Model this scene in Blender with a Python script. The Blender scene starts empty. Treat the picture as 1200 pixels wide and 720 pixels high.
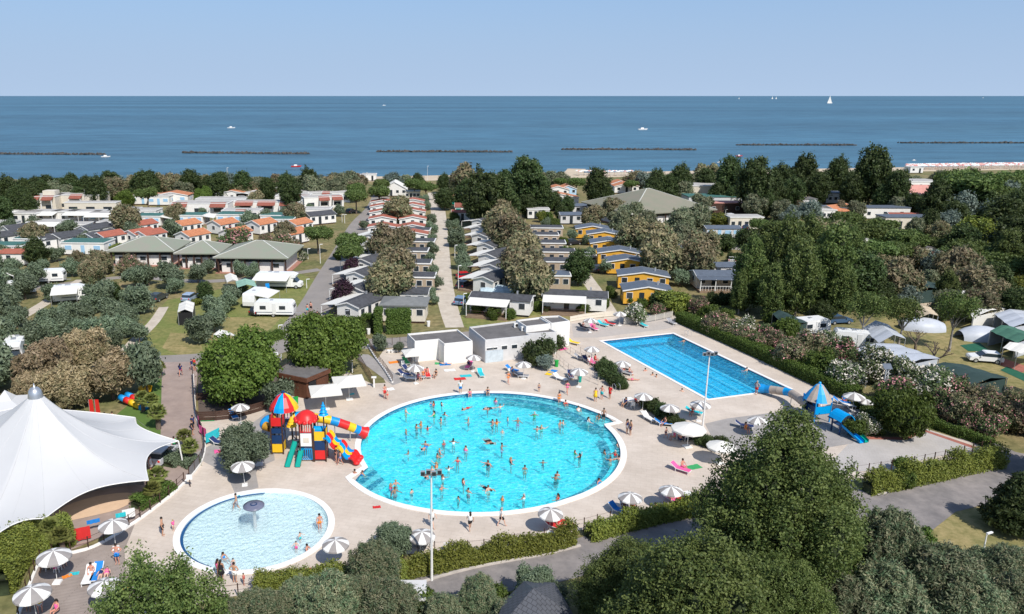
import bpy, bmesh, math, random
import numpy as np
from mathutils import Vector, Matrix
from mathutils.geometry import tessellate_polygon
rnd = random.Random(7)
R = math.radians
sc = bpy.context.scene
# ---------------- camera ----------------
FP, CX, CY, HZ, H = 900.0, 520.0, 360.0, 112.6, 35.0      # focal length and principal point of the 1200x720 photograph
TILT = math.atan((CY - HZ) / FP)
cam_d = bpy.data.cameras.new('camera'); cam = bpy.data.objects.new('camera', cam_d); sc.collection.objects.link(cam)
cam_d.sensor_width = 36; cam_d.lens = FP / 1200 * 36; cam_d.shift_x = (600 - CX) / 1200
cam_d.clip_start = .5; cam_d.clip_end = 400000
cam.location = (0, 0, H); cam.rotation_euler = (math.pi / 2 - TILT, 0, 0)
sc.camera = cam
# ---------------- sky, sun, exposure ----------------
SUN_EL, SUN_AZ = R(48), math.atan2(.49, -.87)               # sun behind the camera, a little to the right
w = bpy.data.worlds.new('World'); sc.world = w; w.use_nodes = True
wn = w.node_tree.nodes; bg = wn['Background']; sky = wn.new('ShaderNodeTexSky')
sky.sky_type = 'NISHITA'; sky.sun_disc = False; sky.sun_elevation = SUN_EL; sky.sun_rotation = SUN_AZ
sky.altitude = 50; sky.air_density = 1.0; sky.dust_density = .6; sky.ozone_density = 2.5
# low haze band: the sky pales to a soft blue all round the horizon
tcw = wn.new('ShaderNodeTexCoord'); sx = wn.new('ShaderNodeSeparateXYZ'); rmp = wn.new('ShaderNodeMapRange'); rmp.interpolation_type = 'SMOOTHSTEP'
rmp.inputs[1].default_value = -.02; rmp.inputs[2].default_value = .42; rmp.inputs[3].default_value = 1; rmp.inputs[4].default_value = 0
mxw = wn.new('ShaderNodeMix'); mxw.data_type = 'RGBA'; cr = wn.new('ShaderNodeValToRGB')
cr.color_ramp.elements[0].position = 0; cr.color_ramp.elements[0].color = (2.95, 3.9, 5.3, 1); cr.color_ramp.elements[1].position = .16; cr.color_ramp.elements[1].color = (1.5, 2.65, 4.75, 1)
WL = w.node_tree.links; WL.new(tcw.outputs['Generated'], sx.inputs[0]); WL.new(sx.outputs[2], rmp.inputs[0]); WL.new(sx.outputs[2], cr.inputs[0])
WL.new(rmp.outputs[0], mxw.inputs[0]); WL.new(sky.outputs[0], mxw.inputs[6]); WL.new(cr.outputs[0], mxw.inputs[7]); WL.new(mxw.outputs[2], bg.inputs[0]); bg.inputs[1].default_value = .125
sun_d = bpy.data.lights.new('sun', 'SUN'); sun_d.energy = 4.2; sun_d.angle = R(.55); sun_d.color = (1, .955, .89)
sun = bpy.data.objects.new('sun', sun_d); sc.collection.objects.link(sun)
SD = Vector((math.sin(SUN_AZ) * math.cos(SUN_EL), math.cos(SUN_AZ) * math.cos(SUN_EL), math.sin(SUN_EL)))
sun.rotation_euler = SD.to_track_quat('Z', 'Y').to_euler()
sc.view_settings.view_transform = 'Standard'; sc.view_settings.look = 'None'
sc.view_settings.exposure = 0.27; sc.view_settings.gamma = 1
sc.cycles.max_bounces = 6; sc.cycles.transparent_max_bounces = 12; sc.cycles.diffuse_bounces = 3; sc.cycles.glossy_bounces = 2
# ---------------- measuring the place: photo pixel (1200x720) -> point at height z ----------------
cT, sT = math.cos(TILT), math.sin(TILT)
def G(px, py, z=0.0):
    x = (px - CX) / FP; y = -(py - CY) / FP
    dy, dz = cT + y * sT, -sT + y * cT
    s = (z - H) / dz
    return Vector((x * s, dy * s, z))
def PR(p):
    d = p[1] * cT - (p[2] - H) * sT; u = p[1] * sT + (p[2] - H) * cT
    return CX + FP * p[0] / d, CY - FP * u / d
def SC(p):                                     # pixels per metre at p
    return FP / (p[1] * cT - (p[2] - H) * sT)
def dirto(a, b): return math.atan2(b[1] - a[1], b[0] - a[0])
# ---------------- materials ----------------
MATS = {}
def M(name, col, rough=.6, var=.12, scale=1.5, bump=0.0, metal=0.0, col2=None, detail=4, spec=.3, bscale=None, transl=0):
    if name in MATS: return MATS[name]
    m = bpy.data.materials.new(name); m.use_nodes = True; MATS[name] = m
    nt = m.node_tree; N = nt.nodes; L = nt.links; b = N['Principled BSDF']
    b.inputs['Roughness'].default_value = rough; b.inputs['Metallic'].default_value = metal
    b.inputs['Specular IOR Level'].default_value = spec
    c1 = (*col, 1); c2 = (*(col2 or [min(1, c * (1 - var * 2)) for c in col]), 1)
    tc = N.new('ShaderNodeTexCoord'); no = N.new('ShaderNodeTexNoise'); no.inputs['Scale'].default_value = scale
    no.inputs['Detail'].default_value = detail; no.inputs['Roughness'].default_value = .62
    L.new(tc.outputs['Object'], no.inputs['Vector'])
    mr = N.new('ShaderNodeMapRange'); mr.inputs[1].default_value = .32; mr.inputs[2].default_value = .68
    L.new(no.outputs[0], mr.inputs[0])
    mx = N.new('ShaderNodeMix'); mx.data_type = 'RGBA'; mx.inputs[6].default_value = c1; mx.inputs[7].default_value = c2
    L.new(mr.outputs[0], mx.inputs[0]); L.new(mx.outputs[2], b.inputs['Base Color'])
    if bump:
        bp = N.new('ShaderNodeBump'); bp.inputs['Strength'].default_value = bump; bp.inputs['Distance'].default_value = .05
        n2 = N.new('ShaderNodeTexNoise'); n2.inputs['Scale'].default_value = bscale or scale * 6; n2.inputs['Detail'].default_value = 3
        L.new(tc.outputs['Object'], n2.inputs['Vector']); L.new(n2.outputs[0], bp.inputs['Height']); L.new(bp.outputs[0], b.inputs['Normal'])
    if transl:
        tr = N.new('ShaderNodeBsdfTranslucent'); ms = N.new('ShaderNodeMixShader'); ms.inputs[0].default_value = transl
        L.new(mx.outputs[2], tr.inputs[0]); L.new(b.outputs[0], ms.inputs[1]); L.new(tr.outputs[0], ms.inputs[2])
        L.new(ms.outputs[0], N['Material Output'].inputs[0])
    return m
def nodes(m): return m.node_tree.nodes, m.node_tree.links, m.node_tree.nodes['Principled BSDF']
# ---------------- mesh builder ----------------
class MB:
    def __init__(s): s.v = []; s.f = []; s.m = []; s.sm = False
    def add(s, vs, fs, m=0):
        o = len(s.v); s.v += [tuple(p) for p in vs]; s.f += [[i + o for i in f] for f in fs]; s.m += [m] * len(fs); return s
    def box(s, c, d, m=0, rz=0.0, top=None):          # c = centre of the base, d = size
        x, y, z = d[0] / 2, d[1] / 2, d[2]; t = top or (1, 1)
        P = [(-x, -y, 0), (x, -y, 0), (x, y, 0), (-x, y, 0), (-x * t[0], -y * t[1], z), (x * t[0], -y * t[1], z), (x * t[0], y * t[1], z), (-x * t[0], y * t[1], z)]
        if rz:
            a, b = math.cos(rz), math.sin(rz); P = [(p[0] * a - p[1] * b, p[0] * b + p[1] * a, p[2]) for p in P]
        return s.add([(p[0] + c[0], p[1] + c[1], p[2] + c[2]) for p in P], [(3, 2, 1, 0), (4, 5, 6, 7), (0, 1, 5, 4), (1, 2, 6, 5), (2, 3, 7, 6), (3, 0, 4, 7)], m)
    def bar(s, a, b, wd, ht=None, m=0):               # a box beam from a to b
        a, b = Vector(a), Vector(b); ht = ht or wd; d = (b - a); 
        if d.length < 1e-6: return s
        d.normalize(); u = d.cross(Vector((0, 0, 1))); u = Vector((1, 0, 0)) if u.length < 1e-3 else u.normalized(); n = u.cross(d)
        P = []
        for q in (a, b):
            for i, j in ((-1, -1), (1, -1), (1, 1), (-1, 1)): P.append(q + u * i * wd / 2 + n * j * ht / 2)
        return s.add(P, [(0, 1, 2, 3), (7, 6, 5, 4), (0, 4, 5, 1), (1, 5, 6, 2), (2, 6, 7, 3), (3, 7, 4, 0)], m)
    def tube(s, pts, rs, n=8, m=0, cap=True):
        pts = [Vector(p) for p in pts]
        if not hasattr(rs, '__len__'): rs = [rs] * len(pts)
        o = len(s.v); ref = None
        for i, p in enumerate(pts):
            d = (pts[min(i + 1, len(pts) - 1)] - pts[max(i - 1, 0)]).normalized()
            if ref is None: ref = Vector((1, 0, 0)) if abs(d.x) < .8 else Vector((0, 1, 0))
            u = (ref - d * ref.dot(d)).normalized(); ref = u; v = d.cross(u)
            for k in range(n):
                a = 2 * math.pi * k / n; s.v.append(tuple(p + (u * math.cos(a) + v * math.sin(a)) * rs[i]))
        for i in range(len(pts) - 1):
            for k in range(n):
                k2 = (k + 1) % n; s.f.append([o + i * n + k, o + i * n + k2, o + (i + 1) * n + k2, o + (i + 1) * n + k]); s.m.append(m)
        if cap:
            s.f.append([o + k for k in range(n)][::-1]); s.m.append(m); s.f.append([o + (len(pts) - 1) * n + k for k in range(n)]); s.m.append(m)
        return s
    def lathe(s, prof, c=(0, 0, 0), n=16, m=0, mf=None, a0=0.0, a1=2 * math.pi):
        full = abs(a1 - a0 - 2 * math.pi) < 1e-6; o = len(s.v); nn = n if full else n + 1
        for r, z in prof:
            for k in range(nn):
                a = a0 + (a1 - a0) * k / n; s.v.append((c[0] + r * math.cos(a), c[1] + r * math.sin(a), c[2] + z))
        for i in range(len(prof) - 1):
            for k in range(n):
                k2 = (k + 1) % nn; s.f.append([o + i * nn + k, o + i * nn + k2, o + (i + 1) * nn + k2, o + (i + 1) * nn + k]); s.m.append(mf(k) if mf else m)
        return s
    def ball(s, c, r, n=8, k=5, m=0, sz=1.0):
        return s.lathe([(max(1e-4, r * math.sin(math.pi * i / k)), -r * sz * math.cos(math.pi * i / k)) for i in range(k + 1)], c, n, m)
    def poly(s, pts, z, m=0): return s.add([(p[0], p[1], z) for p in pts], [list(range(len(pts)))], m)
    def prism(s, pts, z0, z1, m=0):
        n = len(pts); A = sum(pts[i][0] * pts[(i + 1) % n][1] - pts[(i + 1) % n][0] * pts[i][1] for i in range(n))
        if A < 0: pts = pts[::-1]
        return s.add([(p[0], p[1], z0) for p in pts] + [(p[0], p[1], z1) for p in pts],
                     [list(range(n))[::-1], [n + i for i in range(n)]] + [[i, (i + 1) % n, n + (i + 1) % n, n + i] for i in range(n)], m)
    def mesh(s, name, mats, smooth=False):
        me = bpy.data.meshes.new(name); me.from_pydata(s.v, [], s.f)
        for m in mats: me.materials.append(m)
        if len(mats) > 1: me.polygons.foreach_set('material_index', s.m)
        if smooth or s.sm: me.polygons.foreach_set('use_smooth', [True] * len(s.f))
        me.update(); return me
    def build(s, name, mats, parent=None, smooth=False, **kw):
        if not isinstance(mats, (list, tuple)): mats = [mats]
        return link(name, s.mesh(name, mats, smooth), parent, **kw)
COL = sc.collection
def link(name, me, parent=None, loc=None, rz=0.0, scale=None, **props):
    o = bpy.data.objects.new(name, me); COL.objects.link(o)
    if parent is not None: o.parent = parent; CH.setdefault(parent.name, []).append(o)
    if loc is not None: o.location = loc
    if rz: o.rotation_euler = (0, 0, rz)
    if scale is not None: o.scale = (scale,) * 3 if not hasattr(scale, '__len__') else scale
    for k, v in props.items(): o[k] = v
    return o
CH = {}; THINGS = []
def reg(o, look, cat, group=None, final=False):
    """look: how it looks; unless final, the place beside the nearest landmark is added at the end"""
    o['category'] = cat
    if group: o['group'] = group
    THINGS.append([o, look, final]); return o
def thing(name, look, cat, loc=(0, 0, 0), rz=0.0, group=None, final=False, scale=None):
    return reg(link(name, None, None, loc, rz, scale), look, cat, group, final)
def struct(name, mb, mats, **kw):
    o = mb.build(name, mats, **kw); o['kind'] = 'structure'; return o
def dup(src, loc, rz=0.0, scale=None, look=None, cat=None, group=None, final=False, mats=None):
    def cp(o, par):
        c = o.copy(); COL.objects.link(c); c.parent = par
        if par is not None: CH.setdefault(par.name, []).append(c)
        for ch in CH.get(o.name, []): cp(ch, c)
        return c
    c = cp(src, None); c.location = loc; c.rotation_euler = (0, 0, rz)
    if scale is not None: c.scale = (scale,) * 3 if not hasattr(scale, '__len__') else scale
    reg(c, look, cat or src.get('category'), group or src.get('group'), final)
    if mats:
        for ch in CH.get(c.name, []):
            st = ch.name.split('.')[0]
            if st in mats: recol(ch, mats[st])
    return c
def recol(o, m, i=0):
    o.material_slots[i].link = 'OBJECT'; o.material_slots[i].material = m
def sheet(name, pts, z, mat, holes=(), kind='structure', sub=None):
    """a flat polygon (with holes) as one mesh"""
    loops = [[Vector((p[0], p[1], z)) for p in pts]] + [[Vector((p[0], p[1], z)) for p in h] for h in holes]
    tris = tessellate_polygon(loops); vs = [v for l in loops for v in l]
    fs = []
    for t in tris:
        a, b, c = (vs[i] for i in t); 
        if abs((b - a).cross(c - a).z) < 1e-9: continue
        fs.append(list(t) if (b - a).cross(c - a).z > 0 else list(t)[::-1])
    me = bpy.data.meshes.new(name); me.from_pydata([tuple(v) for v in vs], [], fs); me.materials.append(mat); me.update()
    o = link(name, me); o['kind'] = kind; return o
def px(*pts, z=0.0): return [G(a, b, z) for a, b in pts]
def smooth_path(pts, n=6, closed=False):
    P = [Vector((p[0], p[1], 0)) for p in pts]; out = []; N = len(P)
    for i in range(N if closed else N - 1):
        p0 = P[(i - 1) % N] if closed or i else P[0]; p1 = P[i]; p2 = P[(i + 1) % N]; p3 = P[(i + 2) % N] if closed or i + 2 < N else P[-1]
        for k in range(n):
            t = k / n; out.append(.5 * ((2 * p1) + (p2 - p0) * t + (2 * p0 - 5 * p1 + 4 * p2 - p3) * t * t + (3 * p1 - p0 - 3 * p2 + p3) * t ** 3))
    if not closed: out.append(P[-1])
    return out
def ribbon(pts, wd):
    """outline of a strip of width wd along pts"""
    L, Rr = [], []
    for i, p in enumerate(pts):
        d = (pts[min(i + 1, len(pts) - 1)] - pts[max(i - 1, 0)]).normalized(); n = Vector((-d.y, d.x, 0))
        wdi = wd if not hasattr(wd, '__len__') else wd[0] + (wd[1] - wd[0]) * i / (len(pts) - 1)
        L.append(p + n * wdi / 2); Rr.append(p - n * wdi / 2)
    return L + Rr[::-1]
def stripmesh(name, pts, wd, z, mat, kind='structure'):
    mb = MB(); L = ribbon(pts, wd); n = len(pts)
    vs = [(p[0], p[1], z) for p in L]
    mb.add(vs, [[i, 2 * n - 1 - i, 2 * n - 2 - i, i + 1] for i in range(n - 1)])
    o = mb.build(name, mat); o['kind'] = kind; return o
def kerb(name, pts, wd, h, mat, closed=False, z0=0.0, parent=None):
    """a raised edge of rectangular section along pts"""
    mb = MB(); n = len(pts); vs = []; 
    for i, p in enumerate(pts):
        a = pts[(i - 1) % n] if closed or i else pts[0]; b = pts[(i + 1) % n] if closed or i + 1 < n else pts[-1]
        d = (b - a).normalized(); q = Vector((-d.y, d.x, 0)) * wd / 2
        for u, z in ((q, z0), (q, z0 + h), (-q, z0 + h), (-q, z0)): vs.append((p.x + u.x, p.y + u.y, z))
    fs = []
    for i in range(n if closed else n - 1):
        j = (i + 1) % n
        for k in range(4): fs.append([i * 4 + k, i * 4 + (k + 1) % 4, j * 4 + (k + 1) % 4, j * 4 + k])
    if not closed: fs += [[0, 1, 2, 3], [(n - 1) * 4 + k for k in (3, 2, 1, 0)]]
    mb.add(vs, fs); o = mb.build(name, mat, parent)
    if parent is None: o['kind'] = 'structure'
    return o
# ================= materials of the setting =================
WHITE = M('white_paint', (.78, .77, .74), .5, .05)
m_ground = M('grass_and_earth', (.13, .145, .05), .95, col2=(.30, .225, .12), scale=.09, detail=8, bump=.5, bscale=3)
def _ground():
    N, L, b = nodes(m_ground)
    tc = N.new('ShaderNodeTexCoord'); n = N.new('ShaderNodeTexNoise'); n.inputs['Scale'].default_value = 1.1; n.inputs['Detail'].default_value = 6
    L.new(tc.outputs['Object'], n.inputs['Vector'])
    mx = N.new('ShaderNodeMix'); mx.data_type = 'RGBA'; mx.blend_type = 'MULTIPLY'; mx.inputs[0].default_value = .7
    src = b.inputs['Base Color'].links[0].from_socket
    rp = N.new('ShaderNodeValToRGB'); rp.color_ramp.elements[0].position = .35; rp.color_ramp.elements[0].color = (.42, .48, .36, 1)
    rp.color_ramp.elements[1].position = .65; rp.color_ramp.elements[1].color = (1.1, 1.1, 1.05, 1)
    L.new(n.outputs[0], rp.inputs[0]); L.new(src, mx.inputs[6]); L.new(rp.outputs[0], mx.inputs[7]); L.new(mx.outputs[2], b.inputs['Base Color'])
_ground()
def _speckle(m, sc_, lo, hi):
    N, L, b = nodes(m); tc = N.new('ShaderNodeTexCoord'); n = N.new('ShaderNodeTexNoise'); n.inputs['Scale'].default_value = sc_; n.inputs['Detail'].default_value = 7; n.inputs['Roughness'].default_value = .7
    L.new(tc.outputs['Object'], n.inputs['Vector']); rp = N.new('ShaderNodeValToRGB'); rp.color_ramp.elements[0].position = .34; rp.color_ramp.elements[0].color = (*lo, 1); rp.color_ramp.elements[1].position = .62; rp.color_ramp.elements[1].color = (*hi, 1)
    mx = N.new('ShaderNodeMix'); mx.data_type = 'RGBA'; mx.blend_type = 'MULTIPLY'; mx.inputs[0].default_value = 1; src = b.inputs['Base Color'].links[0].from_socket
    L.new(n.outputs[0], rp.inputs[0]); L.new(src, mx.inputs[6]); L.new(rp.outputs[0], mx.inputs[7]); L.new(mx.outputs[2], b.inputs['Base Color'])
m_asph = M('worn_asphalt', (.30, .27, .245), .9, col2=(.235, .215, .20), scale=.25, detail=8, bump=.2, bscale=20)
m_asph2 = M('dark_asphalt', (.20, .185, .18), .9, col2=(.27, .24, .225), scale=.3, detail=8, bump=.2, bscale=20)
m_gravel = M('white_gravel', (.56, .50, .42), .95, col2=(.46, .40, .33), scale=.5, detail=8, bump=.3, bscale=12)
m_pink = M('pinkish_paving', (.36, .28, .24), .9, col2=(.30, .235, .205), scale=.3, bump=.15, bscale=15)
m_deck = M('beige_pool_paving', (.62, .54, .46), .8, col2=(.56, .485, .41), scale=.16, detail=9, bump=.1, bscale=12)
def _slabs(m, sx, sy, dark=.9, rot=0):
    N, L, b = nodes(m)
    tc = N.new('ShaderNodeTexCoord'); br = N.new('ShaderNodeTexBrick'); mp = N.new('ShaderNodeMapping'); mp.inputs['Rotation'].default_value = (0, 0, rot)
    br.inputs['Color1'].default_value = (1, 1, 1, 1); br.inputs['Color2'].default_value = (.955, .95, .945, 1); br.inputs['Mortar'].default_value = (dark, dark * .99, dark * .98, 1)
    br.inputs['Scale'].default_value = 1; br.inputs['Mortar Size'].default_value = .02; br.inputs['Brick Width'].default_value = sx; br.inputs['Row Height'].default_value = sy
    L.new(tc.outputs['Object'], mp.inputs[0]); L.new(mp.outputs[0], br.inputs['Vector'])
    mx = N.new('ShaderNodeMix'); mx.data_type = 'RGBA'; mx.blend_type = 'MULTIPLY'; mx.inputs[0].default_value = 1
    src = b.inputs['Base Color'].links[0].from_socket
    L.new(src, mx.inputs[6]); L.new(br.outputs[0], mx.inputs[7]); L.new(mx.outputs[2], b.inputs['Base Color'])
_slabs(m_deck, 1.0, .5, .87, R(15))
m_grey = M('grey_paving', (.36, .335, .315), .85, col2=(.31, .29, .275), scale=.3, detail=6); _slabs(m_grey, .5, .5, .9, R(15))
m_lightgrey = M('pale_grey_paving', (.47, .44, .41), .85, col2=(.40, .375, .35), scale=.35, detail=6); _slabs(m_lightgrey, .6, .6, .9, R(20))
m_brick = M('red_border_paving', (.42, .16, .12), .8); _slabs(m_brick, .25, .12, .8)
m_wood = M('weathered_decking', (.37, .31, .27), .8, col2=(.27, .225, .195), scale=.5, detail=9); _slabs(m_wood, 3.2, .16, .62, R(8))
m_turf = M('artificial_turf', (.10, .17, .035), .95, var=.1, scale=.5)
m_sand = M('beach_sand', (.55, .45, .33), .95, var=.08, scale=.1)
m_coping = M('white_pool_coping', (.80, .78, .74), .6, .03)
m_sea = M('sea', (.054, .138, .196), .42, col2=(.044, .118, .176), scale=.004, detail=6, spec=.28)
def _sea():
    N, L, b = nodes(m_sea)
    tc = N.new('ShaderNodeTexCoord'); mp = N.new('ShaderNodeMapping'); mp.inputs['Scale'].default_value = (.35, 1, 1)
    bp = N.new('ShaderNodeBump'); bp.inputs['Strength'].default_value = .8; bp.inputs['Distance'].default_value = 1.2
    n = N.new('ShaderNodeTexNoise'); n.inputs['Scale'].default_value = .22; n.inputs['Detail'].default_value = 7; n.inputs['Roughness'].default_value = .62
    L.new(tc.outputs['Object'], mp.inputs[0]); L.new(mp.outputs[0], n.inputs['Vector']); L.new(n.outputs[0], bp.inputs['Height']); L.new(bp.outputs[0], b.inputs['Normal'])
    n3 = N.new('ShaderNodeTexNoise'); n3.inputs['Scale'].default_value = .06; n3.inputs['Detail'].default_value = 8; n3.inputs['Roughness'].default_value = .65; mp3 = N.new('ShaderNodeMapping'); mp3.inputs['Scale'].default_value = (.3, 1, 1); L.new(tc.outputs['Object'], mp3.inputs[0]); L.new(mp3.outputs[0], n3.inputs['Vector'])  # light and shade of the waves put into the base colour as streaks
    n4 = N.new('ShaderNodeTexNoise'); n4.inputs['Scale'].default_value = .0022; n4.inputs['Detail'].default_value = 6; mp4 = N.new('ShaderNodeMapping'); mp4.inputs['Scale'].default_value = (.18, 1, 1); L.new(tc.outputs['Object'], mp4.inputs[0]); L.new(mp4.outputs[0], n4.inputs['Vector'])
    src = b.inputs['Base Color'].links[0].from_socket
    for nn_, lo in ((n3, .70), (n4, .72)):
        mr = N.new('ShaderNodeMapRange'); mr.inputs[1].default_value = .32; mr.inputs[2].default_value = .68; mr.inputs[3].default_value = lo; mr.inputs[4].default_value = 2.02 - lo; L.new(nn_.outputs[0], mr.inputs[0])
        vm = N.new('ShaderNodeVectorMath'); vm.operation = 'SCALE'; L.new(src, vm.inputs[0]); L.new(mr.outputs[0], vm.inputs['Scale']); src = vm.outputs[0]
    L.new(src, b.inputs['Base Color'])
_sea()
# ================= outlines =================
BP = Vector((4.79, 73.97, 0)); KP = Vector((-15.8, 57.3, 0)); KR = 6.6
def polar(c, r, a): return Vector((c[0] + r * math.cos(R(a)), c[1] + r * math.sin(R(a)), 0))
def lerp_t(a, tab):
    for (a0, r0), (a1, r1) in zip(tab, tab[1:]):
        if a0 <= a <= a1: return r0 + (r1 - r0) * (a - a0) / (a1 - a0)
ARM1 = [(-150.5, 16.3), (-136, 16.25), (-125, 16.0), (-114, 15.6), (-102, 15.15), (-84, 14.55), (-62, 14.05)]
ARM2 = [(17.5, 15.95), (32, 15.35), (46, 15.0), (59, 14.75), (75, 14.45), (90, 14.2), (104, 14.05)]
def big_outline(inset=0.0):
    """counter-clockwise, sharp corners where the two spiral arms end"""
    out = []
    for a in range(-150, 18, 3):
        r = lerp_t(a, ARM1) if a <= -62 else 14.05
        out.append(polar(BP, r - inset, a + (1.2 * inset if a == -150 else 0)))
    out.append(polar(BP, 14.05 - inset, 16.5 + inset))
    out.append(polar(BP, 15.95 - inset * 1.6, 17.5 + inset * 3.2))
    for a in range(24, 198, 3):
        r = (lerp_t(a, ARM2) if a <= 104 else 14.05)
        out.append(polar(BP, r - inset, a))
    out.append(polar(BP, 14.05 - inset, 199)); out.append(polar(BP, 14.05 - inset, 204.2 + inset))
    out.append(polar(BP, 16.3 - inset * 1.9, 209.2 + inset * 3.2))
    return out[1:]
def circle(c, r, n=72): return [polar(c, r, 360 * k / n) for k in range(n)]
def offset_poly(P, d):
    out = []; n = len(P)
    for i in range(n):
        a, b, c = P[i - 1], P[i], P[(i + 1) % n]; u = (b - a).normalized(); v = (c - b).normalized()
        n1 = Vector((-u.y, u.x, 0)); n2 = Vector((-v.y, v.x, 0)); q = (n1 + n2); q = q / q.dot(n1) if q.length > .1 else n1; out.append(b + q * d)
    return out
RA, RB, RC_, RD_ = (Vector((22.9, 108.4, 0)), Vector((35.2, 112.4, 0)), Vector((43.25, 88.9, 0)), Vector((31.4, 85.2, 0)))
RP = [RD_, RC_, RB, RA]          # counter-clockwise coping of the lane pool
bigW, kidW, rectW = big_outline(.6), circle(KP, KR - .55), offset_poly(RP, .45)
# ================= ground, sea, beach =================
CA, CB = G(0, 215.5), G(1200, 194.0); cd = (CB - CA).normalized()
cl = [CA - cd * 3000, CA - cd * 150, CA + cd * 60, (CA + CB) / 2 + Vector((0, 1, 0)), CB - cd * 60, CB, CB + cd * 3000]
ground = sheet('ground', [Vector((-2500, -60, 0)), Vector((2500, -60, 0))] + [p for p in cl[::-1]], 0.0, m_ground, [bigW, kidW, rectW])
bn = Vector((cd.y, -cd.x, 0))
sheet('beach', [p + Vector((0, 1.5, 0)) for p in cl] + [p + bn * 20 for p in cl[::-1]], .004, m_sand)
sea = sheet('sea', [Vector((-200000, 150, 0)), Vector((200000, 150, 0)), Vector((200000, 260000, 0)), Vector((-200000, 260000, 0))], -.5, m_sea)
# ================= roads and paths =================
def road(name, pts, wd, mat, z=.012, n=6): return stripmesh(name, smooth_path(px(*pts), n), wd, z, mat)
road('camp_road', [(447, 228), (441, 243), (424, 262), (408, 290), (388, 325), (372, 355), (350, 385), (334, 402)], (6.5, 5.8), m_asph, .016)
road('cross_road', [(-60, 452), (0, 437), (80, 430), (160, 426), (232, 422), (300, 414), (345, 402), (400, 404), (470, 401), (560, 393), (640, 385)], (6.5, 4.2), m_asph, .012)
road('gravel_path', [(509, 226), (513, 245), (515, 268), (517, 300), (520, 335), (526, 362), (533, 384)], (5, 2.9), m_gravel, .012)
road('gravel_path', [(640, 262), (648, 275), (664, 296), (690, 330), (712, 362), (718, 376)], (3.2, 2.4), m_gravel, .012)
road('stone_path', [(-20, 396), (10, 380), (50, 357), (95, 328)], (2.4, 2.0), m_gravel, .010)
road('stone_path', [(140, 422), (158, 400), (180, 378), (192, 360)], (2.0, 1.6), m_gravel, .010)
road('camp_lane', [(-20, 345), (60, 335), (150, 325), (240, 330), (330, 322), (375, 316)], (2.6, 2.6), m_asph, .008)
road('gravel_path', [(640, 213), (668, 205), (676, 198)], (9, 9), m_sand, .012)
road('side_lane', [(880, 293), (850, 291), (790, 293)], (3.5, 3.5), m_asph, .010)
road('side_lane', [(905, 268), (880, 262), (840, 258)], (3.5, 3.5), m_asph, .010)
sheet('pink_walk', px((190, 425), (232, 424), (229, 480), (236, 516), (241, 540), (225, 565), (196, 595), (160, 612), (60, 655), (-60, 690), (-60, 560), (60, 520), (188, 520)), .022, m_pink)
road('entrance_road', [(420, 722), (480, 697), (560, 677), (650, 660), (740, 636), (840, 612), (960, 588), (1010, 575)], (4.5, 4.6), m_asph2, .012)
sheet('car_park', px((1003, 588), (1040, 576), (1090, 565), (1140, 557), (1172, 549), (1166, 541), (1120, 512), (1075, 491), (1085, 483), (1140, 507), (1190, 530), (1260, 545), (1300, 610), (1180, 585), (1120, 600), (1092, 622), (1085, 655), (1040, 650), (1003, 620)), .018, m_asph2)
kerb('kerb', smooth_path(px((1027, 580), (1080, 567.5), (1130, 556.5), (1166, 549.5), (1173, 546), (1168, 541)), 5), .3, .13, M('kerb_stone', (.55, .5, .45), .8))
kerb('kerb', smooth_path(px((430, 704), (500, 681), (560, 665), (640, 650), (680, 640)), 5), .2, .12, MATS['kerb_stone'])
# dry and green patches where the grass differs
m_dry = M('dry_grass', (.34, .265, .13), .95, col2=(.20, .19, .075), scale=.25, detail=9, bump=.4, bscale=4)
m_green = M('lawn_grass', (.15, .185, .055), .95, col2=(.22, .21, .08), scale=.2, detail=8, bump=.4, bscale=5)
_speckle(m_dry, 1.3, (.6, .66, .5), (1.1, 1.08, 1.05)); _speckle(m_green, 1.1, (.6, .7, .55), (1.15, 1.08, 1)); _speckle(m_asph, .5, (.84, .84, .84), (1.05, 1.05, 1.05)); _speckle(m_asph2, .6, (.8, .8, .8), (1.06, 1.06, 1.05)); _speckle(m_pink, .7, (.86, .85, .85), (1.05, 1.05, 1.05)); _speckle(m_gravel, .8, (.88, .87, .85), (1.04, 1.04, 1.04)); _speckle(m_deck, .45, (.90, .89, .88), (1.03, 1.03, 1.03)); _speckle(m_deck, .09, (.88, .865, .85), (1.03, 1.03, 1.03)); _speckle(m_grey, .8, (.86, .86, .86), (1.05, 1.05, 1.05))
sheet('lawn', px((150, 400), (196, 352), (350, 320), (372, 330), (345, 395), (240, 418), (150, 424)), .004, m_green)
sheet('dry_lawn', px((190, 408), (200, 390), (232, 392), (238, 412), (215, 419)), .008, m_dry)
sheet('dry_lawn', px((225, 400), (250, 372), (330, 372), (318, 385), (290, 400)), .007, m_dry)
sheet('lawn', px((535, 345), (700, 330), (720, 380), (560, 392), (540, 380)), .004, m_green)
sheet('dry_lawn', px((560, 383), (620, 370), (700, 364), (708, 374), (680, 377), (590, 388)), .008, m_dry)
sheet('dry_lawn', px((985, 390), (1060, 365), (1130, 378), (1200, 405), (1260, 470), (1190, 480), (1120, 440), (1050, 405)), .005, m_dry)
sheet('dry_lawn', px((1075, 355), (1090, 338), (1130, 345), (1115, 372), (1080, 368)), .009, m_sand)
sheet('dry_lawn', px((1085, 655), (1092, 622), (1120, 600), (1150, 594), (1190, 600), (1200, 640), (1120, 668)), .006, m_dry)
sheet('lawn', px((150, 475), (182, 440), (197, 436), (196, 500), (185, 520), (120, 500)), .015, m_turf)
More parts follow.
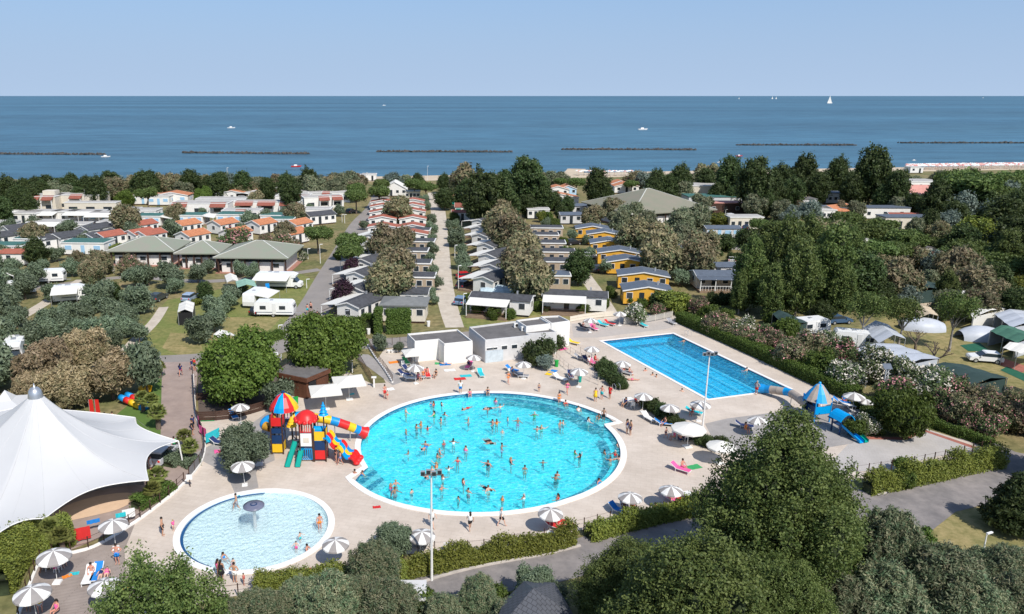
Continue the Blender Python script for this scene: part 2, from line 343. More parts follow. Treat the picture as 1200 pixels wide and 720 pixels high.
# ================= pool deck =================
deck = [(20, 722), (44, 662), (62, 651), (110, 640), (160, 612), (200, 580), (222, 560), (238, 540), (237, 515), (232, 490), (280, 484),
        (310, 476), (340, 462), (370, 440), (400, 433), (435, 450), (452, 449), (440, 425), (450, 410), (478, 406), (520, 405), (562, 400), (640, 385), (684, 374),
        (745, 370), (792, 366), (810, 375), (870, 403), (930, 431), (1000, 462), (1016, 476), (1010, 500), (1000, 520), (1040, 520), (1060, 510), (1082, 502), (1150, 523), (1160, 530),
        (1090, 545), (1020, 560), (920, 580), (830, 597), (760, 604), (700, 616), (640, 634), (560, 646), (470, 650), (420, 668), (330, 690), (240, 705), (200, 722)]
sheet('pool_deck', px(*deck), .03, m_deck, [bigW, kidW, rectW])
sheet('timber_deck', px((20, 722), (44, 662), (62, 651), (110, 641), (158, 615), (153, 628), (146, 645), (147, 665), (156, 690), (150, 722)), .036, m_wood)
sheet('grey_paving', px((224, 534), (290, 500), (322, 478), (340, 468), (318, 500), (322, 540), (303, 548), (300, 555), (303, 572), (276, 580), (265, 555)), .034, m_grey)
sheet('grey_paving', px((826, 497), (852, 491), (930, 481), (1000, 478), (1000, 520), (880, 540), (838, 520)), .036, m_grey)
sheet('play_court', px((1003, 512), (1060, 513), (1084, 503), (1146, 525), (1020, 552), (960, 556)), .034, m_lightgrey)
stripmesh('court_border', px((1003, 513.5), (1060, 514.5), (1083, 505), (1142, 525)), .7, .038, m_brick)
sheet('entrance_ramp', px((415, 415), (432, 416), (475, 447), (460, 452), (420, 422)), .034, m_grey)
# far strips of grey tiles by the lane pool
sheet('terrace', px((670, 380), (790, 369), (812, 378), (780, 386), (700, 396), (672, 396)), .034, M('terrace_paving', (.46, .41, .365), .8, var=.05))
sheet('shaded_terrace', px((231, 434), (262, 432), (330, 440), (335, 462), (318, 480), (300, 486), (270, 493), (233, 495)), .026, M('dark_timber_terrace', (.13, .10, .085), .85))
# ================= pools =================
m_tile_l = M('pale_pool_tile', (.14, .88, .97), .35, .04, 2)
m_tile_r = M('turquoise_pool_tile', (.045, .68, .96), .35, .05, 2)
m_tile_k = M('white_pool_tile', (.76, .90, .92), .35, .03, 2)
m_blue = M('navy_tile', (.015, .085, .22), .35, .08, 3)
m_teal = M('shallow_teal_tile', (.33, .70, .72), .35, .04, 2)
def water_mat(name, tint, diff, opac, sc, strength, painted_glint=(.30, .90, 1.0)):
    m = bpy.data.materials.new(name); m.use_nodes = True; N = m.node_tree.nodes; L = m.node_tree.links; N.remove(N['Principled BSDF'])
    tc = N.new('ShaderNodeTexCoord'); mp = N.new('ShaderNodeMapping'); mp.inputs['Scale'].default_value = (.9, 1.15, 1)
    n = N.new('ShaderNodeTexNoise'); n.inputs['Scale'].default_value = sc; n.inputs['Detail'].default_value = 3; n.inputs['Roughness'].default_value = .55; n.inputs['Distortion'].default_value = .8
    n2 = N.new('ShaderNodeTexNoise'); n2.inputs['Scale'].default_value = sc * .25; n2.inputs['Detail'].default_value = 2
    ad = N.new('ShaderNodeMath'); ad.operation = 'ADD'
    bp = N.new('ShaderNodeBump'); bp.inputs['Strength'].default_value = strength; bp.inputs['Distance'].default_value = .22
    L.new(tc.outputs['Object'], mp.inputs[0]); L.new(mp.outputs[0], n.inputs['Vector']); L.new(mp.outputs[0], n2.inputs['Vector'])
    L.new(n.outputs[0], ad.inputs[0]); L.new(n2.outputs[0], ad.inputs[1]); L.new(ad.outputs[0], bp.inputs['Height'])
    t = N.new('ShaderNodeBsdfTransparent'); t.inputs[0].default_value = (*tint, 1)
    d = N.new('ShaderNodeBsdfDiffuse'); d.inputs[0].default_value = (*diff, 1); L.new(bp.outputs[0], d.inputs['Normal'])
    b2 = N.new('ShaderNodeBump'); b2.inputs['Strength'].default_value = .8; b2.inputs['Distance'].default_value = .10; L.new(ad.outputs[0], b2.inputs['Height'])
    vo = N.new('ShaderNodeTexNoise'); vo.inputs['Scale'].default_value = sc * 1.1; vo.inputs['Detail'].default_value = 4; vo.inputs['Roughness'].default_value = .75; vo.inputs['Distortion'].default_value = 1.2; L.new(mp.outputs[0], vo.inputs['Vector'])  # bright ripple flecks: glints of light painted into the water colour and opacity
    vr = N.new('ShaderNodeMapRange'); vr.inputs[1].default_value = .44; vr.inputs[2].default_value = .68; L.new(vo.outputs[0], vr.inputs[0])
    cm_ = N.new('ShaderNodeMix'); cm_.data_type = 'RGBA'; cm_.inputs[6].default_value = (*diff, 1); cm_.inputs[7].default_value = (*painted_glint, 1); L.new(vr.outputs[0], cm_.inputs[0]); L.new(cm_.outputs[2], d.inputs[0])
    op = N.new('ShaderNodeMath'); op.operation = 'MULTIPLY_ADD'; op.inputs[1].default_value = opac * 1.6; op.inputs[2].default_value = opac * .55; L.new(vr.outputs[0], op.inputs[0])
    g = N.new('ShaderNodeBsdfGlossy'); g.inputs['Roughness'].default_value = .08; L.new(b2.outputs[0], g.inputs['Normal'])
    m1 = N.new('ShaderNodeMixShader'); L.new(op.outputs[0], m1.inputs[0]); L.new(t.outputs[0], m1.inputs[1]); L.new(d.outputs[0], m1.inputs[2])
    fr = N.new('ShaderNodeFresnel'); fr.inputs['IOR'].default_value = 1.33; L.new(b2.outputs[0], fr.inputs['Normal'])
    m2 = N.new('ShaderNodeMixShader'); L.new(fr.outputs[0], m2.inputs[0]); L.new(m1.outputs[0], m2.inputs[1]); L.new(g.outputs[0], m2.inputs[2])
    L.new(m2.outputs[0], N['Material Output'].inputs[0]); return m
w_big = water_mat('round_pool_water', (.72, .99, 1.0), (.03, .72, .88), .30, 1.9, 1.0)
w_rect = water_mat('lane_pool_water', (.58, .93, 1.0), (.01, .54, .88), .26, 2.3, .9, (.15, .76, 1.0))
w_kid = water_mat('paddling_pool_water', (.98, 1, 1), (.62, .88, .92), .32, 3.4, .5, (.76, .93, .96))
def basin(name, W, depth, tile, wallmat):
    mb = MB(); n = len(W)
    for i in range(n):
        a, b = W[i], W[(i + 1) % n]; zb = max(-.42, -depth * .6); mb.add([(a.x, a.y, -depth), (b.x, b.y, -depth), (b.x, b.y, zb), (a.x, a.y, zb)], [(0, 1, 2, 3)], 1); mb.add([(a.x, a.y, zb), (b.x, b.y, zb), (b.x, b.y, .03), (a.x, a.y, .03)], [(0, 1, 2, 3)], 0)
    o = struct(name + '_wall', mb, [wallmat, tile]); sheet(name + '_floor', W, -depth, tile)
basin('round_pool', bigW, 1.35, m_tile_l, m_blue); basin('lane_pool', rectW, 1.6, m_tile_r, m_blue); basin('paddling_pool', kidW, .45, m_tile_k, m_tile_k)
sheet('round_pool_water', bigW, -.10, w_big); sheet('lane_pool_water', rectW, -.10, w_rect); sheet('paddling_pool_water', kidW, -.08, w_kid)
kerb('pool_coping', offset_poly(big_outline(0), .3), .62, .06, m_coping, True, .028)
kerb('pool_coping', circle(KP, KR - .28), .56, .06, m_coping, True, .028)
kerb('pool_coping', offset_poly(RP, .22), .46, .06, m_coping, True, .028)
# shallow crescents, dark step bands, stairs, lane lines
cres = [polar(BP, 13.5, a) for a in range(100, 15, -3)] + [polar(BP, lerp_t(max(a, 17.5), ARM2) - .62, a) for a in range(18, 100, 3)]
sheet('shallow_shelf', cres, -.42, m_teal)
band = [polar(BP, 13.5, a) for a in range(84, 15, -3)] + [polar(BP, 12.7, a) for a in range(18, 84, 3)]
sheet('pool_step', band, -.45, m_blue)
for k, (r, z) in enumerate(((13.2, -.35), (12.6, -.6), (12.0, -.85))):
    struct('pool_step', MB().prism([polar(BP, r, a) for a in range(-62, 12, 4)] + [polar(BP, 13.44, a) for a in range(10, -62, -4)], -1.33, z, 0), m_blue if k != 1 else m_tile_l)
A_, B_ = polar(BP, 15.35, -151), polar(BP, 13.0, -157); C_ = polar(BP, 15.3, -140); D_ = polar(BP, 12.4, -146)
for k in range(5):
    a = A_.lerp(B_, 0); t0 = k / 5
    p0, p1 = A_.lerp(C_, t0), B_.lerp(D_, t0); p2, p3 = B_.lerp(D_, t0 + .2), A_.lerp(C_, t0 + .2)
    struct('pool_step', MB().prism([p0, p1, p2, p3], -1.32, -.2 - .2 * k), m_blue if k % 2 else m_teal)
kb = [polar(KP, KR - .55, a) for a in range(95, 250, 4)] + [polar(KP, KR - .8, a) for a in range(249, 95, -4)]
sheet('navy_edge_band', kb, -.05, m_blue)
u = (RB - RA).normalized(); v = (RD_ - RA).normalized()
m_line = M('lane_line_tile', (.42, .80, .92), .4, .02)
for k in range(1, 6):
    a = RA + u * (12.9 * k / 6) + v * .8; b = RD_ + u * (12.4 * k / 6) - v * .8
    stripmesh('lane_line', [a, b], .22, -1.3, m_line)
a = RB + (RA - RB).normalized() * .5; b = RC_ + (RD_ - RC_).normalized() * .5
sheet('lane_pool_step', [a, b, b + (RD_ - RC_).normalized() * .75, a + (RA - RB).normalized() * .75], -.6, m_blue)
stripmesh('lane_rope_line', [RA + v * .6 + u * .5, RB + v * .6 - u * .5], .5, -1.2, m_blue)
# ================= buildings =================
WALLW = M('white_render', (.76, .74, .70), .7, .05, 1.2); CREAM = M('cream_render', (.66, .60, .50), .8, .06); TAN = M('tan_cladding', (.42, .33, .24), .8, .08, 2)
YEL = M('yellow_cladding', (.72, .38, .045), .7, .08, 2); GREYW = M('grey_render', (.60, .59, .58), .8, .06); PBLUE = M('pale_blue_cladding', (.40, .58, .72), .7, .05)
DGREY = M('dark_grey_roofing', (.085, .087, .095), .75, .2, 1.5, .2); BGREY = M('blue_grey_roofing', (.115, .14, .18), .6, .12, 1.5, .2); FLATG = M('bitumen_roof', (.16, .15, .145), .9, .15, .8, .2)
GREENR = M('green_grey_sheet_roof', (.235, .265, .20), .7, col2=(.26, .25, .205), scale=.4); TEALR = M('green_flat_roof', (.06, .16, .14), .7, .1); ORANGE = M('orange_tile_roof', (.56, .225, .11), .8, .18, 2, .3)
REDR = M('red_tile_roof', (.40, .13, .085), .8, .15, 2, .3); BRICKR = M('brown_red_tile_roof', (.30, .10, .07), .8, .15, 2, .3); PINKR = M('pink_tile_roof', (.62, .30, .25), .8, .1, 1)
GLASS = M('window_glass', (.03, .04, .05), .1, .1, 1, spec=.6); BLUEGL = M('blue_blind', (.32, .52, .70), .4, .05); BROWN = M('brown_planks', (.135, .055, .03), .7, .2, 2, .3); BROWN2 = M('dark_brown_timber', (.075, .04, .028), .7, .2, 2)
AWN = M('white_awning_cloth', (.80, .78, .72), .8, .03, transl=.15); TAR = M('silver_tarpaulin', (.50, .53, .58), .45, .06, .8, transl=.05); DGT = M('dark_green_tarpaulin', (.035, .065, .06), .8, .12, .6); METAL = M('light_metal', (.55, .56, .57), .4, .04, metal=.6)
DARK = M('dark_plastic', (.02, .02, .022), .5, .05); TYRE = M('tyre_rubber', (.02, .02, .02), .85, .05); RED = M('red_paint', (.62, .03, .02), .45, .05); BLUE = M('blue_plastic', (.01, .26, .62), .4, .05)
YELP = M('yellow_plastic', (.82, .50, .02), .4, .05); REDP = M('red_plastic', (.68, .025, .025), .4, .05); NAVY = M('navy_plastic', (.01, .04, .12), .4, .05); TEALP = M('teal_plastic', (.0, .30, .24), .4, .05); SKYP = M('sky_blue_plastic', (.0, .32, .72), .4, .05)
GREENP = M('green_plastic', (.02, .35, .06), .45, .05); PINKP = M('pink_cloth', (.75, .03, .25), .8, .05)
TIMBER = M('timber_terrace', (.27, .19, .13), .8, .15, 2)
def win(parent, c, wd, ht, ax, frame=WHITE, pane=GLASS):
    """a window on a wall: ax = outward direction x or y, +-1; frame with its pane as a sub-part"""
    a, s = ax; mf, mp = MB(), MB()
    if a == 'y': mf.box((0, s * .02, 0), (wd + .14, .05, ht + .14)); mp.box((0, s * .055, .07), (wd, .03, ht))
    else: mf.box((s * .02, 0, 0), (.05, wd + .14, ht + .14)); mp.box((s * .055, 0, .07), (.03, wd, ht))
    f = link('window', cmesh(('wf', round(wd, 2), round(ht, 2), ax, frame.name), mf, frame), parent, c); link('pane', cmesh(('wp', round(wd, 2), round(ht, 2), ax, pane.name), mp, pane), f); return f
CM = {}
def cmesh(key, mb, mat):
    if key not in CM: CM[key] = mb.mesh(str(key[0]), mat if isinstance(mat, list) else [mat])
    return CM[key]
def gable(mb, L, W, z, rise, over, along, th=.1, m=0):
    """two slabs meeting at a ridge that runs along x or y"""
    a, b = (L / 2 + over, W / 2 + over) if along == 'x' else (W / 2 + over, L / 2 + over)
    for s in (1, -1):
        P = [(-a, 0, z + rise), (a, 0, z + rise), (a, s * b, z - .04), (-a, s * b, z - .04)]; Q = P + [(p[0], p[1], p[2] - th) for p in P]
        if along == 'y': Q = [(-p[1], p[0], p[2]) for p in Q]
        if s == 1: mb.add(Q, [(0, 1, 2, 3), (7, 6, 5, 4), (3, 2, 6, 7), (1, 5, 6, 2), (0, 3, 7, 4)], m)
        else: mb.add(Q, [(3, 2, 1, 0), (4, 5, 6, 7), (7, 6, 2, 3), (2, 6, 5, 1), (4, 7, 3, 0)], m)
def hip(mb, L, W, z, rise, over, m=0, ridge=None):
    a, b = L / 2 + over, W / 2 + over; r = ridge if ridge is not None else max(.01, a - b)
    V = [(-a, -b, z), (a, -b, z), (a, b, z), (-a, b, z), (-r, 0, z + rise), (r, 0, z + rise)]; V += [(p[0], p[1], z - .22) for p in V[:4]]
    mb.add(V, [(0, 1, 5, 4), (1, 2, 5), (2, 3, 4, 5), (3, 0, 4), (0, 6, 7, 1), (1, 7, 8, 2), (2, 8, 9, 3), (3, 9, 6, 0), (9, 8, 7, 6)], m); return V
HP = {}
def home(x, y, look, L=8.2, W=4.2, hd=0, wall=WALLW, roof=DGREY, ridge='x', h=2.45, rise=.5, awn=None, awnm=AWN, front=True, group=None, final=False, inset=None, blind=None, nwin=3, porch=False, name='mobile_home', cat='mobile home', flue=False, fz=.35):
    key = (L, W, wall.name, roof.name, ridge, h, rise, awn, awnm.name, front, inset and inset.name, blind and blind.name, nwin, porch, name, flue, fz); P = G(x, y)
    if key in HP: return dup(HP[key], P, R(hd), None, look, cat, group, final)
    t = thing(name, look, cat, P, R(hd), group, final); HP[key] = t
    mb = MB()
    if ridge in ('flat', 'hip'): mb.box((0, 0, fz), (L, W, h))
    else:
        a, b = (L / 2, W / 2) if ridge == 'x' else (W / 2, L / 2); z1, z2 = h + fz, h + fz + rise - .06; z1 -= .06
        Q = [(-a, -b, fz), (-a, b, fz), (-a, b, z1), (-a, 0, z2), (-a, -b, z1)]; Q += [(-p[0], p[1], p[2]) for p in Q]
        if ridge == 'y': Q = [(-p[1], p[0], p[2]) for p in Q]
        mb.add(Q, [(4, 3, 2, 1, 0), (5, 6, 7, 8, 9), (0, 1, 6, 5), (1, 2, 7, 6), (4, 0, 5, 9)])
    mb.build('wall', wall, t)
    MB().box((0, 0, 0), (L - .3, W - .3, fz)).build('plinth', DARK if name == 'mobile_home' else BROWN2, t)
    mb = MB(); z = h + fz
    if ridge == 'flat':
        mb.box((0, 0, z), (L + .3, W + .3, .22)); mb.build('roof', WHITE if inset else roof, t)
        if roof is WHITE and not inset: inset = M('pale_roof_membrane', (.46, .44, .41), .85, .12, .6)
        if inset: MB().box((0, 0, z + .18), (L - .1, W - .1, .08)).build('roof_covering', inset, t)
    elif ridge == 'hip': hip(mb, L, W, z + .22, rise, .35); mb.build('roof', roof, t)
    else:
        gable(mb, L, W, z, rise, .22, ridge); mb.build('roof', roof, t)
        a, b = (L / 2 + .23, W / 2 + .22) if ridge == 'x' else (W / 2 + .23, L / 2 + .22)
        for s in (1, -1):                                      # white fascia boards under the verges
            fb = MB()
            for q in (1, -1):
                p0, p1 = (s * a, 0, z + rise - .1), (s * a, q * b, z - .14)
                if ridge == 'y': p0, p1 = (-p0[1], p0[0], p0[2]), (-p1[1], p1[0], p1[2])
                fb.bar(p0, p1, .06, .2)
            fb.build('fascia', WHITE, t)
    if front:
        xs = [-L / 2 + L * (i + .5) / (nwin + 1) for i in range(nwin + 1)]
        for i, q in enumerate(xs):
            if i == 1: MB().box((q, -W / 2 - .03, fz + .05), (.85, .06, 2.0)).build('door', GLASS if not blind else blind, t)
            else: win(t, (q, -W / 2, fz + .95), .95 if not blind else 1.5, .95, ('y', -1), WHITE, blind or GLASS)
        win(t, (-L / 2, 0, fz + .95), .9, .9, ('x', -1), WHITE, blind or GLASS); win(t, (L / 2, 0, fz + .95), .9, .9, ('x', 1), WHITE, blind or GLASS)
    if awn:
        mb = MB(); pm = MB(); zz = z + .02
        if awn == 'l': x0, x1, y0, y1 = -L / 2 - 3.1, -L / 2 - .05, -W / 2 - .2, W / 2
        elif awn == 'L': x0, x1, y0, y1 = -L / 2, L / 2, W / 2 + .05, W / 2 + 3.3
        elif awn == 'f': x0, x1, y0, y1 = -L / 2, L * .18, -W / 2 - 2.9, -W / 2 - .05
        elif awn == 'F': x0, x1, y0, y1 = -L / 2, L / 2, -W / 2 - 2.9, -W / 2 - .05
        else: x0, x1, y0, y1 = L / 2 + .05, L / 2 + 3.1, -W / 2 - .2, W / 2
        zl = z - .5; za = zl if awn == 'l' else z; zb = zl if awn == 'r' else z; zf = zl if awn in 'fF' else None; zk = zl if awn == 'L' else None
        z00 = zf or za; z10 = zf or zb; z01 = zk or (za if awn != 'f' and awn != 'F' else z); z11 = zk or (zb if awn not in 'fF' else z)
        Q = [(x0, y0, z00), (x1, y0, z10), (x1, y1, z11), (x0, y1, z01)]; Q += [(p[0], p[1], p[2] - .06) for p in Q]
        mb.add(Q, [(0, 1, 2, 3), (7, 6, 5, 4), (0, 4, 5, 1), (1, 5, 6, 2), (2, 6, 7, 3), (3, 7, 4, 0)]); mb.build('awning', awnm, t)
        outer = {'l': [(x0 + .1, y0 + .1), (x0 + .1, y1 - .1)], 'r': [(x1 - .1, y0 + .1), (x1 - .1, y1 - .1)], 'f': [(x0 + .1, y0 + .1), (x1 - .1, y0 + .1)], 'F': [(x0 + .1, y0 + .1), (x1 - .1, y0 + .1), (0, y0 + .1)], 'L': [(x0 + .1, y1 - .1), (x1 - .1, y1 - .1)]}[awn]
        for q in outer: MB().box((q[0], q[1], 0), (.1, .1, zl - .05)).build('post', WHITE, t)
        MB().box(((x0 + x1) / 2, (y0 + y1) / 2, .0), (abs(x1 - x0), abs(y1 - y0), .36)).build('terrace', TIMBER, t)
        rl = MB(); (a_, b_) = outer[0], outer[1]
        rl.bar((a_[0], a_[1], 1.25), (b_[0], b_[1], 1.25), .06); rl.bar((a_[0], a_[1], .85), (b_[0], b_[1], .85), .04); rl.build('railing', BROWN2 if awnm is AWN else WHITE, t)
    if porch:
        MB().box((0, -W / 2 - 1.2, 0), (L, 2.2, .4)).build('terrace', TIMBER, t)
        for q in (-L / 2 + .1, -L / 6, L / 6, L / 2 - .1): MB().box((q, -W / 2 - 2.2, .4), (.12, .12, h - .25)).build('post', WHITE, t)
        rb = MB(); rb.bar((-L / 2, -W / 2 - 2.2, 1.3), (L / 2, -W / 2 - 2.2, 1.3), .07)
        for i in range(17): rb.box((-L / 2 + L * i / 16, -W / 2 - 2.2, .45), (.05, .05, .85))
        rb.build('railing', WHITE, t)
        MB().add([(-L / 2 - .3, -W / 2 - 2.5, h + .1), (L / 2 + .3, -W / 2 - 2.5, h + .1), (L / 2 + .3, -W / 2 - .05, h + fz - .1), (-L / 2 - .3, -W / 2 - .05, h + fz - .1)], [(0, 1, 2, 3)]).build('porch_roof', roof, t)
    if flue: MB().box((L * .25, W * .12, z + rise * .3), (.25, .25, .8)).build('flue', METAL, t)
    return t
def homes(txt, look, **kw):
    for e in txt.split(';'):
        q = [float(a) for a in e.split()]; k2 = dict(kw)
        if len(q) > 2: k2['hd'] = q[2]
        home(q[0], q[1], look, **k2)
# --- column beside the camp road: gabled white homes with white canopies, tan flat ones to their right
GA = 'white gabled mobile homes beside the camp road'
homes('425 371 62;431 352 62;431 334 62;437 318 62;441 300 64;444 287 64', 'white mobile home, dark gable roof', awn='L', group=GA, flue=True, ridge='x', rise=.65)
GT = 'tan mobile homes beside the gravel path'
home(473, 358, 'long white and tan mobile home with dark flat-looking roof', L=8.6, W=4.4, hd=-4, wall=WALLW, roof=DGREY, rise=.3, group=GT, flue=True)
home(475, 374, 'small white block with grey hipped roof behind the clipped hedges', L=7, W=5, hd=-4, wall=CREAM, roof=M('grey_shingle_roof', (.20, .205, .20), .8, .1), ridge='hip', h=2.5, rise=.7, name='service_block', cat='service block')
homes('484 341 -3;482 324 -3;481 307 -3;490 294 -3;', 'tan mobile home, dark flat roof', wall=TAN, ridge='flat', inset=DGREY, group=GT, awn='r') if 0 else None
for q in ('487 340', '484 323', '482 308', '491 296', '487 282'):
    a, b = map(float, q.split()); home(a, b, 'tan mobile home, dark flat roof', L=7.4, W=4.2, hd=-4, wall=TAN, ridge='flat', inset=DGREY, group=GT, flue=False)
GR = 'red-roofed bungalows in two close columns'
for x_, ys in ((449, (246, 252, 259, 267, 277)), (484, (245, 251, 258, 267, 277, 286))):
    for y_ in ys: home(x_, y_, 'bungalow with red tiled roof', L=7.4 if x_ < 460 else 7.2, W=4.2, hd=0, wall=WALLW, roof=REDR, ridge='y', rise=.7, group=GR, name='bungalow', cat='bungalow', nwin=2)
# --- column east of the gravel path
GB = 'white gabled mobile homes between the gravel paths'
homes('569 269 58;569 278 58;571 287 58;578 299 58;581 312 58;585 325 58;578 340 58', 'white mobile home, grey gable roof', awn='L', group=GB, rise=.65, L=7.8)
home(588, 366, 'long white mobile home, cream awning over its timber terrace', L=10, W=4.2, hd=-16, awn='f', group=GB, final=False, flue=True, rise=.45)
home(673, 362, 'long white mobile home, cream awning and stepped terrace', L=10.5, W=4.2, hd=-10, awn='f', group=GB, flue=True, rise=.45)
homes('634 288;641 298;651 309;652 321;640 279', 'tan mobile home, white rim', L=8, wall=TAN, ridge='flat', inset=DGREY, hd=-4, group='tan mobile homes between the round crowned trees')
home(645, 338, 'tan mobile home with navy roof behind the dark tree', L=7, wall=TAN, ridge='flat', inset=BGREY, hd=-4, group='tan mobile homes between the round crowned trees')
# --- yellow homes
GY = 'yellow mobile homes in a slanting row'
for i, (a, b, hd_) in enumerate(((693, 279, -6), (707, 286, -8), (712, 297, -6), (725, 309, -8), (733, 320, -6), (752, 337, -9), (756, 355, -6))):
    home(a, b, 'yellow mobile home', L=9.2 if i in (3, 5) else 8.2, W=4.6, hd=hd_, wall=YEL, roof=BGREY, ridge='y', rise=.75, group=GY, flue=True)
# --- grey roofed homes further right
home(838, 337, 'beige bungalow with blue-grey roof and white railed porch', L=8.4, W=4.6, hd=-2, wall=CREAM, roof=BGREY, rise=.6, porch=True, name='bungalow', cat='bungalow')
homes('843 326 -2;784 287 -8;798 303 -6;672 251 0;672 262 0;650 246 0;803 318 -6', 'cabin with blue-grey roof', L=8, wall=GREYW, roof=BGREY, rise=.5, group='cabins with blue-grey roofs')
home(844, 279, 'pale blue fronted cabin with grey roof', L=8.6, wall=GREYW, roof=BGREY, blind=BLUEGL, rise=.5)
home(630, 256, 'plain white bungalow with white flat roof', L=6.4, wall=WALLW, ridge='flat', roof=WHITE)
# --- left village
GV = 'village bungalows'
for q in ('178 264', '227 263', '273 262', '324 263', '105 297', '43 292'):
    a, b = map(float, q.split()); home(a, b, 'bungalow with green flat roof', L=10 if a == 105 else 7.5, W=5.5, hd=-3, ridge='flat', inset=TEALR, blind=BLUEGL, group='white bungalows with green flat roofs', name='bungalow', cat='bungalow', nwin=2, awn='r' if a in (178, 227) else None)
for q in ('218 274 ', '262 273 ', '307 273 ', '349 273', '227 287', '277 284', '343 285'):
    a, b = map(float, q.split()); home(a, b, 'bungalow with orange roof', L=6.4, W=5.2, hd=58, roof=ORANGE, ridge='x', rise=1.0, group='bungalows with orange gable roofs', name='bungalow', cat='bungalow', nwin=2)
for q in ('168 274', '177 286', '129 288', '165 285 '):
    a, b = map(float, q.split()); home(a, b, 'bungalow with salmon red roof', L=6, W=5, hd=58, roof=REDR, ridge='x', rise=.9, group='bungalows with salmon red roofs', name='bungalow', cat='bungalow', nwin=2)
for q in ('112 279 50', '118 288 50', '81 289 50', '25 279 40', '3 289 40', '64 291 40'):
    a, b, c = map(float, q.split()); home(a, b, 'cabin with dark slate roof', L=7.4, W=5, hd=c + 12, roof=DGREY, ridge='x', rise=.9, group='cabins with slate roofs', name='bungalow', cat='bungalow', nwin=2)
for a, b, L_ in ((18, 258, 9), (34, 261, 7), (54, 259, 10), (80, 259, 7), (103, 259, 10), (127, 261, 9), (172, 257, 8), (58, 272, 9), (90, 275, 7), (150, 256, 7), (5, 273, 7), (135, 272, 7)):
    home(a, b, 'flat-roofed white bungalow', L=L_, W=5, hd=-2, ridge='flat', roof=WHITE, blind=BLUEGL if a % 2 else GLASS, group='white flat-roofed bungalows', name='bungalow', cat='bungalow', nwin=2, h=2.5, awn='F' if L_ > 8 else None)
home(6, 301, 'long white cabin with teal green roof at the picture edge', L=11, W=5, ridge='flat', inset=TEALR, blind=BLUEGL); home(10, 309, 'long low building with brick red roof', L=13, W=5, roof=REDR, rise=.5, wall=WALLW, group=None)
for a, b, L_, hd_ in ((172, 239, 9, 0), (205, 238, 11, 0), (275, 236, 11, 0), (308, 234, 10, 0), (323, 231, 8, 5), (190, 240, 7, 0), (377, 236, 8, 0), (384, 228, 9, 0), (352, 235, 8, 0), (292, 236, 7, 0)):
    home(a, b, 'orange-roofed holiday house', L=L_, W=6, hd=hd_, roof=ORANGE if L_ > 8 else WHITE, ridge='y' if L_ > 8 else 'flat', rise=1.0, blind=BLUEGL if a < 210 else None, group='orange-roofed holiday houses near the shore', name='bungalow', cat='bungalow', nwin=2, h=2.7)
def terrace(x, y, L_, W_, h_, look, hd_=0, reds=(), n=3):
    L_ *= .8
    """white terraced building with stepped blocks, each wing with a red lean-to roof"""
    t = thing('terraced_building', look, 'terraced building', G(x, y), R(hd_), 'terraced white buildings in the village')
    MB().box((0, 0, 0), (L_, W_, h_)).build('wall', CREAM if 'cream' in look else WALLW, t); MB().box((0, 0, h_), (L_ + .2, W_ + .2, .15)).build('parapet', WHITE, t); MB().box((0, 0, h_ + .12), (L_ - .5, W_ - .5, .05)).build('roof_covering', M('pale_roof_membrane', (.46, .44, .41), .85, .12, .6), t)
    if 'level' in look or 'stepped' in look: MB().box((L_ * .22, W_ * .15, h_ + .15), (L_ * .3, W_ * .4, 1.3)).build('roof_room', CREAM, t)
    for i in range(n):
        q = -L_ / 2 + L_ * (i + .5) / n; MB().box((q, -W_ / 2 - .02, .9), (L_ / n * .5, .05, 1.1)).build('window', GLASS, t)
        if i in reds:
            MB().add([(q - L_ / n * .4, -W_ / 2 - 1.6, h_ - .8), (q + L_ / n * .4, -W_ / 2 - 1.6, h_ - .8), (q + L_ / n * .4, -W_ / 2 + .5, h_ + .35), (q - L_ / n * .4, -W_ / 2 + .5, h_ + .35)] + [(q - L_ / n * .4, -W_ / 2 - 1.6, h_ - .95), (q + L_ / n * .4, -W_ / 2 - 1.6, h_ - .95), (q + L_ / n * .4, -W_ / 2 + .5, h_ + .16), (q - L_ / n * .4, -W_ / 2 + .5, h_ + .16)], [(0, 1, 2, 3), (7, 6, 5, 4), (0, 4, 5, 1), (1, 5, 6, 2), (2, 6, 7, 3), (3, 7, 4, 0)]).build('lean_to_roof', BRICKR, t)
            for s in (-1, 1): MB().box((q + s * L_ / n * .38, -W_ / 2 - 1.5, 0), (.2, .2, h_ - .95)).build('pillar', WHITE, t)
    return t
terrace(50, 246, 16, 8, 4.6, 'cream two-level building with dark red lean-to roofs', reds=(1, 2)); terrace(98, 244, 18, 8, 4.6, 'cream stepped building with one dark red lean-to roof', reds=(1,))
terrace(110, 249, 20, 4, 3.2, 'long low cream terrace with bare flat roof'); terrace(238, 250, 22, 7, 3.4, 'long white terrace with stairs and dark red lean-to', reds=(0, 2)); terrace(262, 244, 20, 6, 3.2, 'white terrace behind the stairs with flat roof'); terrace(285, 256, 14, 5, 2.6, 'low white terrace with red lean-to', reds=(1,))
terrace(315, 247, 26, 5, 3.0, 'long white terrace, dark red strip of roof', reds=(0, 1, 2)); terrace(345, 240, 14, 6, 3.2, 'white terrace below the orange roofs', reds=(2,)); terrace(378, 243, 16, 6, 3.6, 'white terrace with wide dark red lean-to roof', 20, reds=(1, 2)); terrace(395, 236, 12, 6, 3.4, 'white building beside the umbrella pines', reds=(0,))
terrace(370, 256, 12, 5, 3, 'low white building with grey slate side')
home(374, 262, 'white gabled house with dark roof beside the camp road', L=8, W=5.5, hd=35, roof=DGREY, rise=.8, name='bungalow', cat='bungalow'); home(331, 268, 'white cabin with teal flat roof by the camp lane', L=7, W=5, ridge='flat', inset=TEALR, name='bungalow', cat='bungalow')
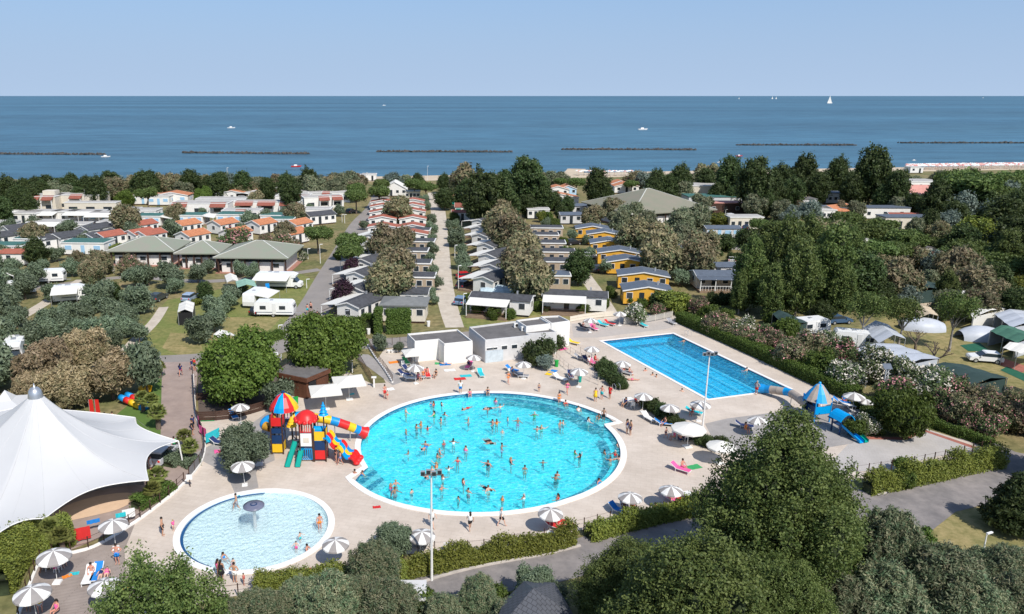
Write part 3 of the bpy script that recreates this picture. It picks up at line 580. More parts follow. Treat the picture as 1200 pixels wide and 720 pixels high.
# --- hipped green-grey blocks
def block(x, y, L_, W_, hd_, look, h_=3.2, rise=2.1, wall=WALLW, chim=False):
    GR_ = M('weathered_brown_green_roof', (.20, .205, .15), .8, col2=(.235, .21, .165), scale=.3) if chim else GREENR
    t = thing('wash_block', look, 'wash block', G(x, y), R(hd_), 'hipped blocks with green-grey roofs', True)
    MB().box((0, 0, 0), (L_ - 1.6, W_ - 1.6, h_)).build('wall', wall, t)
    mb = MB(); V = hip(mb, L_, W_, h_ + .2, rise, .5, 0); mb.build('roof', GR_, t)
    for i, j in ((0, 4), (1, 5), (2, 5), (3, 4), (4, 5)):
        a, b = Vector(V[i]), Vector(V[j]); u_ = Vector((0, 0, .03)); MB().bar(a + u_, b + u_, .22, .08).build('ridge_cap', M('ridge_cap_paint', (.62, .62, .56), .6), t)
    MB().box((0, 0, h_ - .9), (L_ - 1.54, W_ - 1.54, .9)).build('clerestory', GLASS, t)
    for i in range(6): MB().box((-L_ / 2 + .3 + (L_ - .6) * i / 5, -W_ / 2 + .2, 0), (.28, .28, h_)).build('pillar', BROWN2, t)
    for i in range(3): win(t, (-L_ / 3 + L_ / 3 * i, -W_ / 2 + .8, 1.1), 1.2, .8, ('y', -1), WHITE, GLASS)
    MB().box((0, 0, 0), (L_ + .6, W_ + .6, .12)).build('plinth', M('brick_plinth', (.40, .20, .15), .85), t)
    if chim: MB().box((-1, 1.5, h_ + rise * .6), (1.0, 1.0, 1.6)).build('chimney', BRICKR, t)
    return t
block(178, 306, 13.5, 11, 0, 'wash block with green-grey hipped roof, westmost and half hidden by olive trees'); block(240, 310, 8.6, 9, 0, 'small middle wash block with green-grey hipped roof', rise=1.9)
block(306, 313, 14.5, 13, -3, 'wash block with green-grey roof above the motorhomes', rise=2.3)
tb = block(757, 258, 27, 26, 20, 'large hall with green-brown hipped roof, white ridge lines and brick chimney', h_=4, rise=5.0, chim=True)
# --- beach front buildings
for a, b, L_, W_, h_, mt, rf, lk in ((826, 231, 20, 10, 4, CREAM, WHITE, 'long white flat-roofed beach building'), (845, 243, 24, 8, 3.4, GREYW, TEALR, 'long grey building with teal roof edge'), (860, 250, 18, 5, 3, BROWN2, PINKR, 'low building with pale pink roof edge'),
                             (1080, 222, 18, 10, 3, WALLW, WHITE, 'large white flat-roofed beach building'), (1012, 256, 24, 5, 3, WALLW, BGREY, 'long cabin with grey roof and white eaves'),
                             (1060, 268, 14, 5, 3, CREAM, BGREY, 'cream cabin with grey roof among pines'), (870, 268, 9, 5, 3, CREAM, WHITE, 'low cream cabin'), (906, 240, 10, 6, 4, GREYW, WHITE, 'grey cabin behind the poplars'), (930, 245, 12, 5, 3, GREYW, FLATG, 'low grey cabin with flat dark roof'), (960, 258, 7, 5, 2.8, WALLW, WHITE, 'small white flat cabin'), (1045, 240, 10, 6, 3.4, CREAM, BGREY, 'beige house behind the tall trees'), (968, 238, 9, 5, 3.2, GREYW, BGREY, 'grey house half hidden by trees'),
                             (1158, 240, 8, 5, 3, WALLW, WHITE, 'small white house inside the wood'), (1078, 305, 8, 4, 2.8, WALLW, FLATG, 'white caravan-like cabin in the pine wood'), (1057, 302, 6, 4, 2.8, CREAM, WHITE, 'cream cabin under the umbrella pines'), (1003, 297, 7, 3, 2.8, WALLW, WHITE, 'white cabin glimpsed between pines')):
    home(a, b, lk, L=L_, W=W_, h=h_, wall=mt, roof=rf, ridge='flat', name='low_building', cat='building', nwin=4)
home(978, 256, 'cream house with orange gable roof among trees', L=9, W=8, hd=30, wall=CREAM, roof=ORANGE, rise=1.4, name='bungalow', cat='house'); home(1076, 235, 'wide house with faded pink tiled roof', L=22, W=12, hd=-6, wall=WALLW, roof=PINKR, rise=2.6, name='bungalow', cat='house')
home(1036, 228, 'house with orange roof between tall trees', L=10, W=8, hd=0, wall=CREAM, roof=ORANGE, rise=1.6, name='bungalow', cat='house'); home(1190, 222, 'low beach house with brown roof', L=18, W=8, wall=WHITE, roof=ORANGE, rise=1.6, name='bungalow', cat='house')
home(1058, 265, 'house with dark red roof in the pine wood', L=9, W=5, hd=-4, wall=CREAM, roof=BRICKR, rise=1, name='bungalow', cat='house'); home(1080, 312, 'shed with faded red roof and blue door', L=4, W=3, wall=PBLUE, roof=REDR, rise=.5, name='cabin', cat='cabin')
for a, b, L_ in ((637, 228, 6), (652, 230, 8), (664, 229, 6), (725, 223, 7), (732, 226, 9), (655, 240, 12)): home(a, b, 'pale chalet with orange roof', L=L_, W=6, wall=PBLUE if L_ < 8 else WALLW, roof=ORANGE, rise=1.2, ridge='y', group='orange-roofed chalets behind the hall', name='chalet', cat='chalet', nwin=2)
home(549, 252, 'white house with dark red roof and teal shutters', L=8, W=5, hd=-2, roof=BRICKR, rise=.9, blind=TEALP, name='bungalow', cat='house'); home(546, 259, 'lean-to house with brick red roof below the teal shutters', L=8, W=4, hd=-2, roof=BRICKR, rise=.5, name='bungalow', cat='house')
home(463, 229, 'white marquee-like hall with steep roof at the road end', L=9, W=8, roof=AWN, rise=2.6, ridge='y', name='marquee', cat='marquee'); home(484, 234, 'small cream kiosk between pines', L=5, W=4, wall=CREAM, ridge='flat', roof=CREAM, name='kiosk', cat='kiosk')
home(527, 240, 'small teal hut at the path end', L=3.4, W=3, wall=TEALP, roof=BRICKR, rise=.5, name='hut', cat='hut', front=False)
# --- pool houses: flat roofed blocks laid out from their measured corners
def flatblock(name, look, roofpx, h_, wall, windows=(), doors=(), final=True, roofm=FLATG, par=.16):
    P = [G(a, b, h_) for a, b in roofpx]; c = sum(P, Vector()) / len(P); c.z = 0; L2 = [p - c for p in P]
    t = thing(name, look, 'pool house', c, 0, 'flat-roofed pool houses', final)
    MB().prism([(p.x, p.y) for p in L2], 0, h_ - .02).build('wall', wall, t)
    Q = [Vector((p.x, p.y, 0)) for p in L2]
    if sum(Q[i].x * Q[(i + 1) % len(Q)].y - Q[(i + 1) % len(Q)].x * Q[i].y for i in range(len(Q))) < 0: Q = Q[::-1]
    MB().prism([(p.x, p.y) for p in offset_poly(Q, .2)], h_ - .015, h_ + .06).build('roof', roofm, t)
    k = kerb('parapet', offset_poly(Q, .1), .2, .3, wall, True, h_ - .016, t)
    return t, Q
def wall_win(t, a, b, u_, z, wd, ht, frame=WHITE, pane=GLASS):
    p = a.lerp(b, u_); d = (b - a).normalized(); ang = math.atan2(d.y, d.x); n = Vector((d.y, -d.x, 0)); p = p + n * .01
    f = MB().box((0, 0, 0), (wd + .16, .08, ht + .16)).build('window', frame, t, loc=(p.x, p.y, z)); f.rotation_euler = (0, 0, ang); MB().box((0, -.045, .08), (wd, .03, ht)).build('pane', pane, f)
t1, Q1 = flatblock('pool_house', 'white L-shaped pool house with dark flat roof', [(477, 393.5), (486, 402.5), (513.5, 400), (520.5, 405.5), (554, 402), (536, 388)], 2.7, WALLW)
t2, Q2 = flatblock('pool_house', 'long grey pool house with two small windows and glazed door', [(549.5, 385.5), (568.5, 401), (622, 395.5), (618, 393.5), (652.5, 391.5), (640, 384.5), (604, 378.5)], 3.0, GREYW)
t3, Q3 = flatblock('pool_house', 'raised middle block of the pool house with white rim', [(604.5, 377.5), (616.5, 385), (645.5, 381.5), (632.5, 374)], 3.7, WALLW)
t4, Q4 = flatblock('pool_house', 'white end block of the pool house at the terrace', [(633, 373), (646, 381.3), (668, 378.3), (655, 372)], 3.5, WALLW)
fa, fb2 = G(568.5, 401, 3) - t2.location, G(622, 395.5, 3) - t2.location; fa.z = fb2.z = 0
for u_, z_, w_, h__ in ((.10, 1.75, .9, .25), (.22, 1.75, .6, .25), (.42, 1.6, .8, .5), (.64, 1.6, .8, .5)): wall_win(t2, fa, fb2, u_, z_, w_, h__)
p = fa.lerp(fb2, .2); d = MB().box((0, 0, 0), (2.6, .08, 1.7)).build('door', M('frosted_glass', (.55, .62, .66), .2), t2, loc=(p.x + .02, p.y - .06, 0)); d.rotation_euler = (0, 0, math.atan2((fb2 - fa).y, (fb2 - fa).x))
for q in ((605, 383.5), (613.5, 387.5)):
    P = G(q[0], q[1], 3.1); u1 = thing('air_conditioner', 'white air conditioning unit on the pool house roof' + (' corner' if q[0] > 610 else ' rear edge'), 'air conditioner', P, .3, 'roof units', True); MB().box((0, 0, 0), (.75, .35, .6)).build('casing', WHITE, u1); MB().tube([(0, -.18, .3), (0, -.2, .3)], .22, 12).build('fan_grille', DARK, u1)
# --- brown kiosk
hk = 2.7; KQ = [G(a, b, hk) for a, b in ((321, 436.5), (359.3, 444.3), (387.5, 432.5), (341, 423))]; kc = sum(KQ, Vector()) / 4; kc.z = 0; KQ = [Vector((p.x - kc.x, p.y - kc.y, 0)) for p in KQ]
kt = thing('bar_kiosk', 'brown timber bar kiosk with dark flat roof beside the white parasols', 'kiosk', kc, 0, None, True)
KI = offset_poly(KQ, .25); MB().prism([(p.x, p.y) for p in KI], 0, hk - .5).build('wall', BROWN, kt); MB().prism([(p.x, p.y) for p in KQ], hk - .5, hk).build('fascia', BROWN, kt); MB().prism([(p.x, p.y) for p in offset_poly(KQ, .15)], hk - .01, hk + .05).build('roof', FLATG, kt)
pl = None
for s_ in range(2):
    a, b = KI[s_], KI[s_ + 1]; d = (b - a); ln = d.length - (1.6 if s_ else 0); a0 = a + d.normalized() * (1.6 if s_ else 0); ang = math.atan2(d.y, d.x); me = MB().box((0, 0, 0), (ln, .05, .235)).mesh('plank', [BROWN])
    for i in range(9): o = link('plank', me, kt, ((a0.x + b.x) / 2 + .03 * d.y / d.length, (a0.y + b.y) / 2 - .03 * d.x / d.length, .02 + i * .245)); o.rotation_euler = (0, 0, ang)
a, b = KI[1], KI[2]; d = (b - a).normalized(); q = a + d * .9; o = MB().box((0, 0, 0), (1.2, .1, 1.1)).build('serving_hatch', DARK, kt, loc=(q.x + .04, q.y - .04, 1.0)); o.rotation_euler = (0, 0, math.atan2(d.y, d.x))
# --- tile-roofed house at the lower edge and its flat neighbour
hr = 3.0; TP = [G(a, b, hr) for a, b in ((590, 705), (614, 681), (650, 683), (672, 720), (640, 760), (575, 748))]; tcn = sum(TP, Vector()) / 6; tcn.z = 0
ht_ = thing('tiled_roof_house', 'house with dark grey tiled hip roof at the lower edge', 'house', tcn, 0, None, True)
MB().prism([((p.x - tcn.x) * .9, (p.y - tcn.y) * .9) for p in TP], 0, hr).build('wall', WALLW, ht_)
mb = MB(); n_ = len(TP); tv = [(p.x - tcn.x, p.y - tcn.y, hr) for p in TP] + [(0, 0, hr + 1.6)]; mb.add(tv + [(p[0], p[1], p[2] - .15) for p in tv[:n_]], [(i, (i + 1) % n_, n_) for i in range(n_)] + [(i, n_ + 1 + i, n_ + 1 + (i + 1) % n_, (i + 1) % n_) for i in range(n_)])
m_tilr = M('dark_roof_tiles', (.10, .105, .12), .6, .1, 2); _slabs(m_tilr, .35, .3, .4, R(35)); mb.build('roof', m_tilr, ht_)
kk_ = thing('low_shed', 'small pale shed roof at the lower edge beside the hedge', 'shed', G(478, 722), 0, None, True); MB().box((0, 0, 0), (2.4, 2, 2)).build('wall', WALLW, kk_); MB().box((0, 0, 2), (2.6, 2.2, .12)).build('roof', GREYW, kk_)
# ================= trees and shrubs =================
def leaf_mat(name, a, b, rough=.55, tr=.28):
    m = bpy.data.materials.new(name); m.use_nodes = True; N, L, p = nodes(m)
    at = N.new('ShaderNodeAttribute'); at.attribute_name = 'tint'
    oi = N.new('ShaderNodeObjectInfo')
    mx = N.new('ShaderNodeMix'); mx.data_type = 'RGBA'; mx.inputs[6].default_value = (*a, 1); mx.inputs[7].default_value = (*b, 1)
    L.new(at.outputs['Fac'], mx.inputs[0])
    hs = N.new('ShaderNodeHueSaturation'); mr = N.new('ShaderNodeMapRange'); mr.inputs[3].default_value = .8; mr.inputs[4].default_value = 1.25
    L.new(oi.outputs['Random'], mr.inputs[0]); L.new(mr.outputs[0], hs.inputs['Value']); 
    m2 = N.new('ShaderNodeMapRange'); m2.inputs[3].default_value = .487; m2.inputs[4].default_value = .513; 
    L.new(oi.outputs['Random'], m2.inputs[0]); L.new(m2.outputs[0], hs.inputs['Hue'])
    L.new(mx.outputs[2], hs.inputs['Color']); L.new(hs.outputs[0], p.inputs['Base Color'])
    p.inputs['Roughness'].default_value = rough; p.inputs['Specular IOR Level'].default_value = .25
    t = N.new('ShaderNodeBsdfTranslucent'); L.new(hs.outputs[0], t.inputs[0]); ms = N.new('ShaderNodeMixShader'); ms.inputs[0].default_value = tr
    L.new(p.outputs[0], ms.inputs[1]); L.new(t.outputs[0], ms.inputs[2]); L.new(ms.outputs[0], N['Material Output'].inputs[0]); return m
LM_ = {
 'olive': leaf_mat('olive_leaves', (0.116, 0.159, 0.091), (0.207, 0.256, 0.165)),
 'tam': leaf_mat('tamarisk_sprays', (0.120, 0.150, 0.072), (0.312, 0.246, 0.150)),
 'tamg': leaf_mat('green_tamarisk_sprays', (0.118, 0.159, 0.088), (0.242, 0.242, 0.147)),
 'poplarm': leaf_mat('dusty_poplar_leaves', (.058, .092, .024), (.155, .19, .056)),
 'ole': leaf_mat('oleander_leaves', (.075, .115, .04), (.16, .20, .085)),
 'fgt': leaf_mat('feathery_tamarisk_sprays', (0.101, 0.161, 0.083), (0.309, 0.289, 0.174)),
 'tamb': leaf_mat('brown_tamarisk_sprays', (.17, .155, .08), (.44, .34, .205)),
 'dark': leaf_mat('dark_leaves', (0.036, 0.063, 0.020), (0.087, 0.118, 0.038)),
 'poplar': leaf_mat('poplar_leaves', (.058, .094, .022), (.165, .205, .06)),
 'pine': leaf_mat('pine_needles', (0.071, 0.112, 0.029), (0.147, 0.195, 0.057)),
 'bright': leaf_mat('mulberry_leaves', (.075, .125, .020), (.16, .225, .045)),
 'plum': leaf_mat('plum_leaves', (.035, .018, .028), (.085, .04, .06)),
 'yellow': leaf_mat('yellow_green_leaves', (.12, .15, .03), (.24, .26, .05)),
 'palm': leaf_mat('palm_fronds', (.09, .12, .03), (.24, .25, .07)),
 'silver': leaf_mat('silver_leaves', (0.132, 0.176, 0.143), (0.209, 0.253, 0.209)),
 'clip': leaf_mat('clipped_hedge_leaves', (.055, .095, .016), (.12, .17, .035)),
}
m_bark = M('bark', (.17, .13, .10), .95, var=.2, scale=3, bump=.5); m_palebark = M('pale_bark', (.34, .31, .27), .9, var=.2, scale=2, bump=.4)
m_fwhite = M('white_blossom', (.66, .61, .52), .7, .05); m_fpink = M('pink_blossom', (.66, .30, .31), .7, .2)
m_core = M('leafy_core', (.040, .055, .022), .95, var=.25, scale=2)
rs = np.random.RandomState(11)
def leaves(centres, normals, size, tint, jit=.75, elong=1.5, flat=0.0):
    n = len(centres); nv = normals + rs.normal(0, jit, (n, 3)); nv[:, 2] += flat
    nv /= np.linalg.norm(nv, axis=1)[:, None] + 1e-9
    a = rs.normal(0, 1, (n, 3)); u = np.cross(nv, a); u /= np.linalg.norm(u, axis=1)[:, None] + 1e-9; v = np.cross(nv, u)
    s = size * rs.uniform(.6, 1.3, n)[:, None]
    P = np.stack([centres - u * s * .5 * elong, centres - v * s * .42 + u * s * .08, centres + u * s * .5 * elong, centres + v * s * .42 + u * s * .08], 1)
    return P.reshape(-1, 3), np.repeat(tint, 4)
def np_mesh(name, V, nq, tint, mats, midx=None, extra=None):
    """quads (4 verts each) plus optional extra MB geometry with material slot 1"""
    me = bpy.data.meshes.new(name); nv = len(V); F = np.arange(nq * 4).reshape(-1, 4)
    ev = np.array(extra.v, float).reshape(-1, 3) if extra else np.zeros((0, 3)); ef = extra.f if extra else []
    me.vertices.add(nv + len(ev)); me.vertices.foreach_set('co', np.concatenate([V, ev]).astype(np.float32).ravel())
    nl = nq * 4 + sum(len(f) for f in ef); me.loops.add(nl)
    li = np.concatenate([F.ravel(), np.array([i + nv for f in ef for i in f], int)]).astype(np.int32); me.loops.foreach_set('vertex_index', li)
    sizes = [4] * nq + [len(f) for f in ef]; me.polygons.add(len(sizes)); st = np.concatenate([[0], np.cumsum(sizes)[:-1]]).astype(np.int32)
    me.polygons.foreach_set('loop_start', st)
    mi = np.concatenate([midx if midx is not None else np.zeros(nq, int), np.ones(len(ef), int)]).astype(np.int32)
    me.polygons.foreach_set('material_index', mi)
    at = me.attributes.new('tint', 'FLOAT', 'POINT'); at.data.foreach_set('value', np.concatenate([tint, np.zeros(len(ev))]).astype(np.float32))
    for m in mats: me.materials.append(m)
    me.update(calc_edges=True); me.validate(); return me
def crown(name, mat, blobs, ncl, per, leaf, cr=.35, elong=1.5, flower=None, ffrac=.0, jit=.75, topbias=.0, core=.74, up=0.0, flat=0.0, rough=.16, tmean=.45):
    B = np.array(blobs, float); w_ = (B[:, 3] * B[:, 4]) ** 1.0 + B[:, 5] * B[:, 3]; w_ /= w_.sum()
    C, Nn = [], []; need = ncl
    while need > 0:
        k = rs.choice(len(B), need * 2, p=w_); d = rs.normal(0, 1, (need * 2, 3)); d[:, 2] += topbias; d /= np.linalg.norm(d, axis=1)[:, None]
        rr = rs.uniform(1 - rough * 1.6, 1 + rough, (need * 2, 1))
        q0 = B[k, :3] + d * B[k, 3:6]; fq = 2.2 / B[:, 3].mean()
        rr *= (1 + .17 * np.sin(q0[:, 0] * fq + 1.3 * k) * np.sin(q0[:, 1] * fq * 1.1) + .12 * np.sin(q0[:, 2] * fq * 1.7 + k))[:, None]
        p = B[k, :3] + d * B[k, 3:6] * rr
        ok = np.ones(len(p), bool)
        for j in range(len(B)):
            q = (p - B[j, :3]) / B[j, 3:6]; ok &= ~((np.linalg.norm(q, axis=1) < .78) & (k != j))
        ok &= p[:, 2] > .12
        p, d = p[ok][:need], d[ok][:need]; C.append(p); Nn.append(d); need -= len(p)
    C = np.concatenate(C); Nn = np.concatenate(Nn); n = ncl * per
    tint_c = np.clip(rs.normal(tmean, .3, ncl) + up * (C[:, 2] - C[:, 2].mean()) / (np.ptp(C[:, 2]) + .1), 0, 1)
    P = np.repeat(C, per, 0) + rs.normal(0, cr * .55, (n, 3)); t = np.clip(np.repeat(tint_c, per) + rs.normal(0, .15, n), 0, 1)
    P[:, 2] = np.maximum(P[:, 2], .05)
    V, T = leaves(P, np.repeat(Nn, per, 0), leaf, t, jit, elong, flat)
    mi = np.zeros(n, int)
    if flower is not None: mi[:] = np.where((rs.rand(n) < .75) & np.repeat(rs.rand(ncl) < ffrac, per), 2, 0)
    ex = MB()
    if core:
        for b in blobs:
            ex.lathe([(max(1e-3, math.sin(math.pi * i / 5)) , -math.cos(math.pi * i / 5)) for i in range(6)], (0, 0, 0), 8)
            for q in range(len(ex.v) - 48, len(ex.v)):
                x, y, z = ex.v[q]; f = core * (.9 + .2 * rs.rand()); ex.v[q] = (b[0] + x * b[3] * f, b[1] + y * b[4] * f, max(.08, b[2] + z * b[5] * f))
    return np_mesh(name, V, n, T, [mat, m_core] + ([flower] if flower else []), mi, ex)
def blobset(nb, Rr, zc, rz, br, seed, flat=1.0):
    r_ = random.Random(seed); out = [(0, 0, zc, Rr * .62, Rr * .62, rz * .72)]
    for i in range(nb):
        a = 2 * math.pi * (i / nb) * 2.4 + r_.uniform(-.4, .4); e = r_.uniform(-.75, .95); q = math.sqrt(max(0, 1 - e * e)) * r_.uniform(.85, 1)
        s = br * r_.uniform(.6, 1.35); k = r_.uniform(.82, 1.2)
        out.append((math.cos(a) * q * (Rr - s * .75) * k, math.sin(a) * q * (Rr - s * .75) * k, max(s * .5, zc + e * (rz - s * .5) * k), s, s, s * flat * r_.uniform(.85, 1.35)))
    return out
def plumes(n, Rr, zc, rz, seed, r0, cone=.35):
    r_ = random.Random(seed); out = [(0, 0, zc - rz * .1, Rr * .55, Rr * .55, rz * .68)]
    for i in range(n):
        a = i * 2.39996 + r_.uniform(-.2, .2); e = -1 + 2 * (i + .5) / n; e = max(-.85, min(.98, e + r_.uniform(-.12, .12)))
        q = math.sqrt(max(0.0, 1 - e * e)) * (1 - cone * max(0, e)) * r_.uniform(.72, 1.12); s = r0 * r_.uniform(.55, 1.25)
        out.append((math.cos(a) * q * (Rr - s * .7), math.sin(a) * q * (Rr - s * .7), max(s, zc + e * (rz - s) * r_.uniform(.88, 1.1)), s, s, s * r_.uniform(1.1, 1.9)))
    return out
def plumestd(key, matk, Rr, zc, rz, n, r0, ncl, per, leaf, nvar, tr_, bark, cone=.35, **kw):
    vs = [(trunk(bark, max(.5, zc - rz * .7), tr_, 8, i + 3, Rr * .6, zc + rz * .5, tr_ * 2), crown('crown', LM_[matk], plumes(n, Rr, zc, rz, hash_(key) + 31 * i, r0, cone), ncl, per, leaf, **kw)) for i in range(nvar)]
    kind(key, Rr, zc, vs)
def trunk(name_mat, h, r, limbs, seed, spread, top, lean=0):
    r_ = random.Random(seed); mb = MB(); tx, ty = r_.uniform(-1, 1) * lean, r_.uniform(-1, 1) * lean
    mb.tube([(0, 0, -.15), (tx * .3, ty * .3, h * .5), (tx, ty, h)], [r * 1.25, r * .9, r * .75], 8)
    for i in range(limbs):
        a = 2 * math.pi * i / limbs + r_.uniform(-.4, .4); s = spread * r_.uniform(.6, 1)
        mb.tube([(tx, ty, h * .92), (tx + math.cos(a) * s * .45, ty + math.sin(a) * s * .45, h + (top - h) * .45), (tx + math.cos(a) * s, ty + math.sin(a) * s, top * r_.uniform(.85, 1))], [r * .6, r * .38, r * .12], 6)
    return mb.mesh('trunk', [name_mat])
# kind: (crown half width, crown centre height, list of (trunk mesh, crown mesh))
KIND = {}
def kind(key, Rr, zc, variants):
    a = np.empty(len(variants[0][1].vertices) * 3, np.float32); variants[0][1].vertices.foreach_get('co', a); a = a.reshape(-1, 3)
    z0, z1 = np.percentile(a[:, 2], [1, 99]); KIND[key] = (float(np.percentile(np.hypot(a[:, 0], a[:, 1]), 97)) * .97, float(z0 + z1) / 2, variants)
def std(key, matk, Rr, zc, rz, nb, br, ncl, per, leaf, nvar=3, bark=None, th=None, tr_=.16, flat=1.0, limbs=5, **kw):
    vs = []
    for i in range(nvar):
        bl = blobset(nb, Rr, zc, rz, br, hash_(key) + i * 17, flat)
        vs.append((trunk(bark or m_bark, th if th is not None else max(.3, zc - rz * .8), tr_, limbs, i + 3, Rr * .6, zc + rz * .4, tr_ * 2), crown('crown', LM_[matk], bl, ncl, per, leaf, **kw)))
    kind(key, Rr, zc, vs)
def hash_(s): return sum(ord(c) * (i + 3) for i, c in enumerate(s))
std('olive', 'olive', 1.9, 2.5, 1.5, 9, .75, 420, 9, .24, 4, cr=.4, elong=1.8, tr_=.13)
std('silver', 'silver', 3.0, 4.2, 2.6, 11, 1.15, 520, 9, .36, 2, cr=.6, elong=1.6)
std('tam', 'tam', 3.3, 3.9, 2.9, 15, 1.15, 900, 9, .34, 4, cr=.5, elong=2.2, up=.5, tr_=.2, topbias=.2)
std('tamg', 'tamg', 3.3, 3.9, 2.9, 15, 1.15, 800, 9, .34, 3, cr=.5, elong=2.2, up=.4, tr_=.2, topbias=.2)
std('tamb', 'tamb', 3.4, 3.9, 2.9, 17, 1.1, 1500, 11, .26, 3, cr=.42, elong=2.4, up=.7, tr_=.22, topbias=.3)
plumestd('dark', 'dark', 3.2, 5.2, 4.2, 30, .95, 1000, 10, .31, 4, .2, m_bark, cone=.3, cr=.45, elong=1.4, rough=.22, core=.55, up=.3)
plumestd('poplar', 'poplarm', 3.1, 5.8, 4.9, 38, .85, 1500, 11, .25, 4, .2, m_palebark, cone=.55, cr=.38, elong=1.4, rough=.24, core=.5, up=.3)
std('pine', 'pine', 3.6, 5.6, 1.15, 16, 1.05, 620, 10, .32, 4, cr=.5, elong=1.9, flat=.62, th=3.8, tr_=.22, limbs=7, topbias=.5)
std('bright', 'bright', 4.3, 3.9, 3.1, 24, 1.25, 2600, 12, .27, 2, cr=.45, elong=1.3, tr_=.22)
std('plum', 'plum', 1.7, 2.6, 1.6, 9, .7, 420, 9, .24, 2, cr=.35, tr_=.1)
std('yellow', 'yellow', 2.6, 3.0, 2.2, 11, 1.0, 600, 9, .30, 2, cr=.45)
std('shrub', 'dark', 1.3, 1.15, 1.05, 9, .55, 420, 9, .17, 3, cr=.25, th=.3, tr_=.05)
std('bush', 'clip', 1.3, 1.15, 1.05, 9, .6, 520, 9, .16, 3, cr=.22, th=.3, tr_=.05)
std('yshrub', 'yellow', 1.3, 1.15, 1.05, 9, .55, 420, 9, .17, 2, cr=.25, th=.3, tr_=.05)
std('juniper', 'clip', 2.3, 1.95, 1.85, 16, .75, 1900, 9, .17, 1, cr=.2, th=.3, tr_=.08)
std('olew', 'ole', 1.7, 1.55, 1.4, 10, .65, 640, 9, .16, 3, cr=.26, th=.3, tr_=.06, flower=m_fwhite, ffrac=.42)
std('olep', 'ole', 1.7, 1.55, 1.4, 10, .65, 640, 9, .16, 3, cr=.26, th=.3, tr_=.06, flower=m_fpink, ffrac=.32)
std('oleb', 'tam', 1.7, 1.55, 1.4, 10, .65, 640, 9, .16, 2, cr=.26, th=.3, tr_=.06, flower=m_fpink, ffrac=.1)
# large trees that stand closest to the camera: finer leaves
plumestd('fgpoplar', 'poplar', 5.2, 7.0, 6.0, 95, 1.05, 9000, 14, .135, 2, .3, m_palebark, cr=.30, elong=1.3, rough=.27, core=.38, jit=1.0, up=.3)
plumestd('conepoplar', 'poplar', 5.2, 7.0, 6.3, 110, 1.0, 9500, 14, .135, 1, .3, m_palebark, cone=.8, cr=.28, elong=1.3, rough=.3, core=.38, jit=1.0, up=.3)
plumestd('fgtam', 'fgt', 2.7, 3.3, 2.7, 60, .6, 5200, 14, .10, 3, .16, m_bark, cone=.2, cr=.22, elong=3.0, up=.35, topbias=.4, rough=.3, core=.45, jit=1.0, tmean=.27)
plumestd('fgyoung', 'poplar', 4.0, 4.4, 3.6, 44, .75, 3600, 12, .13, 1, .14, m_palebark, cr=.26, elong=1.3, rough=.34, core=.32, jit=1.0, up=.3)
std('fgsmall', 'olive', 1.8, 2.1, 1.35, 16, .55, 1800, 11, .12, 2, cr=.22, elong=1.8, tr_=.09)
def conifer():
    vs = []
    bl = [(math.cos(a) * r, math.sin(a) * r, z, .75 * s, .75 * s, .5) for z, r, s, n in ((1.2, 1.5, 1.1, 7), (2.2, 1.2, 1, 6), (3.2, .9, .9, 5), (4.1, .5, .8, 4), (4.9, .1, .7, 1)) for a in [2 * math.pi * i / n + z for i in range(n)]]
    bl.append((0, 0, 2.4, 1.1, 1.1, 2.4))
    vs.append((trunk(m_bark, 3.5, .16, 0, 1, .5, 4), crown('crown', LM_['dark'], bl, 1500, 11, .16, cr=.25, elong=2.4)))
    kind('conifer', 2.1, 2.7, vs)
conifer()
LOOK = {'olive': 'rounded grey-green olive tree', 'silver': 'silvery blue-grey broad tree', 'tam': 'bushy tamarisk with brownish sprays', 'tamg': 'grey-green bushy tamarisk',
        'tamb': 'big tamarisk covered in brown plumes', 'dark': 'dark green leafy tree', 'poplar': 'mid-green poplar', 'pine': 'umbrella pine with flat crown', 'bright': 'large bright green mulberry tree',
        'plum': 'small dark purple plum tree', 'yellow': 'yellowish green tree', 'shrub': 'low dark green shrub', 'bush': 'low fresh green bush', 'yshrub': 'low yellow-green shrub', 'juniper': 'large dense round green bush',
        'olew': 'oleander full of white flowers', 'olep': 'oleander with pink flowers', 'oleb': 'oleander with faded brownish flowers', 'fgpoplar': 'very large leafy poplar', 'conepoplar': 'tallest leafy poplar with pointed crown', 'fgtam': 'feathery green tamarisk',
        'fgyoung': 'young leafy poplar', 'fgsmall': 'small thin olive-like tree', 'conifer': 'dark green fir'}
CATN = {'shrub': ('low_shrub', 'shrub'), 'bush': ('low_shrub', 'shrub'), 'yshrub': ('low_shrub', 'shrub'), 'juniper': ('round_bush', 'bush'), 'olew': ('oleander', 'shrub'), 'olep': ('oleander', 'shrub'), 'oleb': ('oleander', 'shrub'),
        'olive': ('olive_tree', 'tree'), 'pine': ('umbrella_pine', 'tree'), 'plum': ('plum_tree', 'tree'), 'conifer': ('fir_tree', 'tree')}
PROTO = {}; tree_n = [0]
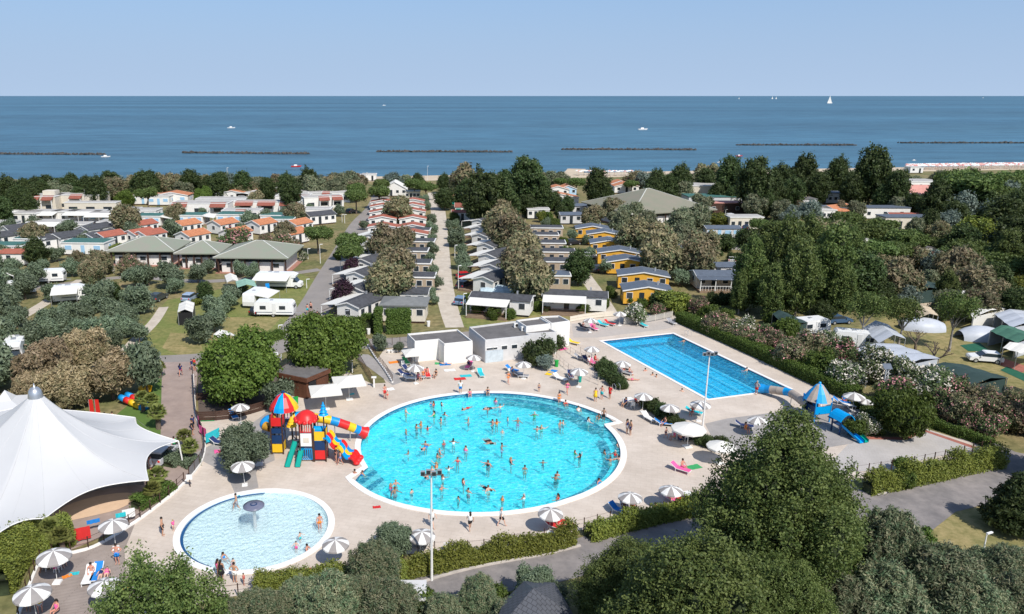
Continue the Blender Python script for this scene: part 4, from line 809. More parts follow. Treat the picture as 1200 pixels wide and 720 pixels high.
def place_tree(k, pos, s, look=None, group=None, sz=1.0, rz=None):
    tree_n[0] += 1; v = tree_n[0] * 7 % len(KIND[k][2]) if len(KIND[k][2]) > 1 else 0
    rz = rnd.uniform(0, 6.28) if rz is None else rz
    look = look or LOOK[k]; nm, cat = CATN.get(k, (('tamarisk_tree' if 'tam' in k else 'poplar_tree' if 'poplar' in k or 'young' in k else 'leafy_tree'), 'tree'))
    group = group or {'shrub': 'shrubs around the camp', 'bush': 'round bush'}.get(cat, 'trees around the camp')
    if (k, v) not in PROTO:
        t = thing(nm, look, cat, pos, rz, group, scale=(s, s, s * sz)); tm, cm = KIND[k][2][v]
        link('trunk', tm, t); link('crown', cm, t); PROTO[(k, v)] = t; return t
    return dup(PROTO[(k, v)], pos, rz, (s, s, s * sz), look, cat, group)
TREES_AT = []
def tree(k, x, y, wpx, look=None, group=None, sz=1.0):
    Rr, zc = KIND[k][0], KIND[k][1]; s = 1.0
    for _ in range(6):
        P = G(x, y, min(zc * s * sz, 30)); s = wpx / 2 / SC(P) / Rr
    TREES_AT.append((P.x, P.y, s * Rr))
    return place_tree(k, (P.x, P.y, 0), s, look, group, sz)
def trees(k, txt, **kw):
    for e in txt.split(';'):
        e = e.split()
        if len(e) >= 3: tree(k, *[float(q) for q in e[:3]], sz=float(e[3]) if len(e) > 3 else 1.0, **kw)
# --- the olive grove and pitches at the left
trees('olive', '11 320 23;27 331 32;38 320 28;7 347 30;60 339 23;18 367 28;83 311 21;54 372 25;72 365 30;94 363 30;38 390 35;54 385 28;97 381 28;117 380 35;148 367 28;144 381 25;162 345 35;157 320 28;173 320 23;162 387 23;116 340 35;10 309 21;3 330 23;198 320 31;231 317 23;243 310 18;280 313 19;295 316 19;270 343 25;283 336 16;266 352 23;250 358 28;233 380 35;250 371 30;75 378 28;128 362 28;105 352 25;22 402 25;84 395 30;134 395 25;326 457 39')
trees('olive', '132 380 26;150 345 22;12 378 24;205 332 20')
trees('dark', '132 342 22 .8;240 340 20 .8;42 294 28 .8;8 226 30;22 236 26;3 246 24;33 240 22;362 213 24;340 227 26;118 342 18 .8')
trees('tam', '108 318 30;40 275 28;148 256 32;114 306 28;205 250 22;333 272 24;347 250 24;90 303 20;300 233 18')
trees('tamb', '52 425 62;100 408 52;130 440 56;75 452 54;40 452 40')
tree('olive', 168, 418, 46, 'grey-green olive tree with a tall bare trunk', sz=1.55)
# --- bungalow village
trees('olive', '40 260 18;10 265 20;18 277 16;78 264 22;99 279 18;156 270 22;66 295 18;24 291 18;186 247 12;202 267 24;237 247 11;278 245 10;292 255 20;310 252 16;282 266 14;363 242 10;397 245 14;332 247 10;228 259 9;57 278 18;104 272 14;122 283 12;138 290 14;190 275 12;320 262 10;356 262 12;380 246 10;87 247 10;135 262 12;3 296 20;50 309 16;16 310 18')
trees('bright', '147 232 22;238 229 22;402 217 18')
trees('yellow', '140 292 22 .7;383 272 18 .6;232 353 14 .6;350 290 12 .6')
tree('bright', 278, 428, 92); tree('bright', 376, 402, 86)
trees('pine', '172 226 26;445 224 26;417 228 28;372 272 32;410 281 32;410 293 34;485 215 24;500 219 20;417 220 22;447 215 20')
trees('plum', '402 343 26;411 312 20')
tree('olep', 275, 281, 42, 'broad oleander covered in pink flowers', sz=.8)
trees('olew', '127 314 14;205 272 12;355 300 12')
trees('oleb', '150 310 26;165 314 18;330 283 26 .8;345 288 20 .8;110 320 18;352 277 18 .8;310 281 20 .8')
# --- the two columns of mobile homes and between them
trees('tam', '467 245 32;452 285 42;470 283 34;462 312 46;458 330 50;585 262 40;598 272 44;612 292 40;610 312 50;622 326 50;695 253 26;720 245 26;750 275 44;775 297 50;770 280 40;817 303 44;822 288 38;590 250 30')
trees('tamg', '740 250 28;727 258 26;795 262 30;815 255 34;822 240 26;760 262 26;805 278 30;788 285 26;738 240 22')
trees('olive', '505 255 16;505 267 18;507 290 16;502 300 16;507 315 16;510 330 18;505 343 14;505 278 14;527 262 12;537 275 22;541 303 20;545 313 18;540 290 16;577 250 14;640 260 12;647 282 11;671 273 14;687 280 12;692 295 12;710 310 18;798 322 22;530 272 14;533 262 12;437 275 12;427 262 12;485 275 12;500 240 10;497 232 12;502 310 14;509 350 12;529 282 12;602 360 12;658 345 14;705 352 12;668 318 12;584 247 12')
trees('bush', '664 295 14;640 253 16;650 262 12;655 268 10;660 282 12;532 255 12;395 300 10;420 300 10;548 350 12;560 362 16;578 366 18;598 368 14;612 362 12;645 355 14;630 359 12;685 361 12;697 359 12;707 355 14;680 362 10;752 355 14;718 345 10;738 352 12;640 362 10;715 340 10')
trees('dark', '678 312 34 .85;617 212 44;657 248 14;565 230 46;587 232 40;699 218 28 1.2;770 215 24;797 212 26 1.1;855 208 32 1.1;885 215 40 1.2;605 225 26;632 222 26;650 235 16;550 225 26;600 240 22;665 240 16;712 228 16')
trees('yellow', '800 243 26 .8;840 257 26 .7;790 352 40 .7;635 253 14;780 345 22 .7')
trees('shrub', '847 281 28;842 295 11;870 278 20;885 276 30;900 290 28;770 350 20;800 357 18;860 300 16;905 276 24;868 350 22;850 348 18;835 350 18;890 350 14;915 350 16')
trees('pine', '675 213 20;740 215 16;657 212 14')
# --- the dark woods at the right
trees('dark', '982 204 26 1.15;1022 205 42 1.15;1052 222 30 1.2;942 207 36;915 212 30;1000 222 28;960 220 26;1097 237 36;1187 282 50 .9;1175 257 50 .8;1012 325 52 .9;905 225 30;930 225 26;1035 232 22;1120 255 30;1150 240 40 .8;1198 245 40;1090 262 24;1145 300 34 .8;900 240 20;1130 285 40 .8;1165 330 40 .8;1190 355 36 .8;965 365 26 .7;1030 345 34 .8;1070 240 20')
trees('pine', '1140 213 60;1172 216 50;1118 209 40;992 257 38;1012 270 42;1034 264 34;1065 279 42;1055 291 36;1030 292 42;915 270 46;943 270 40;1115 298 36;1162 302 42;1135 292 44;1190 210 40;1160 226 46;1120 225 40;1195 226 40;965 262 30;890 262 24;1045 275 30;1100 285 26;1186 310 36')
trees('silver', '1125 243 36;1177 236 40;1112 262 30;927 253 22;950 247 26;1098 310 30;1160 250 30;1065 350 26')
trees('yellow', '1145 272 44;928 256 22 .7;1160 265 30;1192 335 26')
trees('poplar', '880 320 40 1.2;925 297 43 1.2;975 312 51 1.2;937 325 45 1.2;957 332 24 1.2;1000 300 32 1.2;897 305 32 1.2;905 340 32 1.2;985 340 32 1.2;950 290 37 1.2;1180 300 32 1.2;1110 340 24 1.2;868 342 24 1.2')
trees('tam', '970 280 50;1055 325 46;1120 312 46;1140 332 42;827 205 28;545 210 36;1080 305 30;1030 310 30;1100 270 24;985 245 18;940 245 18;1165 345 34;1147 355 36')
trees('tamg', '885 240 26;915 245 22;1075 268 22;1003 245 20;1110 355 34;1090 330 24')
# --- shore belt in front of the sea
x = -6.0; i = 0
while x < 1206:
    base = 214 - 9 * x / 1200 + rnd.uniform(-2, 3); i += 1
    gap = 496 < x < 516 or 660 < x < 690 or 705 < x < 740 or 424 < x < 438
    hi = x > 1060
    if not gap and not (1050 < x < 1200 and rnd.random() < .45):
        k = ('dark' if 25 < x < 115 or 520 < x < 600 else rnd.choice(['tamg', 'tamg', 'tam', 'tamg', 'silver', 'dark']))
        tree(k, x, base + (4 if hi else 2), rnd.uniform(16, 27) * (.8 if hi else 1), sz=rnd.uniform(.65, .95), group='belt of trees along the shore')
    x += rnd.uniform(11, 17)
for x0, x1, y0, y1, n, kk in ((0, 130, 222, 230, 11, ['dark', 'dark', 'tamg']), (130, 420, 214, 222, 20, ['tamg', 'tam', 'dark']), (520, 640, 222, 245, 10, ['dark', 'dark', 'tamg']), (740, 900, 214, 232, 6, ['tamg', 'dark']), (900, 1200, 225, 290, 9, ['dark', 'pine', 'tamg'])):
    for i in range(n):
        tree(rnd.choice(kk), x0 + (x1 - x0) * (i + rnd.random()) / n, rnd.uniform(y0, y1), rnd.uniform(20, 28), sz=rnd.uniform(.75, 1))
# --- the woods and groves go on beyond both sides of the view
for i in range(44):
    tree(['dark', 'pine', 'tamg', 'poplar', 'tam'][i % 5], 1228 + 52 * (i % 5) + rnd.uniform(-12, 16) + (36 if i > 20 else 0), 222 + 24 * (i // 5) + rnd.uniform(-8, 8) + (12 * (i // 5) if i > 25 else 0), rnd.uniform(34, 46) + 1.2 * (i // 5) ** 1.6)
for i in range(34):
    tree(['olive', 'tamg', 'olive', 'dark'][i % 4], -22 - 46 * (i % 4) + rnd.uniform(-14, 14), 224 + 26 * (i // 4) + rnd.uniform(-8, 8), rnd.uniform(26, 36) + 1.0 * (i // 4) ** 1.6)
# --- oleander walk beside the lane pool
OG = 'oleanders and bushes beside the lane pool'
trees('bush', '922 388 32;962 425 34;905 372 20;1025 500 20;1003 502 26 .9;830 366 26;850 372 20', group=OG)
trees('oleb', '927 414 38;952 403 36;907 398 28;872 392 26;820 360 26;840 378 30;857 386 28;1147 470 44;1170 482 40;1192 488 40;1128 478 40;800 352 20;1190 470 34;1060 470 26', group=OG)
trees('olep', '987 412 38;1050 455 42;1125 460 46;895 392 28;887 400 24;1100 470 38;770 362 18;1165 498 34;1140 492 32;1155 478 30', group=OG)
trees('olew', '993 440 38;1025 426 44;1055 434 42;1082 444 42;1100 455 46;870 384 32;745 366 28;970 400 26;1015 498 28;1075 462 34', group=OG)
tree('juniper', 1060, 482, 60, group=OG, sz=1.35)
trees('silver', '1028 440 26 .6;1000 425 20 .6', group=OG)
# --- shrubs on the pool deck
trees('shrub', '630 408 36 1.1;641 403 26;650 400 22;618 405 22;707 426 21;714 434 23;722 442 22;729 449 16', look='dark green shrub on the pool deck')
tree('silver', 639, 423, 20, 'small grey-green bush on the pool deck', sz=.8)
trees('shrub', '759 469 19;768 474 20;777 481 20;786 488 20;797 494 14;812 506 18;823 512 20;834 516 20;846 520 20', look='low shrub in the planting strip', group='planting strip beside the round pool')
tree('fgsmall', 286, 524, 52, 'dense round olive tree on the playground')
tree('olive', 445, 398, 18, 'sapling by the back fence', sz=1.2); tree('olive', 467, 405, 12, 'small sapling by the back fence', sz=1.2)
# --- trees closest to the camera
tree('conepoplar', 919, 599, 182); tree('fgpoplar', 812, 742, 206, sz=.9); tree('fgpoplar', 912, 715, 120, sz=.9)
tree('fgyoung', 186, 726, 150, 'young poplar rising in front of the paddling pool')
tree('fgpoplar', 742, 694, 118, sz=.85)
trees('fgtam', '437 668 62;385 712 80;455 714 70;320 724 60;262 732 60;415 708 60;562 700 44 1.2;520 722 50;600 726 50;1041 648 74 1.4;1040 708 90;1108 690 96;1150 668 50;1135 716 80;1182 672 62;1190 708 70;985 712 80')
trees('fgtam', '352 706 56;300 716 50;474 704 40', look='feathery tamarisk with brownish plumes')
tree('fgsmall', 461, 630, 40, 'small tree beside the fence of the deck')
tree('fgsmall', 628, 682, 44, 'small tree by the grey tiled roof'); tree('fgsmall', 640, 705, 50, 'round tree by the grey tiled roof')
trees('bush', '700 706 36;720 712 40;1082 632 34;1060 560 24;1057 545 20;740 720 50;500 712 40;585 700 30;', look='low bush by the entrance road')
tree('conifer', 1192, 588, 60)
# --- hedges: leafy boxes
def hedge(path, wd, ht, mat, n, leaf, look, name='hedge', lumpy=0.0, cat='hedge', group=None, per=6):
    P = smooth_path(path, 5); L = [(P[i + 1] - P[i]).length for i in range(len(P) - 1)]; tot = sum(L)
    C, Nn = [], []
    ex = kerbless(P, wd * .82, ht * (.9 - lumpy * .8))
    sel = rs.choice(len(L), n, p=np.array(L) / tot)
    for s_ in sel:
        a, b = P[s_], P[s_ + 1]; t = rs.rand(); q = a.lerp(b, t); d = (b - a).normalized(); nn = Vector((-d.y, d.x, 0))
        f = rs.rand(); h = ht * (1 + lumpy * math.sin(q.x * 1.7) * math.cos(q.y * 1.3 + 1))
        h *= 1 + lumpy * .8 * (rs.rand() - .35)
        if f < .42: off = rs.uniform(-.5, .5) * wd; z = h * rs.uniform(.94, 1.04 + lumpy * .5); nv = (0, 0, 1)
        else: sg = 1 if f < .56 else -1; off = sg * wd * rs.uniform(.44, .53); z = h * rs.rand(); nv = (nn.x * sg, nn.y * sg, .2)
        C.append((q.x + nn.x * off, q.y + nn.y * off, z)); Nn.append(nv)
    o0 = P[0]; C = np.array(C) - np.array([o0.x, o0.y, 0]); Nn = np.array(Nn, float); m_ = len(C) * per
    tc_ = np.clip(rs.normal(.45, .28, len(C)), 0, 1)
    V, T = leaves(np.repeat(C, per, 0) + rs.normal(0, leaf * .8, (m_, 3)), np.repeat(Nn, per, 0), leaf, np.clip(np.repeat(tc_, per) + rs.normal(0, .15, m_), 0, 1), .7, 1.5)
    for i, v_ in enumerate(ex.v): ex.v[i] = (v_[0] - o0.x, v_[1] - o0.y, v_[2])
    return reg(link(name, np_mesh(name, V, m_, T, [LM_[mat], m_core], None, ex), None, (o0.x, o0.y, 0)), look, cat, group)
def kerbless(P, wd, ht):
    mb = MB(); n = len(P); vs = []
    for i, p in enumerate(P):
        d = (P[min(i + 1, n - 1)] - P[max(i - 1, 0)]).normalized(); q = Vector((-d.y, d.x, 0)) * wd / 2
        for u_, z in ((q, .02), (q, ht), (-q, ht), (-q, .02)): vs.append((p.x + u_.x, p.y + u_.y, z))
    fs = [[i * 4 + k, i * 4 + (k + 1) % 4, i * 4 + 4 + (k + 1) % 4, i * 4 + 4 + k] for i in range(n - 1) for k in range(4)] + [[0, 1, 2, 3], [(n - 1) * 4 + k for k in (3, 2, 1, 0)]]
    return mb.add(vs, fs, 1)
hedge(px((797, 377), (850, 400), (905, 425), (960, 451), (1003, 470)), 1.9, 1.5, 'clip', 9000, .13, 'long clipped green hedge beside the lane pool')
hedge(px((1003, 476), (1018, 484), (1016, 500)), 1.5, 1.3, 'clip', 1200, .13, 'short clipped hedge behind the blue slide')
hedge(px((433, 390), (434.5, 388)), 2.0, 2.5, 'clip', 900, .2, 'tall clipped hedge column beside the mobile homes', cat='hedge')
hedge(px((454, 390), (480, 389)), 2.0, 3.3, 'clip', 3000, .17, 'tall clipped hedge block beside the striped water post')
hedge(px((441, 391), (447, 391)), 1.7, 3.7, 'clip', 1500, .17, 'tapered cypress hedge between two clipped hedges')
hedge(px((383, 392), (428, 392)), 1.6, 2.2, 'clip', 2500, .17, 'loose hedge behind the big mulberry tree', lumpy=.2)
hedge(px((470, 676), (510, 668), (560, 658), (600, 651), (640, 645), (672, 636)), 1.0, 1.1, 'yellow', 3600, .13, 'ragged yellow-green hedge outside the pool fence', lumpy=.4)
hedge(px((420, 694), (440, 688), (470, 676)), 1.6, 1.6, 'yellow', 1500, .13, 'low ragged hedge under the tamarisks', lumpy=.25)
hedge(px((690, 632), (740, 618), (790, 606), (835, 600)), 1.1, 1.05, 'yellow', 3000, .13, 'ragged hedge between the fence and the big poplar', lumpy=.3)
hedge(px((1015, 578), (1050, 571), (1100, 560), (1140, 551), (1172, 546)), 1.2, 1.45, 'yellow', 4000, .13, 'bright yellow-green hedge beside the entrance road', lumpy=.38)
hedge(px((1092, 500), (1120, 510), (1150, 520), (1160, 527)), .9, .8, 'clip', 1500, .12, 'low hedge beside the fenced court', lumpy=.2)
hedge(px((300, 698), (340, 694), (380, 690), (420, 684)), 1.3, 1.3, 'yellow', 2500, .12, 'ragged hedge below the paddling pool', lumpy=.3)
hedge(px((-4, 700), (10, 672), (28, 655), (45, 648)), 2.2, 1.9, 'yellow', 4200, .13, 'thick light green hedge beside the timber deck', lumpy=.3)
hedge(px((45, 648), (66, 640), (84, 634)), 1.8, 1.4, 'yellow', 2200, .13, 'light green bamboo clump by the tent', lumpy=.3)
hedge(px((160, 597), (178, 586), (200, 573)), 1.4, .8, 'clip', 1500, .12, 'low green hedge between tent and paddling pool', lumpy=.3)
hedge(px((300, 404), (330, 396)), 1.3, 1.0, 'clip', 900, .17, 'low hedge by the road junction', lumpy=.2)
hedge(px((855, 351), (905, 352)), 1.2, .9, 'clip', 900, .2, 'low hedge under the porch bungalow')
hedge(px((197, 548), (212, 540), (228, 548)), 1.4, .7, 'olive', 900, .12, 'low grey shrub bed beside the walkway', lumpy=.3)
# --- palms
def palm_meshes():
    mb = MB(); mb.tube([(0, 0, -.1), (0, 0, .7), (0, 0, 1.25)], [.2, .17, .2], 8); tm = mb.mesh('trunk', [m_bark])
    Vq, T = [], []
    for i in range(34):
        a = i * 2.4; e = R(80 - 95 * (i / 34)); ln = rnd.uniform(.55, .8)
        base = Vector((0, 0, 1.25)); d = Vector((math.cos(a) * math.cos(e), math.sin(a) * math.cos(e), math.sin(e))); tip = base + d * ln * .55
        side = Vector((-math.sin(a), math.cos(a), 0)); upv = d.cross(side)
        for j in range(13):                                  # the fan of one frond
            f = R(-70 + 140 * j / 12); q = (d * math.cos(f) + side * math.sin(f)).normalized(); e_ = tip + q * ln * .62 - Vector((0, 0, .10 + .1 * abs(math.sin(f))))
            s_ = q.cross(upv).normalized() * .045
            Vq += [tip - s_ * .4, tip + q * ln * .35 + s_, e_, tip + q * ln * .35 - s_]; T += [min(1, .3 + .5 * rnd.random())] * 4
        Vq += [base - side * .02, base + side * .02, tip + side * .02, tip - side * .02]; T += [.2] * 4
    V = np.array([tuple(q) for q in Vq]); return tm, np_mesh('crown', V, len(V) // 4, np.array(T), [LM_['palm'], m_core])
ptm, pcm = palm_meshes(); p0 = None
for (x, y, s, lk) in ((187, 577, 1.35, 'fan palm tree in the hedge bed by the tent corner'), (180, 590, 1.1, 'squat fan palm below the other beside the tent'), (178, 487, 1.4, 'fan palm behind the tent canopy'), (168, 482, 1.3, 'yellowish fan palm behind the tent canopy'),
                      (186, 503, 1.5, 'low bushy fan palm beside the pinkish walk'), (217, 528, 1.2, 'fan palm at the end of the pinkish walk'), (224, 542, 1.3, 'fan palm by the curved fence'), (188, 443, 1.2, 'short palm by the turf lawn'),
                      (48, 640, 1.4, 'fan palm in front of the tent opening'), (62, 643, 1.4, 'fan palm beside the red towel fence'), (74, 648, 1.2, 'small palm beside the red towel')):
    P = G(x, y)
    if p0 is None:
        p0 = thing('fan_palm', lk, 'palm', P, 0, 'fan palms around the tent', True, (s,) * 3); link('trunk', ptm, p0); link('crown', pcm, p0)
    else: dup(p0, P, rnd.uniform(0, 6), s, lk, final=True)
# --- dead bare tree by the silver awning
def bare_tree(x, y, s, look):
    r_ = random.Random(int(x)); P = G(x, y); t = thing('bare_tree', look, 'tree', P, 0, None, True); mb = MB()
    def br(a, d, ln, r, dep):
        b = a + d * ln; mb.tube([a, (a + b) / 2 + Vector((r_.uniform(-.1, .1), 0, .05)) * ln, b], [r, r * .8, r * .55], 6)
        if dep: 
            for _ in range(3 if dep > 1 else 2): br(b, (d + Vector((r_.uniform(-.9, .9), r_.uniform(-.9, .9), r_.uniform(-.1, .5)))).normalized(), ln * .68, r * .55, dep - 1)
    br(Vector((0, 0, -.1)), Vector((-.15, 0, 1)).normalized(), 1.1 * s, .2 * s, 4); mb.build('trunk', m_bark, t)
bare_tree(1095, 436, 1.5, 'dead bare tree with dark crooked branches beside the green tarpaulin'); bare_tree(1073, 412, 1.2, 'bare leaning trunk behind the silver awning')
for x, y, hgt, look in ((1007, 407, 5.5, 'thin tree with pale bare trunk beside the white caravan'), (1052, 408, 5, 'thin-crowned tree with forked trunk behind the silver awning'), (1112, 412, 6, 'leaning tree with sparse crown beside the parked white car')):
    P = G(x, y); t = thing('thin_tree', look, 'tree', P, 0, None, True, (1, 1, 1)); link('trunk', trunk(m_palebark, hgt * .6, .16, 6, int(x), 2.2, hgt + .5, .3), t)
    link('crown', crown('crown', LM_['poplar'], blobset(9, 2.8, hgt + .6, 1.5, .75, int(x)), 420, 9, .2, core=0, cr=.45), t)
# ================= people: one continuous skinned body per pose, clothes and hair as parts =================
SKINS = [M('tanned_skin', (.50, .27, .17), .6, .05), M('fair_skin', (.68, .42, .31), .6, .05), M('sunburnt_skin', (.58, .28, .20), .6, .05), M('brown_skin', (.36, .19, .12), .6, .05)]
HAIRS = {'dark': M('dark_hair', (.02, .014, .01), .6, .1), 'brown': M('brown_hair', (.10, .05, .025), .6, .1), 'fair': M('fair_hair', (.38, .26, .13), .6, .1), 'grey': M('grey_hair', (.40, .38, .36), .6, .1)}
CLOTH = {'red': (.62, .03, .03), 'blue': (.02, .22, .62), 'black': (.02, .02, .025), 'navy': (.02, .035, .12), 'white': (.80, .79, .76), 'green': (.05, .35, .12), 'yellow': (.85, .55, .03), 'orange': (.85, .25, .03), 'pink': (.80, .12, .33), 'turquoise': (.03, .50, .55), 'grey': (.30, .30, .32)}
CLM = {k: M(k + '_fabric', v, .85, .08) for k, v in CLOTH.items()}
def V3(*a): return Vector(a)
def pose(kind_):
    """joint positions, figure facing -y, feet or seat at z=0"""
    J = dict(pel=V3(0, 0, .95), waist=V3(0, -.01, 1.08), chest=V3(0, 0, 1.30), neck=V3(0, 0, 1.47), head=V3(0, -.02, 1.60), top=V3(0, -.01, 1.70))
    for s, n in ((-1, 'l'), (1, 'r')):
        J['sh' + n] = V3(s * .18, 0, 1.41); J['el' + n] = V3(s * .25, .03, 1.14); J['wr' + n] = V3(s * .27, -.07, .90); J['ha' + n] = V3(s * .27, -.10, .83)
        J['hip' + n] = V3(s * .09, 0, .90); J['kn' + n] = V3(s * .10, -.03, .50); J['an' + n] = V3(s * .10, .03, .09); J['toe' + n] = V3(s * .12, -.16, .03)
    def arm(n, e, w_, h): J['el' + n], J['wr' + n], J['ha' + n] = V3(*e), V3(*w_), V3(*h)
    if kind_ == 'walk':
        J['knl'] = V3(-.10, -.22, .52); J['anl'] = V3(-.10, -.30, .10); J['toel'] = V3(-.11, -.48, .05); J['knr'] = V3(.10, .10, .50); J['anr'] = V3(.10, .34, .14); J['toer'] = V3(.11, .18, .03)
        arm('l', (-.26, .14, 1.16), (-.26, .12, .92), (-.26, .10, .85)); arm('r', (.26, -.10, 1.15), (.24, -.26, .98), (.23, -.31, .93))
    elif kind_ == 'hips':
        arm('l', (-.38, .06, 1.17), (-.20, -.05, 1.02), (-.14, -.08, .99)); arm('r', (.38, .06, 1.17), (.20, -.05, 1.02), (.14, -.08, .99))
    elif kind_ == 'wade':
        arm('l', (-.36, -.10, 1.20), (-.50, -.26, 1.18), (-.56, -.32, 1.18)); arm('r', (.36, -.10, 1.20), (.46, -.30, 1.20), (.50, -.38, 1.20))
    elif kind_ == 'play':
        arm('l', (-.40, -.12, 1.36), (-.56, -.28, 1.48), (-.60, -.34, 1.52)); arm('r', (.36, -.08, 1.22), (.48, -.28, 1.22), (.52, -.36, 1.22))
    elif kind_ in ('sit', 'lounge'):
        for k in J: J[k] = J[k] - V3(0, 0, .50)
        for s, n in ((-1, 'l'), (1, 'r')):
            J['hip' + n] = V3(s * .09, -.02, .42); J['kn' + n] = V3(s * .13, -.46, .48); J['an' + n] = V3(s * .12, -.50, .08); J['toe' + n] = V3(s * .12, -.68, .04)
            arm(n, (s * .26, -.08, .72), (s * .20, -.32, .58), (s * .17, -.39, .56))
    elif kind_ == 'ground':
        for k in J: J[k] = J[k] - V3(0, 0, .84)
        for s, n in ((-1, 'l'), (1, 'r')):
            J['hip' + n] = V3(s * .09, -.02, .12); J['kn' + n] = V3(s * .15, -.40, .34); J['an' + n] = V3(s * .13, -.66, .07); J['toe' + n] = V3(s * .13, -.82, .04)
            arm(n, (s * .25, -.12, .40), (s * .15, -.36, .36), (s * .10, -.42, .36))
    elif kind_ == 'lie':
        def lay(p): return V3(p.x, (p.z - .9) , .14 - p.y * .6)
        for k in J: J[k] = lay(J[k])
        for s, n in ((-1, 'l'), (1, 'r')): J['toe' + n] = V3(s * .14, -.86, .26)
    elif kind_ == 'swim':
        for k in J: J[k] = V3(J[k].x, (J[k].z - 1.1), -.06 - J[k].y * .4)
        J['head'].z = .03; J['top'].z = .06; J['neck'].z = 0.0
        arm('l', (-.36, .50, 0.02), (-.26, .76, .02), (-.22, .83, .02)); arm('r', (.42, .22, -.02), (.50, .0, -.04), (.52, -.06, -.04))
    return J
RADS = dict(pel=.135, waist=.115, chest=.145, neck=.055, head=.098, top=.07)
for n in 'lr': RADS.update({'sh' + n: .062, 'el' + n: .042, 'wr' + n: .028, 'ha' + n: .034, 'hip' + n: .095, 'kn' + n: .058, 'an' + n: .036, 'toe' + n: .028})
def skin_mesh(J, female=False):
    names = list(J); idx = {n: i for i, n in enumerate(names)}; vs = [J[n] for n in names]; rr = [RADS[n] * (.92 if female and n[:2] in ('ch', 'sh', 'el') else 1) for n in names]
    es = [('pel', 'waist'), ('waist', 'chest'), ('chest', 'neck'), ('neck', 'head'), ('head', 'top')]
    for n in 'lr': es += [('chest', 'sh' + n), ('sh' + n, 'el' + n), ('el' + n, 'wr' + n), ('wr' + n, 'ha' + n), ('pel', 'hip' + n), ('hip' + n, 'kn' + n), ('kn' + n, 'an' + n), ('an' + n, 'toe' + n)]
    E = [(idx[a], idx[b]) for a, b in es]
    for s, n in ((-1, 'l'), (1, 'r')):                      # four curled fingers of unequal length and a thumb from the side of the palm
        d = (J['ha' + n] - J['wr' + n]).normalized(); side = d.cross(V3(0, -1, .2)).normalized() if abs(d.y) < .9 else V3(1, 0, 0); fw = side.cross(d).normalized()
        for k, ln in ((-1.5, .055), (-.5, .068), (.5, .072), (1.5, .062)):
            b = J['ha' + n] + fw * k * .016 + d * .02; m_ = b + d * ln * .6; e = m_ + d * ln * .35 + side * -s * .02
            i0 = len(vs); vs += [m_, e]; rr += [.0085, .007]; E += [(idx['ha' + n], i0), (i0, i0 + 1)]
        i0 = len(vs); vs += [J['ha' + n] + fw * .04 - d * .01, J['ha' + n] + fw * .062 + d * .02]; rr += [.010, .008]; E += [(idx['ha' + n], i0), (i0, i0 + 1)]
    me = bpy.data.meshes.new('body'); me.from_pydata([tuple(v_) for v_ in vs], E, []); o = bpy.data.objects.new('body', me); COL.objects.link(o)
    md = o.modifiers.new('s', 'SKIN'); sv = me.skin_vertices[0].data
    for i, r_ in enumerate(rr): sv[i].radius = (r_, r_ * (.78 if i < len(names) and names[i] in ('chest', 'waist', 'pel') else 1))
    sv[idx['pel']].use_root = True; sub = o.modifiers.new('u', 'SUBSURF'); sub.levels = 1
    dg = bpy.context.evaluated_depsgraph_get(); out = bpy.data.meshes.new_from_object(o.evaluated_get(dg)); bpy.data.objects.remove(o); bpy.data.meshes.remove(me); out.name = 'body'
    # ears and nose merged into the body mesh
    bm = bmesh.new(); bm.from_mesh(out); h = J['head']; f = (J['head'] - J['neck']).normalized(); fwd = V3(0, -1, 0) if abs(f.z) > .5 else V3(0, 0, 1)
    for q, r_ in ((h + fwd * .10, .018), (h + V3(.095, 0, 0), .02), (h - V3(.095, 0, 0), .02)): bmesh.ops.create_icosphere(bm, subdivisions=1, radius=r_, matrix=Matrix.Translation(q))
    bm.to_mesh(out); bm.free()
    out.polygons.foreach_set('use_smooth', [True] * len(out.polygons)); out.materials.clear(); out.materials.append(SKINS[0]); return out
PM = {}
